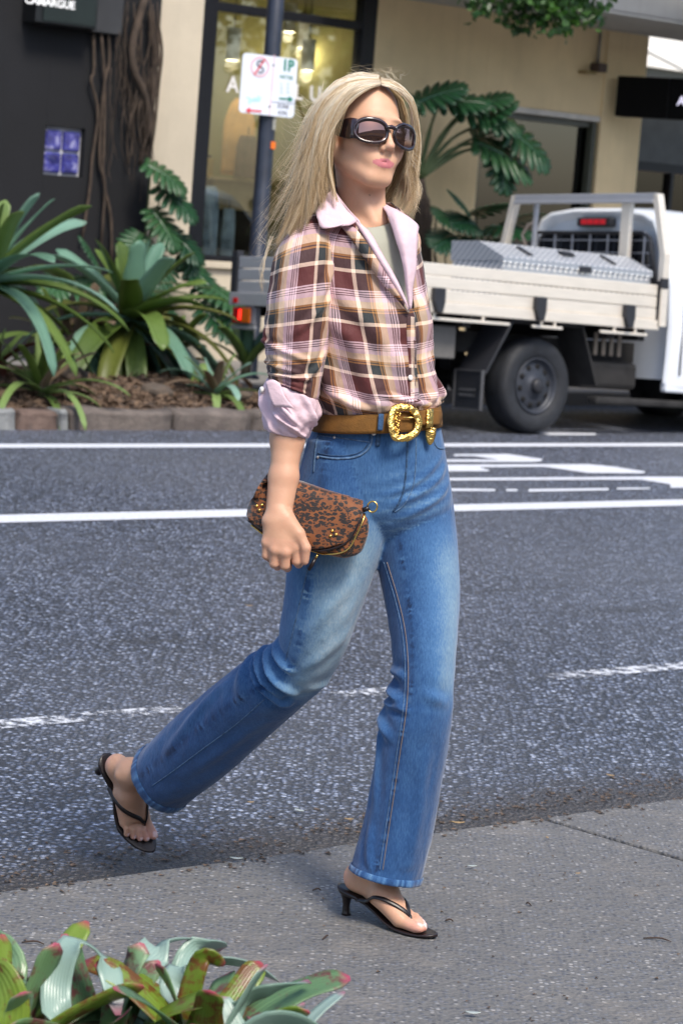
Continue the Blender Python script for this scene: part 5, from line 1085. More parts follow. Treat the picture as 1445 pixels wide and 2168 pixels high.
def cone(a, b, r1, r2, k=0.008, flat=None, sub=False):
    """round cone from a to b; flat=(axis, factor) widens along an axis"""
    a, b = np.array(a, float), np.array(b, float); r = max(r1, r2)*(max(1, flat[1]) if flat else 1)+0.03+k; sl = _slab(np.minimum(a, b)-r, np.maximum(a, b)+r); x, y, z = _pts(sl)
    if flat is not None:
        ax, f = np.array(flat[0], float), flat[1]; ax /= np.linalg.norm(ax)
        m_ = (a+b)/2; dd = (x-m_[0])*ax[0]+(y-m_[1])*ax[1]+(z-m_[2])*ax[2]; dd = dd*(1/f-1); x, y, z = x+dd*ax[0], y+dd*ax[1], z+dd*ax[2]
    d = b-a; L2 = d@d; t = np.clip(((x-a[0])*d[0]+(y-a[1])*d[1]+(z-a[2])*d[2])/L2, 0, 1)
    ds = np.sqrt((x-a[0]-t*d[0])**2+(y-a[1]-t*d[1])**2+(z-a[2]-t*d[2])**2)-(r1+(r2-r1)*t); _merge(sl, ds, k, sub)
def ell(c, rad, M, k=0.01, sub=False):
    """ellipsoid, M columns = axes"""
    c = np.array(c, float); rm = max(rad)+0.03+k; sl = _slab(c-rm, c+rm); x, y, z = _pts(sl); x, y, z = x-c[0], y-c[1], z-c[2]
    q = [(M[0, i]*x+M[1, i]*y+M[2, i]*z) for i in range(3)]; k0 = np.sqrt(sum((q[i]/rad[i])**2 for i in range(3))); k1 = np.sqrt(sum((q[i]/rad[i]**2)**2 for i in range(3)))+1e-6
    _merge(sl, k0*(k0-1)/k1, k, sub)
# head frame: x = her right, y = forward, z = up
psi, tau, rho = R(33.5), R(7), R(4.5)
HO = P(768, 280, 5.05)
_f = np.array([math.sin(psi)*math.cos(tau), -math.cos(psi)*math.cos(tau), math.sin(tau)]); _r = np.array([-math.cos(psi), -math.sin(psi), 0.]); _u = np.cross(_r, _f)
_r, _u = _r*math.cos(rho)+_u*math.sin(rho), _u*math.cos(rho)-_r*math.sin(rho)
HM = np.stack([_r, _f, _u], 1); I3 = np.eye(3)
def hp(x, y, z): return HO+HM@(np.array([x, y, z])*0.001)
def hell(c, rad, k=0.010, rotx=0.0, sub=False):
    M = HM
    if rotx: M = HM @ np.array(Matrix.Rotation(rotx, 3, 'X'))
    ell(hp(*c), [r_*0.001 for r_ in rad], M, k, sub)
def hcone(a, b, r1, r2, k=0.006, sub=False): cone(hp(*a), hp(*b), r1*0.001, r2*0.001, k, None, sub)
hell((0, -12, 36), (70, 90, 78), 0.02)
hell((0, 28, -22), (63, 60, 66), 0.03); hell((0, 34, -66), (50, 44, 38), 0.03); hell((0, 62, -100), (20, 17, 15), 0.025)
for sx_ in (-1, 1):
    hell((sx_*45, 50, -26), (22, 24, 20), 0.02); hcone((sx_*57, -4, -58), (sx_*18, 62, -100), 15, 14, 0.024); hell((sx_*34, 64, -44), (18, 18, 22), 0.016)
    hell((sx_*20, 78, 14), (22, 9, 9), 0.018); hell((sx_*31, 79, -2), (13, 10, 9), 0.006)
    hell((sx_*71, -8, -12), (7, 17, 30), 0.006, 0.2); hell((sx_*71, -1, -36), (6, 8, 10), 0.006)
    hcone((sx_*11, 92, -43), (sx_*9, 97, -46), 6.4, 5.8, 0.005)
hcone((0, 84, 4), (0, 104, -36), 6.0, 7.8, 0.010); hell((0, 105, -40), (8.8, 9, 7.8), 0.006); hcone((0, 95, -49), (0, 89, -56), 4.5, 5.0, 0.006)
for sx_ in (-1, 1): hell((sx_*5.4, 101, -50), (3.8, 4.6, 3.4), 0.002, sub=True)
hell((0, 74, -68), (30, 15, 17), 0.016)
LM = [(-27, 72, -71), (-14, 82, -67.2), (-4, 86.3, -65), (0, 85.8, -65.8), (4, 86.3, -65), (14, 82, -67.2), (27, 72, -71)]
for a, b in zip(LM[:-1], LM[1:]): hcone(a, b, 3.8 if abs(a[0]) < 15 else 2.0, 3.8 if abs(b[0]) < 15 else 2.0, 0.005)
LL = [(-26, 72, -72), (-13, 81.5, -75.8), (0, 84.6, -77.2), (13, 81.5, -75.8), (26, 72, -72)]
for a, b in zip(LL[:-1], LL[1:]): hcone(a, b, 5.0 if abs(a[0]) < 15 else 2.0, 5.0 if abs(b[0]) < 15 else 2.0, 0.005)
hcone((-21, 80, -71), (0, 88.5, -70.8), 1.2, 1.3, 0.002, sub=True); hcone((0, 88.5, -70.8), (21, 80, -71), 1.3, 1.2, 0.002, sub=True)
# neck, chest, hidden limbs
nb_ = P(774, 505, 5.06); cone(hp(0, -22, -40), nb_, 0.046, 0.049, 0.03); cone(hp(34, -18, -48), P(792, 470, 5.01), 0.011, 0.010, 0.02); cone(hp(-30, 0, -58), P(812, 474, 5.02), 0.010, 0.009, 0.02)
cone(P(700, 520, 5.02), P(840, 515, 5.11), 0.05, 0.05, 0.03); cone(P(770, 560, 5.06), P(790, 860, 5.06), 0.085, 0.075, 0.03); cone(P(770, 960, 5.07), P(800, 1040, 5.08), 0.07, 0.07, 0.03)
cone(P(655, 545, 5.0), P(612, 850, 4.972), 0.040, 0.034, 0.02)
cone(P(611, 850, 4.965), P(608, 930, 4.945), 0.036, 0.0345, 0.012); cone(P(608, 930, 4.945), P(600, 1010, 4.92), 0.0335, 0.0272, 0.012, (I3[0], 1.0)); cone(P(600, 1010, 4.92), P(591, 1080, 4.898), 0.0268, 0.0232, 0.012, (I3[0], 1.18))
# right hand: back of the hand to the camera, fingers bent round the bag's lower edge
WR = P(590, 1082, 4.895); yb = 4.878
mc = [P(565, 1148, yb+0.004), P(582, 1163, yb-0.004), P(603, 1168, yb-0.005), P(624, 1158, yb+0.002)]
for i, q_ in enumerate(mc): cone(WR+(q_-WR)*0.05, q_, 0.0175, (0.0125, 0.0135, 0.014, 0.0138)[i], 0.010)
cone(P(588, 1105, yb+0.010), P(600, 1140, yb+0.008), 0.020, 0.020, 0.012, (I3[0], 1.5))
pip = [P(563, 1176, yb+0.006), P(580, 1193, yb+0.002), P(603, 1197, yb+0.001), P(628, 1188, yb+0.004)]
dip = [P(572, 1183, yb+0.036), P(587, 1199, yb+0.034), P(608, 1202, yb+0.034), P(632, 1194, yb+0.034)]
tip = [P(578, 1168, yb+0.056), P(592, 1183, yb+0.056), P(612, 1186, yb+0.057), P(636, 1178, yb+0.056)]
for i in range(4):
    r_ = (0.0088, 0.0098, 0.0102, 0.0100)[i]; cone(mc[i], pip[i], r_*1.12, r_, 0.004); cone(pip[i], dip[i], r_*1.02, r_*0.9, 0.002); cone(dip[i], tip[i], r_*0.9, r_*0.78, 0.002)
th = [P(607, 1098, yb+0.006), P(632, 1130, yb-0.002), P(647, 1160, yb-0.006), P(645, 1188, yb-0.002)]
cone(th[0], th[1], 0.0165, 0.0130, 0.010); cone(th[1], th[2], 0.0125, 0.0105, 0.004); cone(th[2], th[3], 0.0108, 0.0085, 0.003); cone(P(600, 1110, yb+0.006), P(628, 1135, yb+0.004), 0.014, 0.011, 0.012)
# feet in their own frames: x along heel->toe, m to the big-toe side, z up off the sole plane
class FootFrame:
    def __init__(s, o, e, n, left): s.o = np.array(o, float); s.e = np.array(e)/np.linalg.norm(e); n = np.array(n, float); n = n-s.e*(n@s.e); s.n = n/np.linalg.norm(n); s.m = np.cross(s.n, s.e)*(-1 if left else 1)
    def __call__(s, x, m, z): return s.o+s.e*x+s.m*m+s.n*z
lo0 = onz(732, 1936, 0.0); lo1 = onz(914, 1984, 0.0); FL = FootFrame(lo0, lo1-lo0, (0, 0, 1), True)
YR = 5.585; ro0 = P(209, 1632, YR+0.02); ro1 = P(316, 1808, YR-0.03); _e = ro1-ro0; side_n = P(294, 1578, YR)-P(209, 1632, YR); side_n /= np.linalg.norm(side_n)
FR = FootFrame(ro0, _e, side_n*0.66+np.array([0.0, -0.75, 0.0]), False)
def foot(Fm, knee, sh):
    cone(knee, Fm(*sh, 0.185), 0.034, 0.028, 0.02); cone(Fm(*sh, 0.185), Fm(0.054, 0, 0.122), 0.027, 0.031, 0.015)
    ell(Fm(0.020, 0, 0.086), [0.027, 0.0245, 0.028], np.stack([Fm.e, Fm.m, Fm.n], 1), 0.015); cone(Fm(0.012, 0, 0.095), Fm(0.052, 0, 0.145), 0.013, 0.011, 0.015)
    cone(Fm(0.022, 0, 0.084), Fm(0.075, 0, 0.060), 0.023, 0.021, 0.018); cone(Fm(0.052, 0.002, 0.126), Fm(0.094, 0.004, 0.076), 0.031, 0.024, 0.02, (Fm.m, 1.1)); cone(Fm(0.092, 0.004, 0.074), Fm(0.140, 0.004, 0.036), 0.024, 0.0165, 0.015, (Fm.m, 1.5))
    for sg in (-1, 1): ell(Fm(0.046, sg*0.029, 0.122+0.004*sg), [0.010, 0.007, 0.011], np.stack([Fm.e, Fm.m, Fm.n], 1), 0.012)
    cone(Fm(0.075, -0.016, 0.055), Fm(0.138, -0.026, 0.024), 0.014, 0.0125, 0.015); cone(Fm(0.085, 0.018, 0.060), Fm(0.146, 0.023, 0.028), 0.015, 0.0165, 0.015)
    cone(Fm(0.146, 0.023, 0.026), Fm(0.186, 0.0245, 0.020), 0.0145, 0.0120, 0.006); ell(Fm(0.194, 0.0245, 0.0205), [0.0155, 0.0118, 0.0105], np.stack([Fm.e, Fm.m, Fm.n], 1), 0.004)
    for (x0, m0, x1, m1, r_) in ((0.148, 0.004, 0.196, 0.0055, 0.0083), (0.146, -0.008, 0.188, -0.0085, 0.0079), (0.142, -0.019, 0.177, -0.0215, 0.0075), (0.136, -0.029, 0.164, -0.0335, 0.0073)):
        cone(Fm(x0, m0, 0.024), Fm((x0+x1)/2+0.004, (m0+m1)/2, 0.0255), r_*1.05, r_*0.92, 0.004); cone(Fm((x0+x1)/2+0.004, (m0+m1)/2, 0.0255), Fm(x1, m1, 0.017), r_*0.92, r_*0.98, 0.002)
foot(FL, P(895, 1440, 5.02), (0.088, 0)); foot(FR, P(600, 1442, 5.16), (0.080, 0))
cone(P(880, 1080, 5.09), P(895, 1440, 5.02), 0.06, 0.042, 0.02); cone(P(715, 1080, 5.03), P(632, 1430, 5.13), 0.06, 0.042, 0.02)
def surface_nets(S_, gx, gy, gz):
    ins = S_ < 0; nx, ny, nz = ins.shape; cnt = np.zeros((nx-1, ny-1, nz-1), np.uint8)
    for i in (0, 1):
        for j in (0, 1):
            for k in (0, 1): cnt += ins[i:nx-1+i, j:ny-1+j, k:nz-1+k]
    I, J, K = np.nonzero((cnt > 0) & (cnt < 8)); idx = np.full(cnt.shape, -1, np.int32); idx[I, J, K] = np.arange(len(I))
    acc = np.zeros((len(I), 3)); w_ = np.zeros(len(I)); corners = [(i, j, k) for i in (0, 1) for j in (0, 1) for k in (0, 1)]
    for a in corners:
        for ax in range(3):
            if a[ax]: continue
            b = list(a); b[ax] = 1; va = S_[I+a[0], J+a[1], K+a[2]]; vb = S_[I+b[0], J+b[1], K+b[2]]; m_ = (va < 0) != (vb < 0); t = np.where(m_, va/(va-vb+1e-12), 0)
            pa = np.stack([gx[I+a[0]], gy[J+a[1]], gz[K+a[2]]], 1); pb = np.stack([gx[I+b[0]], gy[J+b[1]], gz[K+b[2]]], 1); acc += np.where(m_[:, None], pa+(pb-pa)*t[:, None], 0); w_ += m_
    V = acc/w_[:, None]; F = []
    for ax in range(3):
        sl0 = [slice(None)]*3; sl1 = [slice(None)]*3; sl0[ax] = slice(0, -1); sl1[ax] = slice(1, None); ch = ins[tuple(sl0)] != ins[tuple(sl1)]; i, j, k = np.nonzero(ch); c = [i, j, k]; o1, o2 = [x for x in range(3) if x != ax]
        ok = (c[o1] > 0) & (c[o2] > 0) & (c[o1] < cnt.shape[o1]) & (c[o2] < cnt.shape[o2]); c = [q_[ok] for q_ in c]; s0 = ins[tuple(sl0)][tuple(c)]
        def cell(d1, d2): q_ = list(c); q_[o1] = c[o1]-d1; q_[o2] = c[o2]-d2; return idx[tuple(q_)]
        quad = np.stack([cell(0, 0), cell(1, 0), cell(1, 1), cell(0, 1)], 1); flip = s0 if ax != 1 else ~s0; quad = np.where(flip[:, None], quad[:, ::-1], quad); F.append(quad[(quad >= 0).all(1)])
    return V, np.concatenate(F)
BV, BF = surface_nets(SD, GX, GY, GZ); del SD
# skin tone per vertex: base, rosier lips, cheeks, toes and knuckles, brows and scalp
H = (BV-HO) @ HM * 1000
tone = np.tile(np.array([0.72, 0.43, 0.285]), (len(BV), 1))
tone = np.where((BV[:, 2] < 1.2)[:, None], np.array([0.60, 0.345, 0.225]), np.array([0.70, 0.415, 0.275]))
def blend(msk, col, a=1.0): global tone; f = (np.clip(msk, 0, 1)*a)[:, None]; tone = tone*(1-f)+np.array(col)*f
inhead = (H[:, 2] > -130) & (np.abs(H[:, 0]) < 90) & (H[:, 1] > -120)
def gauss(c, s): return np.exp(-sum(((H[:, i]-c[i])/s[i])**2 for i in range(3)))*inhead
for sx_ in (-1, 1): blend(gauss((sx_*38, 70, -34), (18, 30, 16)), (0.74, 0.34, 0.26), 0.45); blend(np.clip(1.6*gauss((sx_*27, 78, 15), (17, 22, 4.0)), 0, 1), (0.20, 0.11, 0.06), 0.9)
blend(gauss((0, 108, -38), (9, 12, 9)), (0.72, 0.36, 0.27), 0.4)
xl = np.abs(H[:, 0])/27.0; up_ = -70.2+(6.8-3.4*np.clip(xl*1.4-0.2, 0, 1))*np.sqrt(np.clip(1-xl**2, 0, 1)); dn_ = -70.2-12.5*np.sqrt(np.clip(1-xl**2, 0, 1))
lip = inhead & (xl < 1) & (H[:, 1] > 66) & (H[:, 2] < up_) & (H[:, 2] > dn_); blend(lip.astype(float), (0.60, 0.20, 0.23), 0.95)
hairline = 62-0.010*(H[:, 0])**2*0.9
scalp = inhead & ((H[:, 2]-hairline)*0.9+(40-H[:, 1])*0.55 > 22) & (H[:, 2] > -60); blend(scalp.astype(float), (0.42, 0.31, 0.19))
for Fm in (FL, FR):
    Q = np.stack([(BV-Fm.o)@Fm.e, (BV-Fm.o)@Fm.m, (BV-Fm.o)@Fm.n], 1); near = (np.abs(Q[:, 1]) < 0.06) & (Q[:, 2] < 0.2) & (Q[:, 2] > -0.03) & (Q[:, 0] > -0.05) & (Q[:, 0] < 0.25)
    blend(np.clip((Q[:, 0]-0.16)/0.03, 0, 1)*near, (0.74, 0.36, 0.29), 0.6); blend(np.clip((0.02-Q[:, 0])/0.02, 0, 1)*near*(Q[:, 2] < 0.1), (0.72, 0.34, 0.26), 0.5)
    for (tx, tm, r_) in ((0.199, 0.0245, 0.0070), (0.200, 0.0055, 0.0042), (0.192, -0.0085, 0.0040), (0.181, -0.0215, 0.0038), (0.168, -0.0335, 0.0036)):
        nail = near & (np.hypot((Q[:, 0]-tx)*1.0, Q[:, 1]-tm) < r_) & (Q[:, 2] > 0.0185); blend(nail.astype(float), (0.84, 0.60, 0.58), 0.9)
for q_ in (P(782, 413, 5.0),): blend(np.exp(-(((BV[:, 0]-q_[0])/0.0016)**2+((BV[:, 2]-q_[2])/0.0016)**2))*(BV[:, 1] < 5.05), (0.16, 0.07, 0.04), 0.9)
hd = (BV[:, 2] < P(600, 1140, yb)[2]) & (BV[:, 2] > 0.74) & (BV[:, 1] < 4.96) & (BV[:, 0] < -0.03); blend(hd.astype(float), (0.66, 0.36, 0.25), 0.5)
body = mesh_obj('body', BV, BF, M_SKIN, person, True, col={'tone': tone})
bm_ = body.modifiers.new('sm', 'SMOOTH'); bm_.factor = 0.5; bm_.iterations = 2
# ================================================================ CLOTHES
def remeshed(parts, voxel, smooth_it):
    """fuse overlapping closed shells into one surface and carry their per-vertex data across"""
    V = np.concatenate([p[0].reshape(-1, 3) for p in parts]); F = []; b = 0
    for G, *_ in parts:
        n, m = G.shape[:2]; F += [tuple(b+k for k in f) for f in gridF(n, m, True)]; F += [tuple(b+k for k in range(m))[::-1], tuple(b+(n-1)*m+k for k in range(m))]; b += n*m
    me = bpy.data.meshes.new('tmp'); me.from_pydata(V.tolist(), [], F); me.update(); bm = bmesh.new(); bm.from_mesh(me); bmesh.ops.recalc_face_normals(bm, faces=bm.faces); bm.to_mesh(me); bm.free()
    o = bpy.data.objects.new('tmp', me); COL.objects.link(o); r_ = o.modifiers.new('r', 'REMESH'); r_.mode = 'VOXEL'; r_.voxel_size = voxel; s_ = o.modifiers.new('s', 'SMOOTH'); s_.factor = 0.5; s_.iterations = smooth_it
    dg = bpy.context.evaluated_depsgraph_get(); ev = o.evaluated_get(dg); m2 = ev.to_mesh(); V2 = np.array([v.co[:] for v in m2.vertices]); F2 = [tuple(p.vertices) for p in m2.polygons]; ev.to_mesh_clear(); bpy.data.objects.remove(o)
    kd = KDTree(len(V)); [kd.insert(Vector(v), i) for i, v in enumerate(V)]; kd.balance(); idx = np.array([kd.find(Vector(v))[1] for v in V2]); return V2, F2, idx
PI = math.pi
# ---- jeans
pel = [(676, 878, 924, 868, 5.06, 0.108), (664, 905, 931, 897, 5.06, 0.110), (650, 940, 940, 945, 5.065, 0.114), (634, 1000, 951, 1010, 5.07, 0.118), (624, 1050, 956, 1065, 5.075, 0.116), (655, 1100, 940, 1110, 5.085, 0.088), (740, 1150, 870, 1150, 5.10, 0.04)]
rl = [(650, 930, 820, 930, 5.05, 0.085), (626, 1030, 836, 1040, 5.045, 0.094), (612, 1120, 822, 1130, 5.04, 0.094), (606, 1200, 792, 1212, 5.045, 0.092), (598, 1290, 760, 1300, 5.06, 0.090), (584, 1358, 731, 1372, 5.09, 0.084), (556, 1384, 695, 1438, 5.13, 0.079), (522, 1400, 645, 1488, 5.18, 0.076), (455, 1448, 572, 1553, 5.27, 0.076), (385, 1508, 492, 1630, 5.36, 0.078), (330, 1558, 424, 1680, 5.43, 0.078), (297, 1589, 386, 1706, 5.475, 0.078)]
ll = [(770, 940, 938, 930, 5.10, 0.085), (770, 1060, 957, 1050, 5.095, 0.094), (792, 1170, 968, 1150, 5.075, 0.092), (814, 1280, 973, 1265, 5.045, 0.087), (828, 1360, 967, 1350, 5.02, 0.083), (827, 1450, 962, 1445, 5.0, 0.080), (806, 1512, 955, 1520, 4.995, 0.078), (793, 1600, 944, 1610, 5.0, 0.077), (775, 1710, 922, 1730, 5.005, 0.077), (752, 1800, 903, 1820, 5.005, 0.080), (742, 1835, 890, 1866, 5.003, 0.082)]
D_ = math.radians
def disp_r(t, ph):
    k = fold(t, ph, [(0.49, D_(-185), 0.545, D_(-75), 0.011, 0.015), (0.535, D_(-195), 0.575, D_(-85), 0.010, 0.017), (0.575, D_(-190), 0.60, D_(-60), 0.011, 0.014), (0.455, D_(-180), 0.48, D_(-110), 0.010, 0.009), (0.62, D_(-200), 0.66, D_(-120), 0.014, 0.006), (0.70, D_(-160), 0.86, D_(-120), 0.016, 0.004), (0.68, D_(-60), 0.85, D_(-75), 0.018, 0.003), (0.28, D_(-60), 0.38, D_(-110), 0.016, 0.003), (0.38, D_(-40), 0.46, D_(-100), 0.016, 0.003), (0.52, D_(-70), 0.53, D_(-20), 0.012, 0.004)])
    return k+np.array([0.0035*fnoise(p*1.6, t*9, 1.0)+0.0015*fnoise(p*4, t*26, 2.0) for p in ph])*min(1, max(0, (t-0.2)*6))
def disp_l(t, ph):
    k = fold(t, ph, [(0.50, D_(-180), 0.55, D_(-125), 0.013, 0.010), (0.553, D_(-182), 0.568, D_(-110), 0.010, 0.007), (0.60, D_(-180), 0.64, D_(-135), 0.013, 0.008), (0.46, D_(-178), 0.48, D_(-130), 0.010, 0.006), (0.63, D_(-175), 0.80, D_(-140), 0.014, 0.004), (0.68, D_(-70), 0.9, D_(-60), 0.02, 0.003), (0.52, D_(-90), 0.55, D_(-40), 0.014, 0.003), (0.80, D_(-150), 0.95, D_(-120), 0.014, 0.004)])
    return k+np.array([0.003*fnoise(p*1.6, t*9, 5.0)+0.0014*fnoise(p*4, t*24, 6.0) for p in ph])*min(1, max(0, (t-0.2)*6))
def disp_p(t, ph):
    return fold(t, ph, [(0.62, D_(-75), 0.42, D_(-15), 0.010, 0.004), (0.70, D_(-72), 0.52, D_(-12), 0.010, 0.004), (0.56, D_(-80), 0.36, D_(-20), 0.009, 0.003), (0.62, D_(-100), 0.50, D_(-150), 0.012, 0.003), (0.72, D_(-100), 0.62, D_(-160), 0.012, 0.003)])
gp = loft_grid(pel, 60, 110, disp_p); gr = loft_grid(rl, 190, 90, disp_r); gl = loft_grid(ll, 170, 84, disp_l)
# dye: rubbed pale on thighs, darker below the knees, streaked along seams
def sm_(x, a, b): t = np.clip((x-a)/(b-a), 0, 1); return t*t*(3-2*t)
def ang(ph, c): return np.abs((ph-c+PI) % (2*PI)-PI)
def fade_r(T, PH): return 0.30+0.42*sm_(T, 0.06, 0.22)*(1-sm_(T, 0.50, 0.66))*np.exp(-(ang(PH, D_(-62))/0.95)**2)+0.10*sm_(T, 0.1, 0.3)*(1-sm_(T, 0.5, 0.6))-0.06*sm_(T, 0.62, 0.8)+0.10*np.exp(-(ang(PH, D_(-150))/0.5)**2)*sm_(T, 0.6, 0.7)
def fade_l(T, PH): return 0.29+0.40*sm_(T, 0.10, 0.26)*(1-sm_(T, 0.46, 0.62))*np.exp(-(ang(PH, D_(-35))/0.75)**2)+0.12*np.exp(-(ang(PH, D_(-168))/0.35)**2)*sm_(T, 0.5, 0.58)*(1-sm_(T, 0.7, 0.9))-0.03*sm_(T, 0.6, 0.8)
def fade_p(T, PH): return 0.40+0.08*sm_(T, 0.3, 0.8)*np.exp(-(ang(PH, D_(-80))/0.8)**2)
def streak(T, PH, c, nfreq, w_=0.10):
    d = ang(PH, c); return 0.5+np.exp(-(d/w_)**2)*0.52*np.sin(T*nfreq+3.2*np.sin(T*nfreq*0.37)+5*np.sin(T*nfreq*0.083))*(0.6+0.4*np.sin(T*nfreq*0.21))-0.14*np.exp(-(d/w_)**2)
fd = np.concatenate([np.stack([f(T, PH), s_, 0*T], 2).reshape(-1, 3) for f, s_, (G, U, Vv, T, PH) in ((fade_p, 0.5+0.22*np.exp(-(ang(gp[4], D_(-55))/0.6)**2)*np.sin(gp[3]*95+gp[4]*7)*sm_(gp[3], 0.35, 0.5)*(1-sm_(gp[3], 0.75, 0.9)), gp), (fade_r, streak(gr[3], gr[4], D_(-118), 330), gr), (fade_l, streak(gl[3], gl[4], D_(-112), 300, 0.07), gl))])
# whisker streaks over hip
V2, F2, ix = remeshed([gp, gr, gl], 0.0040, 5)
jeans = mesh_obj('jeans', V2, F2, M_DENIM, person, True, col={'fade': fd[ix]})
bj = bvh_of(jeans)
# hems: rolled band round each opening
def hem(g, t0, name='hem'):
    G = g[0]; n = G.shape[0]; i0 = int(n*t0); m = MB(); rows = []
    cen = G.mean(1)
    for i, off in ((i0, 0.001), (i0+1, 0.0032), (n-1, 0.0035)):
        rows.append([G[i, j]+(G[i, j]-cen[i])/np.linalg.norm(G[i, j]-cen[i])*(off+0.0005*math.sin(j*2.3)*(i == n-1)) for j in range(G.shape[1])])
    ax = (cen[n-1]-cen[n-4]); ax /= np.linalg.norm(ax)
    rows.append([p+ax*0.004 for p in rows[-1]]); rows.append([cen[n-1]+(p-cen[n-1])*0.93+ax*0.002 for p in rows[-1]]); rows.append([cen[n-1]+(p-cen[n-1])*0.90-ax*0.02 for p in rows[-2]])
    V = np.array(rows).reshape(-1, 3); T = np.repeat(np.linspace(0, 1, len(rows)), G.shape[1]); jj = np.tile(np.arange(G.shape[1]), len(rows))
    return mesh_obj(name, V, gridF(len(rows), G.shape[1], True), M_DENIM, jeans, True, col={'fade': np.stack([0.36+0.20*np.sin(jj*1.9+2*np.sin(jj*0.7))+0*T, 0.5+0*T, 0*T], 1)})
hem(gr, 0.972); hem(gl, 0.975)
for px_, r_ in (([(652, 1200), (636, 1270), (618, 1345), (604, 1398)], 0.0016), ([(560, 1480), (500, 1533), (430, 1585), (370, 1630), (322, 1664)], 0.0016), ([(812, 1190), (836, 1270), (851, 1340), (857, 1420), (853, 1500), (840, 1590), (824, 1700), (812, 1780), (803, 1842)], 0.0012)):
    cord_on('seam', bj, px_, r_*0.8, M_LSEAM, jeans, 0.0002)
for px_ in ([(819, 1190), (843, 1270), (858, 1340), (864, 1420), (860, 1500), (847, 1590), (831, 1700), (819, 1780), (810, 1842)],): cord_on('stitching', bj, px_, 0.0009, M_STITCH, jeans, 0.0006)
cord_on('fly_seam', bj, [(862, 930), (860, 980), (855, 1030), (845, 1062), (832, 1082)], 0.0022, M_DSEAM, jeans, 0.0004); cord_on('fly_stitching', bj, [(880, 928), (879, 990), (872, 1035), (855, 1068), (835, 1084)], 0.0012, M_LSEAM, jeans, 0.0004)
cord_on('pocket_seam', bj, [(787, 912), (786, 935), (775, 955), (750, 968), (710, 971), (672, 966)], 0.0022, M_LSEAM, jeans, 0.0004); cord_on('pocket_seam', bj, [(783, 912), (781, 932), (771, 950), (748, 962), (710, 965), (672, 960)], 0.0012, M_DSEAM, jeans, 0.0006)
cord_on('coin_pocket_seam', bj, [(672, 921), (700, 925), (740, 930), (782, 936)], 0.0016, M_LSEAM, jeans, 0.0004); cord_on('side_seam', bj, [(664, 1000), (668, 950), (675, 915)], 0.0016, M_LSEAM, jeans, 0.0004); cord_on('far_pocket_seam', bj, [(917, 905), (918, 935), (926, 948), (941, 950)], 0.0018, M_LSEAM, jeans, 0.0004)
for u, v in ((791, 917), (708, 926), (673, 968)):
    p, n = cast(bj, u, v, 0.001); MB().lathe([(0.0, 0.003), (0.003, 0.0028), (0.0052, 0.0014), (0.0055, 0.0)] if u == 791 else [(0.0, 0.002), (0.0025, 0.0015), (0.0034, 0.0)], p, n, 14).build('rivet', simple('rivet_steel', (0.7, 0.7, 0.68), 0.3, 0.9), jeans, True)
# ---- belt
bt = [(675, 874, 929, 859, 5.06, 0.118), (668, 891, 932, 878, 5.06, 0.1225), (663, 911, 933, 902, 5.06, 0.124)]
gb = loft_grid(bt, 7, 90); Gb = gb[0]; cenb = Gb.mean(1, keepdims=True); nb2 = (Gb-cenb)/np.linalg.norm(Gb-cenb, axis=2, keepdims=True)
Gb = Gb+nb2*0.0035; ins_ = Gb-nb2*0.004; rows = [Gb[i] for i in range(7)]+[ins_[i] for i in range(6, -1, -1)]+[Gb[0]]
belt = mesh_obj('belt', np.array(rows).reshape(-1, 3), gridF(len(rows), 90, True), M_SUEDE, person, True); bb = bvh_of(belt)
patch_on('belt_tail', bb, [[(880, 872), (905, 868), (926, 869)], [(880, 886), (905, 883), (928, 884)], [(880, 901), (905, 899), (924, 900)]], M_SUEDE, belt, 0.007, 0.004); patch_on('belt_tail', bb, [[(902, 858), (914, 855), (923, 862)], [(903, 868), (914, 866), (924, 872)]], M_SUEDE, belt, 0.005, 0.004, (4, 6))
for u in (862, 875, 886): 
    p, n = cast(bb, u+6, 886, 0.011); MB().lathe([(0.0016, 0.0004), (0.0, 0.0004)], p, n, 8).build('belt_hole', M_LEATH, belt)
def buckle_ring(px, r0, name, par, lift=0.010):
    K = catmull(px+[px[0]], 60)[:-1]; pts = []
    p0, n0 = cast(bb, 856, 888, lift)
    for u, v in K:
        d = ray(u, v); k = ((p0-CAMP)@n0)/(d@n0); pts.append(CAMP+d*k)
    pts = np.array(pts); m = MB(); n = len(pts); ring = []; c = pts.mean(0)
    for i in range(n):
        t = pts[(i+1) % n]-pts[i-1]; t /= np.linalg.norm(t); b = np.cross(t, n0); ring.append([pts[i]+(b*math.cos(a)*r0*1.25+n0*math.sin(a)*r0*0.62)*(1+0.22*noise.noise(Vector(pts[i]*180)+Vector((a*1.5, 0, 0)))) for a in np.linspace(0, 2*PI, 11)[:-1]])
    m.grid(ring, True, True); return m.build(name, M_GOLD, par, True)
bk = buckle_ring([(834, 866), (850, 862), (868, 864), (880, 876), (886, 893), (881, 912), (867, 924), (850, 928), (835, 924), (829, 907), (828, 884)], 0.0064, 'buckle', belt)
for i in range(26):
    a = i*0.7; u, v = 838+random.uniform(-5, 5), 870+i*2.0; p, n = cast(bb, u, min(v, 900), 0.013)
    if v > 900: p = p+(P(u, v, p[1])-P(u, 900, p[1]))
    bm = bmesh.new(); bmesh.ops.create_icosphere(bm, subdivisions=1, radius=0.0028); MBt = MB(); bm.verts.index_update(); MBt.add([np.array(x.co)+p for x in bm.verts], [tuple(q.index for q in f.verts) for f in bm.faces]); bm.free(); MBt.build('buckle_scroll', M_GOLDS, bk, True)
p, n = cast(bb, 860, 886, 0.012); q_, _ = cast(bb, 884, 886, 0.012); MB().tube([p-np.array([0.012, 0, 0]), q_], 0.0022, 6).build('buckle_prong', M_GOLDS, bk, True)
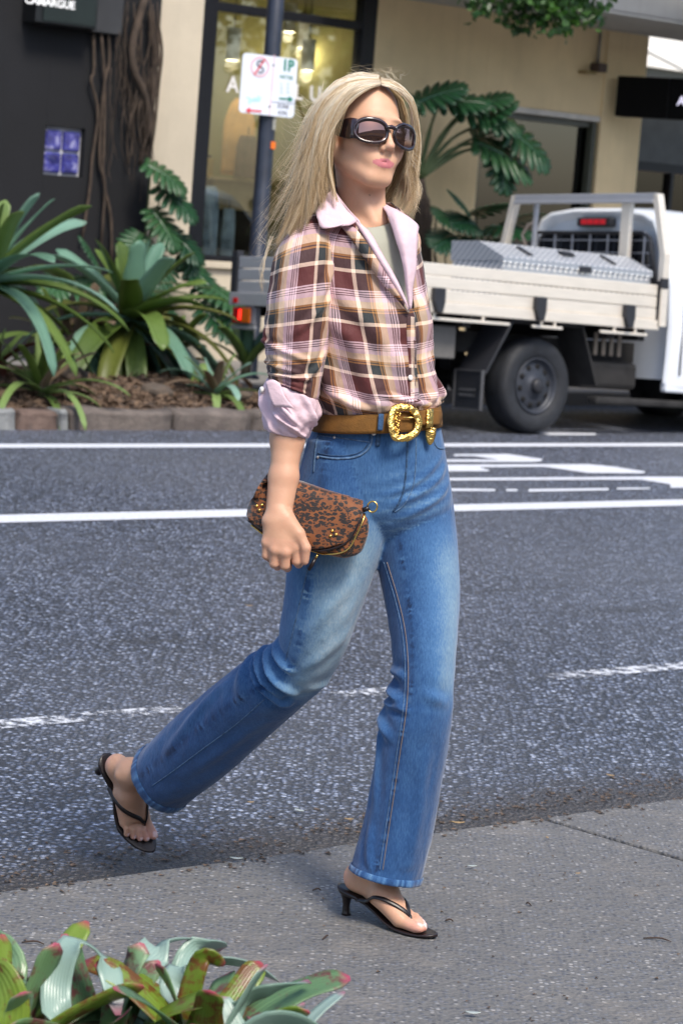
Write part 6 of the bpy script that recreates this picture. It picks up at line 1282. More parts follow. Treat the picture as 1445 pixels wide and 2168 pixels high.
patch_on('belt_keeper', bb, [[(894, 864), (900, 863), (906, 863)], [(894, 885), (900, 884), (906, 884)], [(893, 906), (899, 905), (905, 905)]], M_GOLD, belt, 0.012, 0.004, (8, 4))
tipd = cast(bb, 910, 898, 0.010)[0][1]; free_patch('belt_tip', [[(900, 907, tipd), (911, 905, tipd-0.002), (922, 906, tipd)], [(900, 920, tipd), (911, 920, tipd-0.003), (921, 920, tipd)], [(903, 934, tipd), (910, 936, tipd-0.002), (917, 932, tipd)], [(908, 941, tipd), (910, 941, tipd), (912, 940, tipd)]], M_GOLD, belt, 0.005, (10, 6))
def loop(px): patch_on('belt_loop', bb, px, M_DSEAM, jeans, 0.006, 0.003, (8, 4))
loop([[(801, 878), (806, 877), (812, 878)], [(800, 895), (805, 895), (811, 895)], [(798, 911), (803, 911), (809, 911)]]); cord_on('belt_loop_foot', bj, [(803, 908), (800, 925), (798, 944)], 0.0048, M_DSEAM, jeans, 0.0)
# ---- T-shirt
tor = [(700, 440, 826, 430, 5.06, 0.055), (650, 478, 866, 463, 5.06, 0.082), (612, 515, 883, 505, 5.06, 0.100), (602, 570, 891, 562, 5.06, 0.110), (610, 640, 903, 632, 5.06, 0.119), (622, 700, 914, 700, 5.06, 0.123), (636, 760, 917, 760, 5.06, 0.121), (650, 812, 927, 815, 5.06, 0.121), (664, 846, 934, 842, 5.06, 0.124), (676, 872, 926, 860, 5.06, 0.117), (682, 884, 918, 872, 5.06, 0.108)]
def shrink(st, k): return [((a+c)/2+(a-c)/2*k, b, (a+c)/2+(c-a)/2*k, d, y, h*k) for a, b, c, d, y, h in st]
tee_st = [(744, 456, 838, 448, 5.058, 0.056), (716, 466, 852, 458, 5.058, 0.070)]+shrink(tor[2:8], 0.93)
gt = loft_grid(tee_st, 70, 70, lambda t, ph: np.array([0.002*fnoise(p*2, t*7, 8) for p in ph])); Gt = gt[0]; Gt[:, :, 2] += 0.036*np.minimum(0, np.sin(gt[4]))*np.clip(1-gt[3]/0.30, 0, 1)
tee = mesh_obj('t_shirt', Gt.reshape(-1, 3), gridF(70, 70, True), M_TEE, person, True); bt_ = bvh_of(tee)
ring = []
c0 = Gt[0].mean(0)
for j in range(70):
    a_, b_ = Gt[0, j], Gt[7, j]; d_ = (b_-a_); o_ = a_-c0; o_ /= np.linalg.norm(o_); ring.append([a_-o_*0.003, a_+o_*0.001+np.array([0, 0, 0.0015]), a_+o_*0.0035, a_+d_*0.5+o_*0.0035, a_+d_*0.9+o_*0.0028, a_+d_+o_*0.0005])
m = MB(); m.grid(ring, False, True); m.build('neck_band', M_TEE, tee, True)
# ---- shirt body, open in a V at the front
def shirt_disp(t, ph):
    return fold(t, ph, [(0.30, D_(-140), 0.55, D_(-95), 0.018, 0.005), (0.28, D_(-120), 0.62, D_(-60), 0.016, 0.004), (0.42, D_(-150), 0.75, D_(-125), 0.018, 0.006), (0.50, D_(-100), 0.86, D_(-85), 0.016, 0.005), (0.55, D_(-60), 0.88, D_(-55), 0.016, 0.005), (0.60, D_(-20), 0.85, D_(-35), 0.016, 0.006), (0.74, D_(-80), 0.84, D_(-40), 0.014, 0.006), (0.66, D_(-10), 0.80, D_(0), 0.014, 0.007), (0.72, D_(-130), 0.85, D_(-105), 0.014, 0.006), (0.40, D_(-30), 0.60, D_(-15), 0.016, 0.004)])+np.array([0.006*fnoise(p*1.7, t*6, 3.0)+0.0035*fnoise(p*4.5, t*12+p*2, 4.0)+0.0012*fnoise(p*13, t*30, 7.0) for p in ph])*min(1, t*3)+0.012*math.exp(-((t-0.47)/0.10)**2)*np.exp(-(ang(ph, D_(-48))/0.55)**2)+0.005*math.exp(-((t-0.84)/0.05)**2)*np.array([math.sin(p*9+3*math.sin(p*2.3)) for p in ph])
C_, A_, B_ = loft_rows(tor, 120)
def px_of(p): d = p-CAMP; z = d@_fw; return CX+FPX*(d@_cr)/z, CY-FPX*(d@_cu)/z
rowpx = [(px_of(C_[i]-A_[i]), px_of(C_[i]), px_of(C_[i]+A_[i])) for i in range(120)]
NX = [(430, 722), (450, 738), (480, 762), (520, 786), (560, 810), (600, 834), (640, 856), (660, 866), (760, 872), (870, 884), (900, 886)]; FX = [(430, 832), (450, 840), (480, 848), (520, 858), (560, 864), (600, 867), (640, 868), (660, 868), (760, 874), (870, 886), (900, 888)]
def edge_phi(tab, i):
    (lu, lv), (cu_, cv), (ru, rv) = rowpx[i]
    ph = -PI/2
    for _ in range(12):                       # the front edge's angle at this row
        s_ = math.sin(ph); v = cv+(rv-cv)*math.cos(ph); x = np.interp(v, [a for a, b in tab], [b for a, b in tab]); ph = -math.acos(max(-1, min(1, (x-cu_)/((ru-lu)/2))))
    return ph
phN = [edge_phi(NX, i) for i in range(120)]; phF = [edge_phi(FX, i) for i in range(120)]
ti = lambda t: int(round(t*119))
gs = loft_grid(tor, 120, 150, shirt_disp, lambda t: phF[ti(t)]-(0.05 if rowpx[ti(t)][1][1] > 655 else 0.0), lambda t: phN[ti(t)]+2*PI)
G, U, Vv, T, PH = gs
low = np.array([1.0 if r_[1][1] > 650 else 0.0 for r_ in rowpx]); k0 = np.linspace(0, 1, 150); tuck = np.where(k0 < 0.03, -0.004, 0)[None, :]*low[:, None]
cen = G.mean(1, keepdims=True); G = G+(G-cen)/np.linalg.norm(G-cen, axis=2, keepdims=True)*tuck[:, :, None]
pxs = np.array([[px_of(p) for p in r_] for r_ in G]); UVs = np.stack([PH*0.135, -(Vv)+0.16*np.cos(PH+D_(30))*0.13-0.02*np.sin(PH)], 2).reshape(-1, 2)
shirt = mesh_obj('shirt', G.reshape(-1, 3), gridF(120, 150, False), M_PLAID, person, True, uv=UVs); m = shirt.modifiers.new('s', 'SOLIDIFY'); m.thickness = 0.0025; m.offset = -1
bs_ = bvh_of(shirt)
# ---- right sleeve, rolled to the elbow
slv = [(648, 470, 690, 478, 5.035, 0.030), (606, 508, 704, 506, 5.005, 0.056), (582, 545, 708, 545, 4.985, 0.064), (570, 600, 708, 600, 4.975, 0.068), (563, 660, 703, 662, 4.970, 0.068), (561, 720, 695, 728, 4.968, 0.067), (565, 775, 684, 792, 4.966, 0.066), (570, 802, 674, 840, 4.965, 0.064), (580, 806, 668, 846, 4.965, 0.055)]
def sl_disp(t, ph): return 0.65*fold(t, ph, [(0.62, D_(-180), 0.70, D_(-60), 0.012, 0.006), (0.72, D_(-190), 0.76, D_(-80), 0.011, 0.007), (0.80, D_(-170), 0.78, D_(-50), 0.010, 0.007), (0.86, D_(-180), 0.87, D_(-60), 0.010, 0.007), (0.45, D_(-30), 0.60, D_(-100), 0.014, 0.005), (0.30, D_(-20), 0.50, D_(-60), 0.016, 0.005), (0.52, D_(-150), 0.64, D_(-170), 0.014, 0.005), (0.66, D_(-20), 0.80, D_(-70), 0.012, 0.006)])*1.0+np.array([0.005*fnoise(p*1.8, t*7, 13.0)+0.003*fnoise(p*4, t*15+p*1.5, 14.0)+0.001*fnoise(p*12, t*36, 15.0) for p in ph])*min(1, t*2.5)
gsl = loft_grid(slv, 110, 90, sl_disp); G, U, Vv, T, PH = gsl
UVl = np.stack([PH*0.068+0.065, -Vv*1.0-0.03*np.cos(PH)*0.35+0.010], 2).reshape(-1, 2)
sleeve = mesh_obj('sleeve', G.reshape(-1, 3), gridF(110, 90, True), M_PLAID, shirt, True, uv=UVl)
# far shoulder and sleeve, mostly hidden
slf = [(820, 470, 866, 470, 5.10, 0.04), (812, 505, 886, 500, 5.12, 0.06), (806, 570, 892, 560, 5.16, 0.06), (800, 680, 888, 680, 5.19, 0.056), (800, 800, 884, 800, 5.20, 0.05), (800, 880, 880, 880, 5.19, 0.045)]
gsf = loft_grid(slf, 50, 40); mesh_obj('sleeve', gsf[0].reshape(-1, 3), gridF(50, 40, True), M_PLAID, shirt, True, uv=np.stack([gsf[4]*0.06, -gsf[2]], 2).reshape(-1, 2))
# pink turned-back cuff with its inside visible
cf = [(584, 800, 664, 836, 4.965, 0.050), (568, 803, 672, 846, 4.965, 0.064), (556, 818, 678, 872, 4.964, 0.071), (554, 845, 674, 890, 4.963, 0.071), (556, 880, 664, 906, 4.962, 0.066), (562, 908, 650, 925, 4.961, 0.058), (572, 909, 644, 922, 4.961, 0.048), (578, 892, 642, 905, 4.961, 0.042)]
def cf_disp(t, ph): return fold(t, ph, [(0.20, D_(-150), 0.62, D_(-60), 0.020, 0.007), (0.30, D_(-180), 0.75, D_(-120), 0.020, 0.007), (0.15, D_(-60), 0.55, D_(-20), 0.02, 0.006), (0.52, D_(-120), 0.70, D_(-40), 0.018, 0.007)])+np.array([0.006*fnoise(p*2.2, t*5, 23.0)+0.003*fnoise(p*5, t*9, 24.0) for p in ph])
gc = loft_grid(cf, 56, 80, cf_disp); cuff = mesh_obj('cuff', gc[0].reshape(-1, 3), gridF(56, 80, True), M_PINK, shirt, True); bc_ = bvh_of(cuff)
free_patch('cuff_tab', [[(560, 812, 4.90), (575, 806, 4.892), (592, 812, 4.890)], [(568, 835, 4.890), (585, 832, 4.886), (605, 838, 4.884)], [(580, 862, 4.888), (600, 862, 4.882), (624, 866, 4.880)]], M_PINK, shirt, 0.002, (8, 8), 0.004)
p, n = cast(bc_, 558, 826, 0.002); MB().lathe([(0.0, 0.006), (0.006, 0.006), (0.007, 0.003), (0.006, 0.0)], p, n, 14).build('cuff_button', simple('pearl_button', (0.75, 0.72, 0.68), 0.3), shirt, True)
# plackets, collar, lapels
def dshirt(u, v, lift): p, n = cast(bs_, u, v, 0); return (p[1] if p is not None else 4.98)-lift
patch_on('placket', bs_, [[(858, 668), (866, 670), (876, 672)], [(860, 720), (868, 722), (878, 724)], [(864, 790), (872, 792), (881, 794)], [(868, 850), (876, 850), (885, 850)]], M_PLAID, shirt, 0.0022, 0.002, (30, 5)).data.uv_layers[0]
p, n = cast(bs_, 865, 800, 0.004); MB().lathe([(0.0, 0.0025), (0.0035, 0.002), (0.0055, 0.0025), (0.006, 0.0)], p, n, 16).build('button', simple('pearl_button_b', (0.72, 0.68, 0.66), 0.3), shirt, True)
yl = 4.952
free_patch('front_facing', [[(742, 456, 4.985), (752, 462, 4.98), (764, 476, 4.975)], [(765, 494, 4.962), (772, 492, 4.956), (784, 494, 4.962)], [(792, 540, 4.948), (800, 538, 4.942), (810, 540, 4.95)], [(822, 590, 4.942), (830, 588, 4.936), (838, 590, 4.942)], [(850, 634, 4.942), (855, 634, 4.938), (858, 634, 4.942)], [(864, 660, 4.948), (865, 660, 4.946), (866, 660, 4.948)]], M_PINK, shirt, 0.002, (26, 6))
free_patch('front_edge', [[(716, 474, 4.972), (735, 474, 4.966), (752, 484, 4.962)], [(738, 500, 4.954), (754, 498, 4.948), (770, 506, 4.950)], [(770, 546, 4.942), (782, 542, 4.936), (796, 546, 4.941)], [(806, 596, 4.938), (816, 592, 4.932), (826, 594, 4.937)], [(846, 640, 4.939), (850, 638, 4.935), (853, 638, 4.938)], [(863, 662, 4.946), (864, 662, 4.944), (866, 662, 4.946)]], M_PLAID, shirt, 0.002, (26, 8)).data
# near collar leaf and its stand
free_patch('collar', [[(706, 400, 5.02), (716, 420, 4.995), (732, 445, 4.975), (756, 468, 4.962)], [(692, 412, 4.995), (704, 432, 4.972), (722, 456, 4.957), (748, 474, 4.952)], [(678, 430, 4.968), (690, 452, 4.950), (708, 468, 4.944), (738, 478, 4.944)], [(668, 450, 4.955), (672, 466, 4.944), (682, 484, 4.936), (728, 477, 4.940)]], M_PINK, shirt, 0.003, (12, 12), 0.002)
free_patch('collar_stand', [[(704, 398, 5.03), (722, 424, 5.0), (742, 448, 4.985), (760, 466, 4.972)], [(712, 420, 5.02), (730, 444, 4.995), (748, 462, 4.98), (764, 478, 4.966)]], M_PINK, shirt, 0.002, (4, 12))
# far collar and lapel, folded outward
free_patch('lapel', [[(806, 430, 5.04), (822, 436, 5.03), (840, 444, 5.03), (852, 452, 5.035)], [(818, 452, 4.995), (836, 452, 4.985), (858, 460, 4.99), (882, 474, 5.01)], [(828, 478, 4.975), (842, 478, 4.966), (862, 484, 4.972), (884, 492, 4.99)], [(842, 520, 4.96), (854, 520, 4.953), (866, 522, 4.958), (881, 530, 4.972)], [(853, 565, 4.951), (861, 565, 4.945), (868, 567, 4.95), (877, 574, 4.96)], [(861, 610, 4.946), (865, 610, 4.942), (869, 611, 4.945), (873, 615, 4.952)], [(866, 655, 4.945), (867, 655, 4.944), (868, 655, 4.945), (869, 656, 4.947)]], M_PINK, shirt, 0.003, (30, 14), 0.003)
free_patch('collar', [[(802, 432, 5.075), (812, 438, 5.05), (822, 450, 5.01), (832, 468, 4.982)], [(806, 428, 5.07), (820, 434, 5.04), (834, 446, 5.0), (846, 470, 4.975)]], M_PINK, shirt, 0.003, (4, 10))
back_c = [[(704, 400, 5.03), (715, 392, 5.08), (750, 388, 5.12), (790, 400, 5.11), (806, 430, 5.06)], [(684, 425, 5.00), (690, 428, 5.09), (745, 425, 5.14), (800, 425, 5.13), (820, 440, 5.06)]]
free_patch('collar_back', back_c, M_PINK, shirt, 0.003, (5, 20))
# ================================================================ SANDALS, BAG, SUNGLASSES, HAIR
bbv = bvh_of(body)
def sandal(Fm, lab):
    root = thing('sandal', tuple(map(float, Fm(0.0, 0, 0))), lab, None); del root['label']; tag(root, lab); root.parent = person; root['off'] = list(map(float, Fm(0, 0, 0))); root.location = np.array(Fm(0, 0, 0))-root_off(person)
    xs = np.linspace(-0.024, 0.232, 44)
    zt_ = lambda x: np.interp(x, [-0.024, 0, 0.03, 0.06, 0.09, 0.115, 0.14, 0.17, 0.20, 0.232], [0.064, 0.0585, 0.0535, 0.044, 0.029, 0.017, 0.0095, 0.0075, 0.008, 0.0115]); hw = lambda x: np.interp(x, [-0.024, -0.019, -0.008, 0.02, 0.05, 0.08, 0.11, 0.145, 0.175, 0.20, 0.218, 0.229, 0.232], [0.003, 0.015, 0.0245, 0.027, 0.0245, 0.0265, 0.035, 0.0405, 0.038, 0.031, 0.021, 0.009, 0.002]); cm = lambda x: np.interp(x, [0, 0.08, 0.145, 0.232], [0, 0.0, -0.003, 0.008])
    thk = lambda x: np.interp(x, [-0.024, 0, 0.05, 0.11, 0.232], [0.004, 0.010, 0.007, 0.0055, 0.005]); G_ = []
    for x in xs:
        h, c, z, t = hw(x), cm(x), zt_(x), thk(x); G_.append([Fm(x, c+h*a, z-t*b) for a, b in ((-0.92, 0), (-0.45, 0.001), (0, 0.002), (0.45, 0.001), (0.92, 0), (1.0, 0.25), (1.0, 0.75), (0.93, 1), (0, 1.0), (-0.93, 1), (-1.0, 0.75), (-1.0, 0.25))])
    m = MB(); m.grid(G_, True); n = 12; m.F += [tuple(range(n))[::-1], tuple(43*n+k for k in range(n))]; m.build('sole', M_LEATH, root, True)
    rows = []
    for f in np.linspace(0, 1, 14):
        z = 0.0005+(0.0545-0.0005)*(1-f); sx_ = np.interp(f, [0, 0.15, 0.35, 0.6, 0.85, 1], [0.021, 0.0145, 0.0095, 0.0072, 0.0082, 0.0105]); sw = np.interp(f, [0, 0.15, 0.35, 0.6, 0.85, 1], [0.0255, 0.0185, 0.012, 0.0085, 0.0092, 0.0115]); cx_ = np.interp(f, [0, 0.3, 0.7, 1], [0.002, -0.001, -0.001, 0.001])
        rows.append([Fm(cx_+sx_*math.cos(a), sw*math.sin(a), z+(0.004*math.cos(a)*-1 if f == 0 else 0)) for a in np.linspace(0, 2*PI, 19)[:-1]])
    m = MB(); m.grid(rows, True); m.F += [tuple(range(18))[::-1], tuple(13*18+k for k in range(18))]; m.build('heel', M_LEATH, root, True)
    for sg, pts in ((1, [(0.040, 0.0255, 0.047), (0.058, 0.030, 0.050), (0.080, 0.033, 0.055), (0.104, 0.034, 0.060), (0.128, 0.030, 0.058), (0.148, 0.0225, 0.050), (0.162, 0.0165, 0.038), (0.168, 0.0145, 0.009)]), (-1, [(0.050, -0.0255, 0.044), (0.075, -0.031, 0.050), (0.104, -0.033, 0.057), (0.127, -0.0235, 0.0575), (0.146, -0.005, 0.0505), (0.160, 0.0095, 0.041), (0.1665, 0.0145, 0.0315)])):
        K = catmull(pts, 34); W_ = [Fm(*k) for k in K]; ring = []
        for i in range(34):
            ax_ = Fm(K[i][0]-0.004, K[i][1]*0.25, max(0.0, K[i][2]*0.5-0.004)); o_ = W_[i]-ax_; l_ = np.linalg.norm(o_); o_ /= l_
            if K[i][0] > 0.163 or i < 2: continue
            h = bbv.ray_cast(Vector(ax_+o_*0.09), Vector(-o_))
            if h[0] is not None: lh = np.linalg.norm(np.array(h[0])-ax_); W_[i] = ax_+o_*(lh+0.0022)
        W_ = list(catmull(np.array(W_)[[0, 3, 7, 11, 15, 19, 23, 27, 30, 33]], 34))
        for i in range(34):
            t = W_[min(i+1, 33)]-W_[max(i-1, 0)]; t /= np.linalg.norm(t); out = W_[i]-Fm(K[i][0]-0.01, 0, K[i][2]*0.45); out = out-t*(out@t); out /= np.linalg.norm(out); s_ = np.cross(t, out)
            ring.append([W_[i]+s_*math.cos(a)*0.0052+out*math.sin(a)*0.0020 for a in np.linspace(0, 2*PI, 11)[:-1]])
        m = MB(); m.grid(ring, True); m.F += [tuple(range(10))[::-1], tuple(33*10+k for k in range(10))]; m.build('strap', M_LEATH, root, True)
    return root
sandal(FL, 'dark brown thong sandal planted on the footpath'); sandal(FR, 'dark brown thong sandal lifted off the road')

# ---- leopard clutch
def mat_leopard():
    m, nt, bs = new_mat('leopard_pony_hair'); oc = coords(nt); wv = N(nt, 'VectorMath', operation='ADD'); nz = noise_t(nt, oc, 55, 2, 0.5, col=True); sc = N(nt, 'VectorMath', operation='SCALE'); sc.inputs['Scale'].default_value = 0.010; nt.links.new(nz, sc.inputs[0]); nt.links.new(oc, wv.inputs[0]); nt.links.new(sc.outputs[0], wv.inputs[1])
    mp = N(nt, 'Mapping'); mp.inputs['Scale'].default_value = (95, 95, 150); nt.links.new(wv.outputs[0], mp.inputs[0]); vo = N(nt, 'TexVoronoi'); vo.inputs['Scale'].default_value = 1.0; nt.links.new(mp.outputs[0], vo.inputs['Vector'])
    ringm = ramp(nt, vo.outputs['Distance'], [(0.04, 0.5), (0.16, 1.0), (0.52, 1.0), (0.60, 0.0)]); brk = ramp(nt, noise_t(nt, oc, 150, 2), [(0.34, 0.0), (0.42, 1.0)]); f = math_n(nt, 'MULTIPLY', ringm, brk)
    base = ramp(nt, noise_t(nt, oc, 30, 3), [(0.3, (0.15, 0.042, 0.009)), (0.7, (0.24, 0.075, 0.016))]); c = mixc(nt, f, base, (0.008, 0.004, 0.004)); nt.links.new(c, bs.inputs['Base Color']); bs.inputs['Roughness'].default_value = 0.7; bs.inputs['Sheen Weight'].default_value = 0.3
    bump(nt, bs, noise_t(nt, oc, 700, 2), 0.3, 0.001); return m
M_LEO = mat_leopard(); BC = P(655, 1096, 4.922)
bag = thing('clutch_bag', tuple(map(float, BC)), 'leopard print clutch bag with gold zip held in the hand', 'bag')
ex = P(755, 1124, 4.904)-P(555, 1066, 4.936); ex /= np.linalg.norm(ex); ez = P(640, 1040, 4.929)-P(655, 1096, 4.922); ez = ez-ex*(ez@ex); ez /= np.linalg.norm(ez); ey = np.cross(ez, ex); ey = ey if ey[1] > 0 else -ey
bm = bmesh.new(); bmesh.ops.create_cube(bm, size=2); bmesh.ops.subdivide_edges(bm, edges=bm.edges, cuts=22, use_grid_fill=True); V = []
for v in bm.verts:
    p = np.array(v.co); n_ = (abs(p[0])**5+abs(p[2])**5)**(1/5); pw = np.array([p[0], p[1], p[2]])
    s_ = max(1e-6, (abs(p[0])**4.5+abs(p[1])**2.6+abs(p[2])**3.6)**(1/3.4)); q = p/s_
    hx = 0.126-0.010*max(0, q[2]); hz = 0.064-0.006*abs(q[0])**3; w_ = BC+ex*hx*q[0]+ez*(hz*q[2]-0.004*q[0]**2)+ey*(0.026*(1-0.25*q[2])*q[1]); w_ = w_+np.array(noise.noise_vector(Vector(w_*18)))*0.003; V.append(w_)
bm.verts.index_update(); Fb = [tuple(q.index for q in f.verts) for f in bm.faces]; bm.free()
bbody = mesh_obj('bag_body', V, Fb, M_LEO, bag, True); bg_ = bvh_of(bbody)
patch_on('flap', bg_, [[(566, 1003), (640, 1020), (710, 1040), (768, 1058)], [(545, 1035), (630, 1055), (700, 1078), (767, 1078)], [(530, 1072), (612, 1100), (690, 1124), (757, 1106)], [(526, 1095), (600, 1126), (680, 1148), (744, 1132)], [(530, 1104), (600, 1140), (670, 1160), (728, 1150)]], M_LEO, bag, 0.0035, 0.003, (18, 24))
cord_on('flap_piping', bg_, [(525, 1098), (560, 1122), (610, 1148), (670, 1163), (715, 1158), (742, 1138), (758, 1106), (768, 1076), (769, 1058)], 0.0022, M_LEATH, bag, 0.004, 4); cord_on('zip', bg_, [(527, 1106), (560, 1131), (610, 1156), (660, 1169), (712, 1171), (738, 1160), (755, 1130), (768, 1100), (774, 1072)], 0.0019, M_GOLDS, bag, 0.0018, 4)
def ball(p, r_, name, mat, par):
    bm = bmesh.new(); bmesh.ops.create_icosphere(bm, subdivisions=2, radius=r_); bm.verts.index_update(); t = MB(); t.add([np.array(x.co)+p for x in bm.verts], [tuple(q.index for q in f.verts) for f in bm.faces]); bm.free(); return t.build(name, mat, par, True)
for u, v in ((704, 1124), (700, 1135), (712, 1132), (547, 1072), (552, 1081), (557, 1070)):
    p, n = cast(bg_, u, v, 0.006)
    if p is not None: ball(p, 0.0036, 'stud', M_GOLDS, bag)
c = BC+ex*0.104+ez*0.046-ey*0.010; MB().tube([c+ez*0.0, c+ex*0.010+ez*0.008], 0.005, 8).build('ring_tab', M_LEATH, bag, True); c = c+ex*0.016+ez*0.012
MB().tube([c+(ex*math.cos(a)*0.010+ez*math.sin(a)*0.011) for a in np.linspace(-2.2, 3.2, 20)], 0.0018, 6).build('d_ring', M_GOLDS, bag, True)
p, n = cast(bg_, 674, 1168, 0.005); MB().tube([p, p+np.array([-0.004, -0.003, -0.010])], 0.0028, 6).build('zip_slider', M_GOLDS, bag, True); MB().tube([p+np.array([-0.004, -0.004, -0.009]), p+np.array([-0.010, -0.006, -0.022]), p+np.array([-0.016, -0.004, -0.034])], [0.003, 0.0045, 0.0035], 8).build('zip_pull', M_LEATH, bag, True)

# ---- sunglasses, in the head's frame (millimetres)
def mat_frame():
    m, nt, bs = new_mat('dark_tortoise_acetate'); oc = coords(nt); nt.links.new(ramp(nt, noise_t(nt, oc, 60, 3), [(0.4, (0.010, 0.006, 0.007)), (0.65, (0.030, 0.010, 0.012)), (0.8, (0.07, 0.022, 0.018))]), bs.inputs['Base Color']); bs.inputs['Roughness'].default_value = 0.10; bs.inputs['Coat Weight'].default_value = 0.8; bs.inputs['Coat Roughness'].default_value = 0.03; return m
def mat_lens():
    m, nt, bs = new_mat('mirrored_brown_lens'); bs.inputs['Base Color'].default_value = (0.26, 0.15, 0.13, 1); bs.inputs['Metallic'].default_value = 0.92; bs.inputs['Roughness'].default_value = 0.03; return m
sg = thing('sunglasses', tuple(map(float, hp(0, 100, 0))), 'oversized dark brown wraparound sunglasses on the face', 'sunglasses'); M_FR, M_LN = mat_frame(), mat_lens()
def gsurf(x, z, out=0.0):
    """wrapped front: x across, z up, curving back to the temples"""
    a = x/130.0; rr = 130+out; return (rr*math.sin(a)*1.0, -27+rr*math.cos(a)+0.0-0.10*z*0.0, z-9)
def oval(cx_, cz, hw_, hh, n=40, e=2.6):
    return [(cx_+hw_*np.sign(math.cos(a))*abs(math.cos(a))**(2/e), cz+hh*np.sign(math.sin(a))*abs(math.sin(a))**(2/e)) for a in np.linspace(0, 2*PI, n+1)[:-1]]
for sx_ in (-1, 1):
    ov = oval(sx_*43, -5, 32, 20.5, 40, 2.3)
    G_ = [[hp(*gsurf(sx_*43+(x-sx_*43)*f, -5+(z+5)*f, 1.5*(1-f*f)+0.5)) for x, z in ov] for f in np.linspace(0.02, 1, 9)]; m = MB(); m.grid(G_, True); m.F.append(tuple(range(40))); m.build('lens', M_LN, sg, True)
    ring = []
    for i, (x, z) in enumerate(oval(sx_*43, -5, 35, 23.5, 40, 2.3)):
        up_f = 1.0+0.35*max(0, (z+5)/23.5); side_ = max(0, (sx_*x-45)/20)
        row = []
        for a in np.linspace(0, 2*PI, 11)[:-1]:
            dx, dz = (x-sx_*43)/35, (z+5)/23.5; l_ = math.hypot(dx, dz); row.append(hp(*gsurf(x+dx/l_*math.cos(a)*3.6*up_f, z+dz/l_*math.cos(a)*3.6*up_f, 1.0+math.sin(a)*2.8)))
        ring.append(row)
    m = MB(); m.grid(ring, True, True); m.build('rim', M_FR, sg, True)
    # broad temple: tapers from the rim's outer side back to the ear
    sec = []
    for f in np.linspace(0, 1, 16):
        px_ = np.interp(f, [0, 0.12, 0.25, 0.6, 1], [67, 76, 78, 77, 74]); py_ = np.interp(f, [0, 0.12, 0.25, 0.6, 1], [86, 77, 62, 24, -12])
        hh_ = np.interp(f, [0, 0.2, 0.5, 0.8, 1], [20, 22, 18, 11, 6]); zc = np.interp(f, [0, 0.35, 1], [-13, -10, -2]); th_ = 2.4
        e_ = np.array([1, 0.6]) if f < 0.2 else np.array([1, 0.1]); e_ = e_/np.linalg.norm(e_)
        sec.append([hp(sx_*(px_+e_[0]*th_*math.cos(a)), py_+e_[1]*th_*math.cos(a), zc+hh_*np.sign(math.sin(a))*abs(math.sin(a))**0.7) for a in np.linspace(0, 2*PI, 15)[:-1]])
    m = MB(); m.grid(sec, True); m.F += [tuple(range(14))[::-1], tuple(15*14+k for k in range(14))]; m.build('temple', M_FR, sg, True)
MB().tube([hp(*gsurf(x, z, 1.5)) for x, z in ((-13, 4), (-6, 7.5), (0, 8.5), (6, 7.5), (13, 4))], [0.0042, 0.0044, 0.0046, 0.0044, 0.0042], 10).build('bridge', M_FR, sg, True)

# ---- hair: thousands of fine locks following guide curves
def mat_hair():
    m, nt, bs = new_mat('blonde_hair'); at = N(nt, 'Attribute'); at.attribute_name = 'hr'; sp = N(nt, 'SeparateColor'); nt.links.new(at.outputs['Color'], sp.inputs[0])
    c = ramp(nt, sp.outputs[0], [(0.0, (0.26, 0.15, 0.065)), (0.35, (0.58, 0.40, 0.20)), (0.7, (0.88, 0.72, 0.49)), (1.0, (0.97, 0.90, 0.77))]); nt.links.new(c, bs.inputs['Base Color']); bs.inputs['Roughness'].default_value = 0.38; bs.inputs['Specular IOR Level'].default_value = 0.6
    tr = N(nt, 'BsdfTranslucent'); mx = N(nt, 'MixShader'); mx.inputs[0].default_value = 0.3; nt.links.new(c, tr.inputs[0]); out = nt.nodes['Material Output']; nt.links.new(bs.outputs[0], mx.inputs[1]); nt.links.new(tr.outputs[0], mx.inputs[2]); nt.links.new(mx.outputs[0], out.inputs[0]); return m
M_HAIR = mat_hair(); rg = np.random.default_rng(77)
YH = 5.05
def gpts(l): return np.array([P(u, v, YH+dy) for u, v, dy in l])
HC, HR = np.array([0, -12, 36.]), np.array([70, 90, 78.])
def push(p, extra):
    """keep hair outside the skull"""
    h = (HM.T@(p-HO))*1000; d = (h-HC)/(HR+extra); l = np.linalg.norm(d)
    return HO+HM@((HC+(h-HC)/l)*0.001) if l < 1 and h[2] > -50 else p
NP_ = 13
def guide(l): return catmull(gpts(l), NP_)
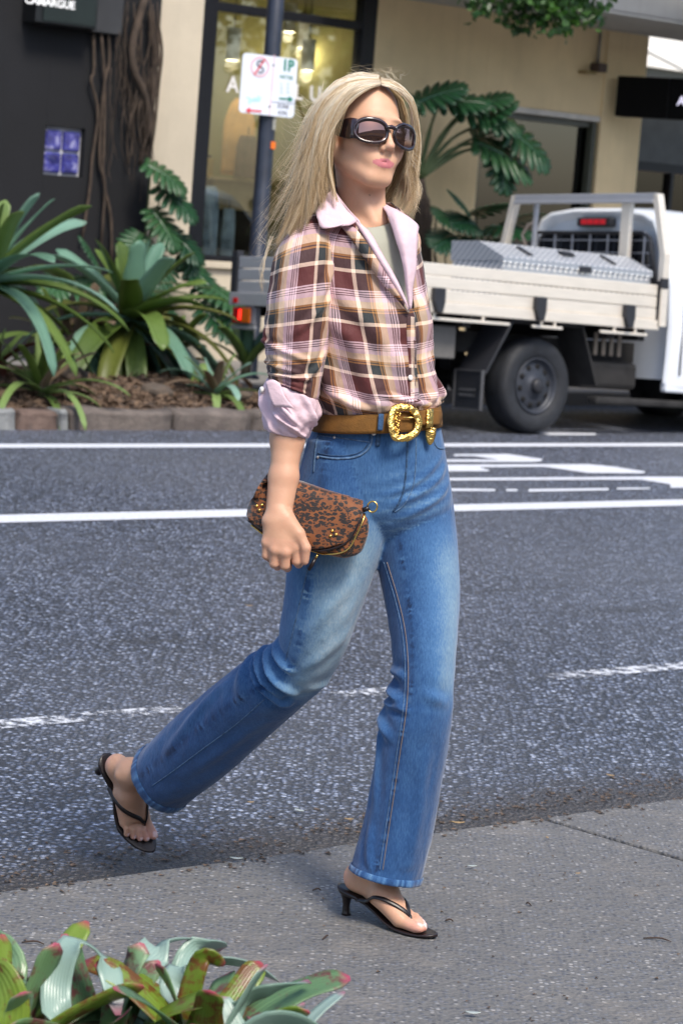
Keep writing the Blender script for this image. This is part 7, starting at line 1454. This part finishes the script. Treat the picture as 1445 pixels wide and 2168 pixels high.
# near side: front lock to back of head
near = [guide(g_) for g_ in (
 [(803, 180, -0.055), (772, 190, -0.085), (744, 212, -0.097), (718, 246, -0.099), (696, 290, -0.095), (690, 345, -0.088), (694, 388, -0.086), (704, 425, -0.094)],
 [(804, 177, -0.052), (764, 186, -0.088), (728, 210, -0.102), (702, 250, -0.104), (684, 305, -0.100), (677, 355, -0.098), (674, 400, -0.100), (666, 444, -0.106)],
 [(803, 173, -0.047), (754, 178, -0.085), (714, 208, -0.104), (688, 256, -0.107), (674, 315, -0.104), (666, 370, -0.104), (656, 420, -0.106), (640, 474, -0.112)],
 [(802, 169, -0.040), (742, 172, -0.075), (698, 202, -0.094), (670, 254, -0.101), (656, 318, -0.099), (648, 375, -0.100), (634, 435, -0.103), (612, 500, -0.108)],
 [(800, 166, -0.025), (732, 168, -0.050), (690, 204, -0.072), (666, 258, -0.082), (653, 322, -0.082), (642, 385, -0.083), (624, 450, -0.086), (598, 520, -0.088)],
 [(798, 165, -0.005), (726, 166, -0.015), (684, 208, -0.032), (662, 262, -0.042), (650, 328, -0.047), (637, 392, -0.047), (617, 460, -0.047), (586, 540, -0.047)],
 [(798, 165, 0.012), (724, 167, 0.025), (684, 212, 0.030), (664, 267, 0.022), (653, 332, 0.012), (641, 396, 0.004), (623, 460, 0.0), (598, 540, -0.01)])]
far = [guide(g_) for g_ in (
 [(808, 180, -0.054), (838, 189, -0.052), (863, 212, -0.034), (874, 245, -0.010), (877, 290, 0.008), (872, 335, 0.010), (867, 365, 0.006), (872, 395, 0.0), (860, 425, -0.01)],
 [(807, 175, -0.050), (840, 183, -0.042), (868, 210, -0.016), (879, 250, 0.004), (882, 300, 0.014), (878, 345, 0.016), (872, 375, 0.014), (877, 408, 0.002), (868, 452, -0.01)],
 [(806, 170, -0.038), (838, 177, -0.020), (869, 208, 0.0), (881, 255, 0.020), (884, 305, 0.028), (881, 350, 0.030), (875, 380, 0.026), (882, 418, 0.010), (848, 466, -0.005)],
 [(806, 166, -0.015), (834, 173, 0.005), (864, 206, 0.025), (875, 256, 0.04), (876, 315, 0.05), (868, 360, 0.05), (852, 395, 0.05), (836, 425, 0.04), (846, 458, 0.02)])]
inner = [guide(g_) for g_ in (
 [(800, 168, 0.02), (850, 210, 0.05), (862, 280, 0.065), (852, 350, 0.07), (835, 400, 0.07), (822, 430, 0.06), (825, 455, 0.05)],
 [(790, 166, 0.04), (800, 200, 0.10), (800, 280, 0.115), (790, 350, 0.11), (780, 410, 0.10), (770, 440, 0.09), (760, 470, 0.09)],
 [(780, 166, 0.04), (720, 200, 0.08), (690, 280, 0.085), (680, 350, 0.08), (665, 420, 0.07), (645, 480, 0.06), (620, 530, 0.05)])]
HV, HF, HA = [], [], []
def strand(K, r0, shade, tip=0.15):
    n = len(K); b = len(HV); view = K.mean(0)-CAMP; view /= np.linalg.norm(view); seed = rg.uniform(0, 99)
    for i in range(n):
        t = K[min(i+1, n-1)]-K[max(i-1, 0)]; t /= np.linalg.norm(t)+1e-9; e = np.cross(t, view); e /= np.linalg.norm(e)+1e-9; f = np.cross(t, e); r_ = r0*(1-(1-tip)*(i/(n-1))**2.2)*(0.6 if i == 0 else 1)
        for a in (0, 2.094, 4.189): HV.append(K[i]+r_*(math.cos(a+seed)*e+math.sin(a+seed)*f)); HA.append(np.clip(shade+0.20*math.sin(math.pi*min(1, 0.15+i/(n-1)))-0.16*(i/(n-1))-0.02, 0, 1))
    for i in range(n-1):
        for k in range(3): HF.append((b+i*3+k, b+i*3+(k+1) % 3, b+(i+1)*3+(k+1) % 3, b+(i+1)*3+k))
def grow(gs, count, r0, jit, wave, shade0, depth_jit=0.006, flare=0.0, stop=(0.86, 1.05)):
    A = np.array(gs); k = len(gs); nclump = 60; cl_t = rg.uniform(0, k-1, nclump); cl_s = rg.normal(0, 0.20, nclump); cl_p = rg.uniform(0, 6.28, nclump); cl_w = rg.normal(0, 1, (nclump, 3))
    for _ in range(count):
        t = rg.uniform(0, k-1); ci = np.argmin(np.abs(cl_t-t)+rg.uniform(0, 0.05, nclump)); pull = 0.9
        T = np.linspace(0, 1, NP_); tt = t+(cl_t[ci]-t)*pull*np.minimum(1, T*1.35); tt = np.clip(tt, 0, k-1.0001); i = tt.astype(int); f = (tt-i)[:, None]; K = A[i, np.arange(NP_)]*(1-f)+A[i+1, np.arange(NP_)]*f
        L_ = rg.uniform(*stop); K = catmull(K, NP_) if L_ >= 1 else catmull(K[:max(4, int(NP_*L_)+1)], NP_)
        ph = cl_p[ci]; w_ = wave*1.3*np.sin(T*9+ph)*T**1.2; off = rg.normal(0, jit, 3)*(0.35+0.9*T[:, None]); K = K+off+np.array([1, 0.4, 0])*w_[:, None]+np.clip(cl_w[ci], -1.5, 1.5)*np.array([0.0055, 0.006, 0.008])*T[:, None]**1.6
        if flare and rg.uniform() < flare: K = K+(np.array([rg.uniform(-0.06, -0.01), rg.uniform(-0.02, 0.02), rg.uniform(0.0, 0.035)])[None]*(T[:, None]**2.5))
        ex_ = rg.uniform(4, 11); K = np.array([push(p, ex_) for p in K]); strand(K, r0*rg.uniform(0.6, 1.3), np.clip(shade0+cl_s[ci]+rg.normal(0, 0.10), 0, 1))
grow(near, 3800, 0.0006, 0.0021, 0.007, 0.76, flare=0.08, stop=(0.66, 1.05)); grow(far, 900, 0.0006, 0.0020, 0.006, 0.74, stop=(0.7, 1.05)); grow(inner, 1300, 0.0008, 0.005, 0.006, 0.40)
# face-framing wisp and wind-blown flyaways
for _ in range(26): K = guide([(724+rg.uniform(-4, 4), 238, -0.099), (704, 280, -0.100), (696+rg.uniform(-2, 2), 330, -0.096), (700+rg.uniform(-3, 3), 370, -0.092), (708+rg.uniform(-2, 2), 405, -0.096), (714+rg.uniform(-3, 3), 428, -0.10)]); strand(K, 0.0006, rg.uniform(0.45, 0.8))
for _ in range(110):
    v0 = rg.uniform(200, 520); u0 = np.interp(v0, [200, 270, 350, 440, 550], [680, 654, 640, 618, 580])+rg.uniform(0, 20); L_ = rg.uniform(15, 60); up = rg.uniform(-25, 25); dy = rg.uniform(-0.1, 0.0)
    K = guide([(u0, v0-30, dy), (u0-L_*0.2, v0, dy), (u0-L_*0.6, v0+14+up*0.3, dy), (u0-L_, v0+10+up, dy), (u0-L_*1.25, v0+up-rg.uniform(-12, 16), dy)]); strand(K, 0.00028, rg.uniform(0.6, 1.0))
for _ in range(26): u0 = rg.uniform(770, 850); K = guide([(u0, 170, -0.03), (u0+rg.uniform(-20, 10), 158, -0.03), (u0+rg.uniform(-40, 20), 150+rg.uniform(-8, 10), -0.03), (u0+rg.uniform(-60, 45), 148+rg.uniform(-14, 20), -0.03)]); strand(K, 0.00024, rg.uniform(0.6, 1.0))
for _ in range(30): v0 = rg.uniform(250, 430); K = guide([(868, v0, 0.0), (876+rg.uniform(0, 6), v0+12, 0), (884+rg.uniform(-8, 8), v0+20, 0), (890+rg.uniform(-14, 4), v0+26, 0)]); strand(K, 0.00024, rg.uniform(0.6, 1.0))
for _ in range(16): K = guide([(575+rg.uniform(-5, 5), 500, -0.09), (562, 540+rg.uniform(-10, 10), -0.09), (552+rg.uniform(-4, 8), 570, -0.09), (551+rg.uniform(-3, 10), 595+rg.uniform(-10, 14), -0.09), (558+rg.uniform(-8, 6), 620+rg.uniform(-10, 10), -0.09)]); strand(K, 0.0003, rg.uniform(0.5, 0.9))
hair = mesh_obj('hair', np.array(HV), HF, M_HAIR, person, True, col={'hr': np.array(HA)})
# ================================================================ ACROSS FROM THE SCENE: the near side of the street, behind the camera
nbd = thing('near_building', W(-4, -9, 0), 'cream terrace building on the near side behind the camera', 'building')
sb('wall', -40, 26, -12, -9.4, 0, 5.6, M_CREAM, nbd); sb('parapet', -40, 26, -9.38, -9.2, 4.9, 5.9, M_SLAB, nbd)
for k in range(14): sb('shop_window', -38+k*4.5, -35+k*4.5, -9.38, -9.33, 0.4, 3.1, M_DGL, nbd); sb('pilaster', -34.6+k*4.5, -34.0+k*4.5, -9.38, -9.1, 0, 4.89, M_CREAM2, nbd)
sb('shop_awning', -40, 26, -9.19, -6.6, 3.4, 3.6, M_SLAB, nbd)
def far_tree(s, q, h, r_, seed, lab):
    b = W(s, q, 0); t = thing('shade_tree', b, lab, 'tree', 'street trees behind the camera'); rg3 = np.random.default_rng(seed)
    MB().tube(catmull([b, b+np.array([0.1, 0, h*0.35]), b+np.array([-0.1, 0.1, h*0.7])], 10), list(np.linspace(0.22, 0.1, 10)), 10).build('trunk', M_ROOT, t, True)
    cl = [(*(b+np.array([rg3.normal()*r_*0.55, rg3.normal()*r_*0.55, h*0.8+rg3.normal()*r_*0.35])), r_*0.22) for _ in range(40)]
    for c in cl[:7]: MB().tube([b+np.array([0, 0, h*0.5]), np.array(c[:3])], [0.08, 0.02], 6).build('limb', M_ROOT, t, True)
    leaf_cloud('crown', cl, 5200, 0.22, ML_T, t, seed+1)
far_tree(-9, -4.5, 6.5, 2.4, 41, 'leafy street tree at the left behind the camera'); far_tree(16, -4.2, 7.0, 2.6, 43, 'leafy street tree far right behind the camera'); far_tree(27, 2.6, 7.5, 2.8, 45, 'leafy street tree down the street on the near side'); far_tree(-22, 14.5, 7, 2.6, 47, 'leafy street tree down the street on the far side')
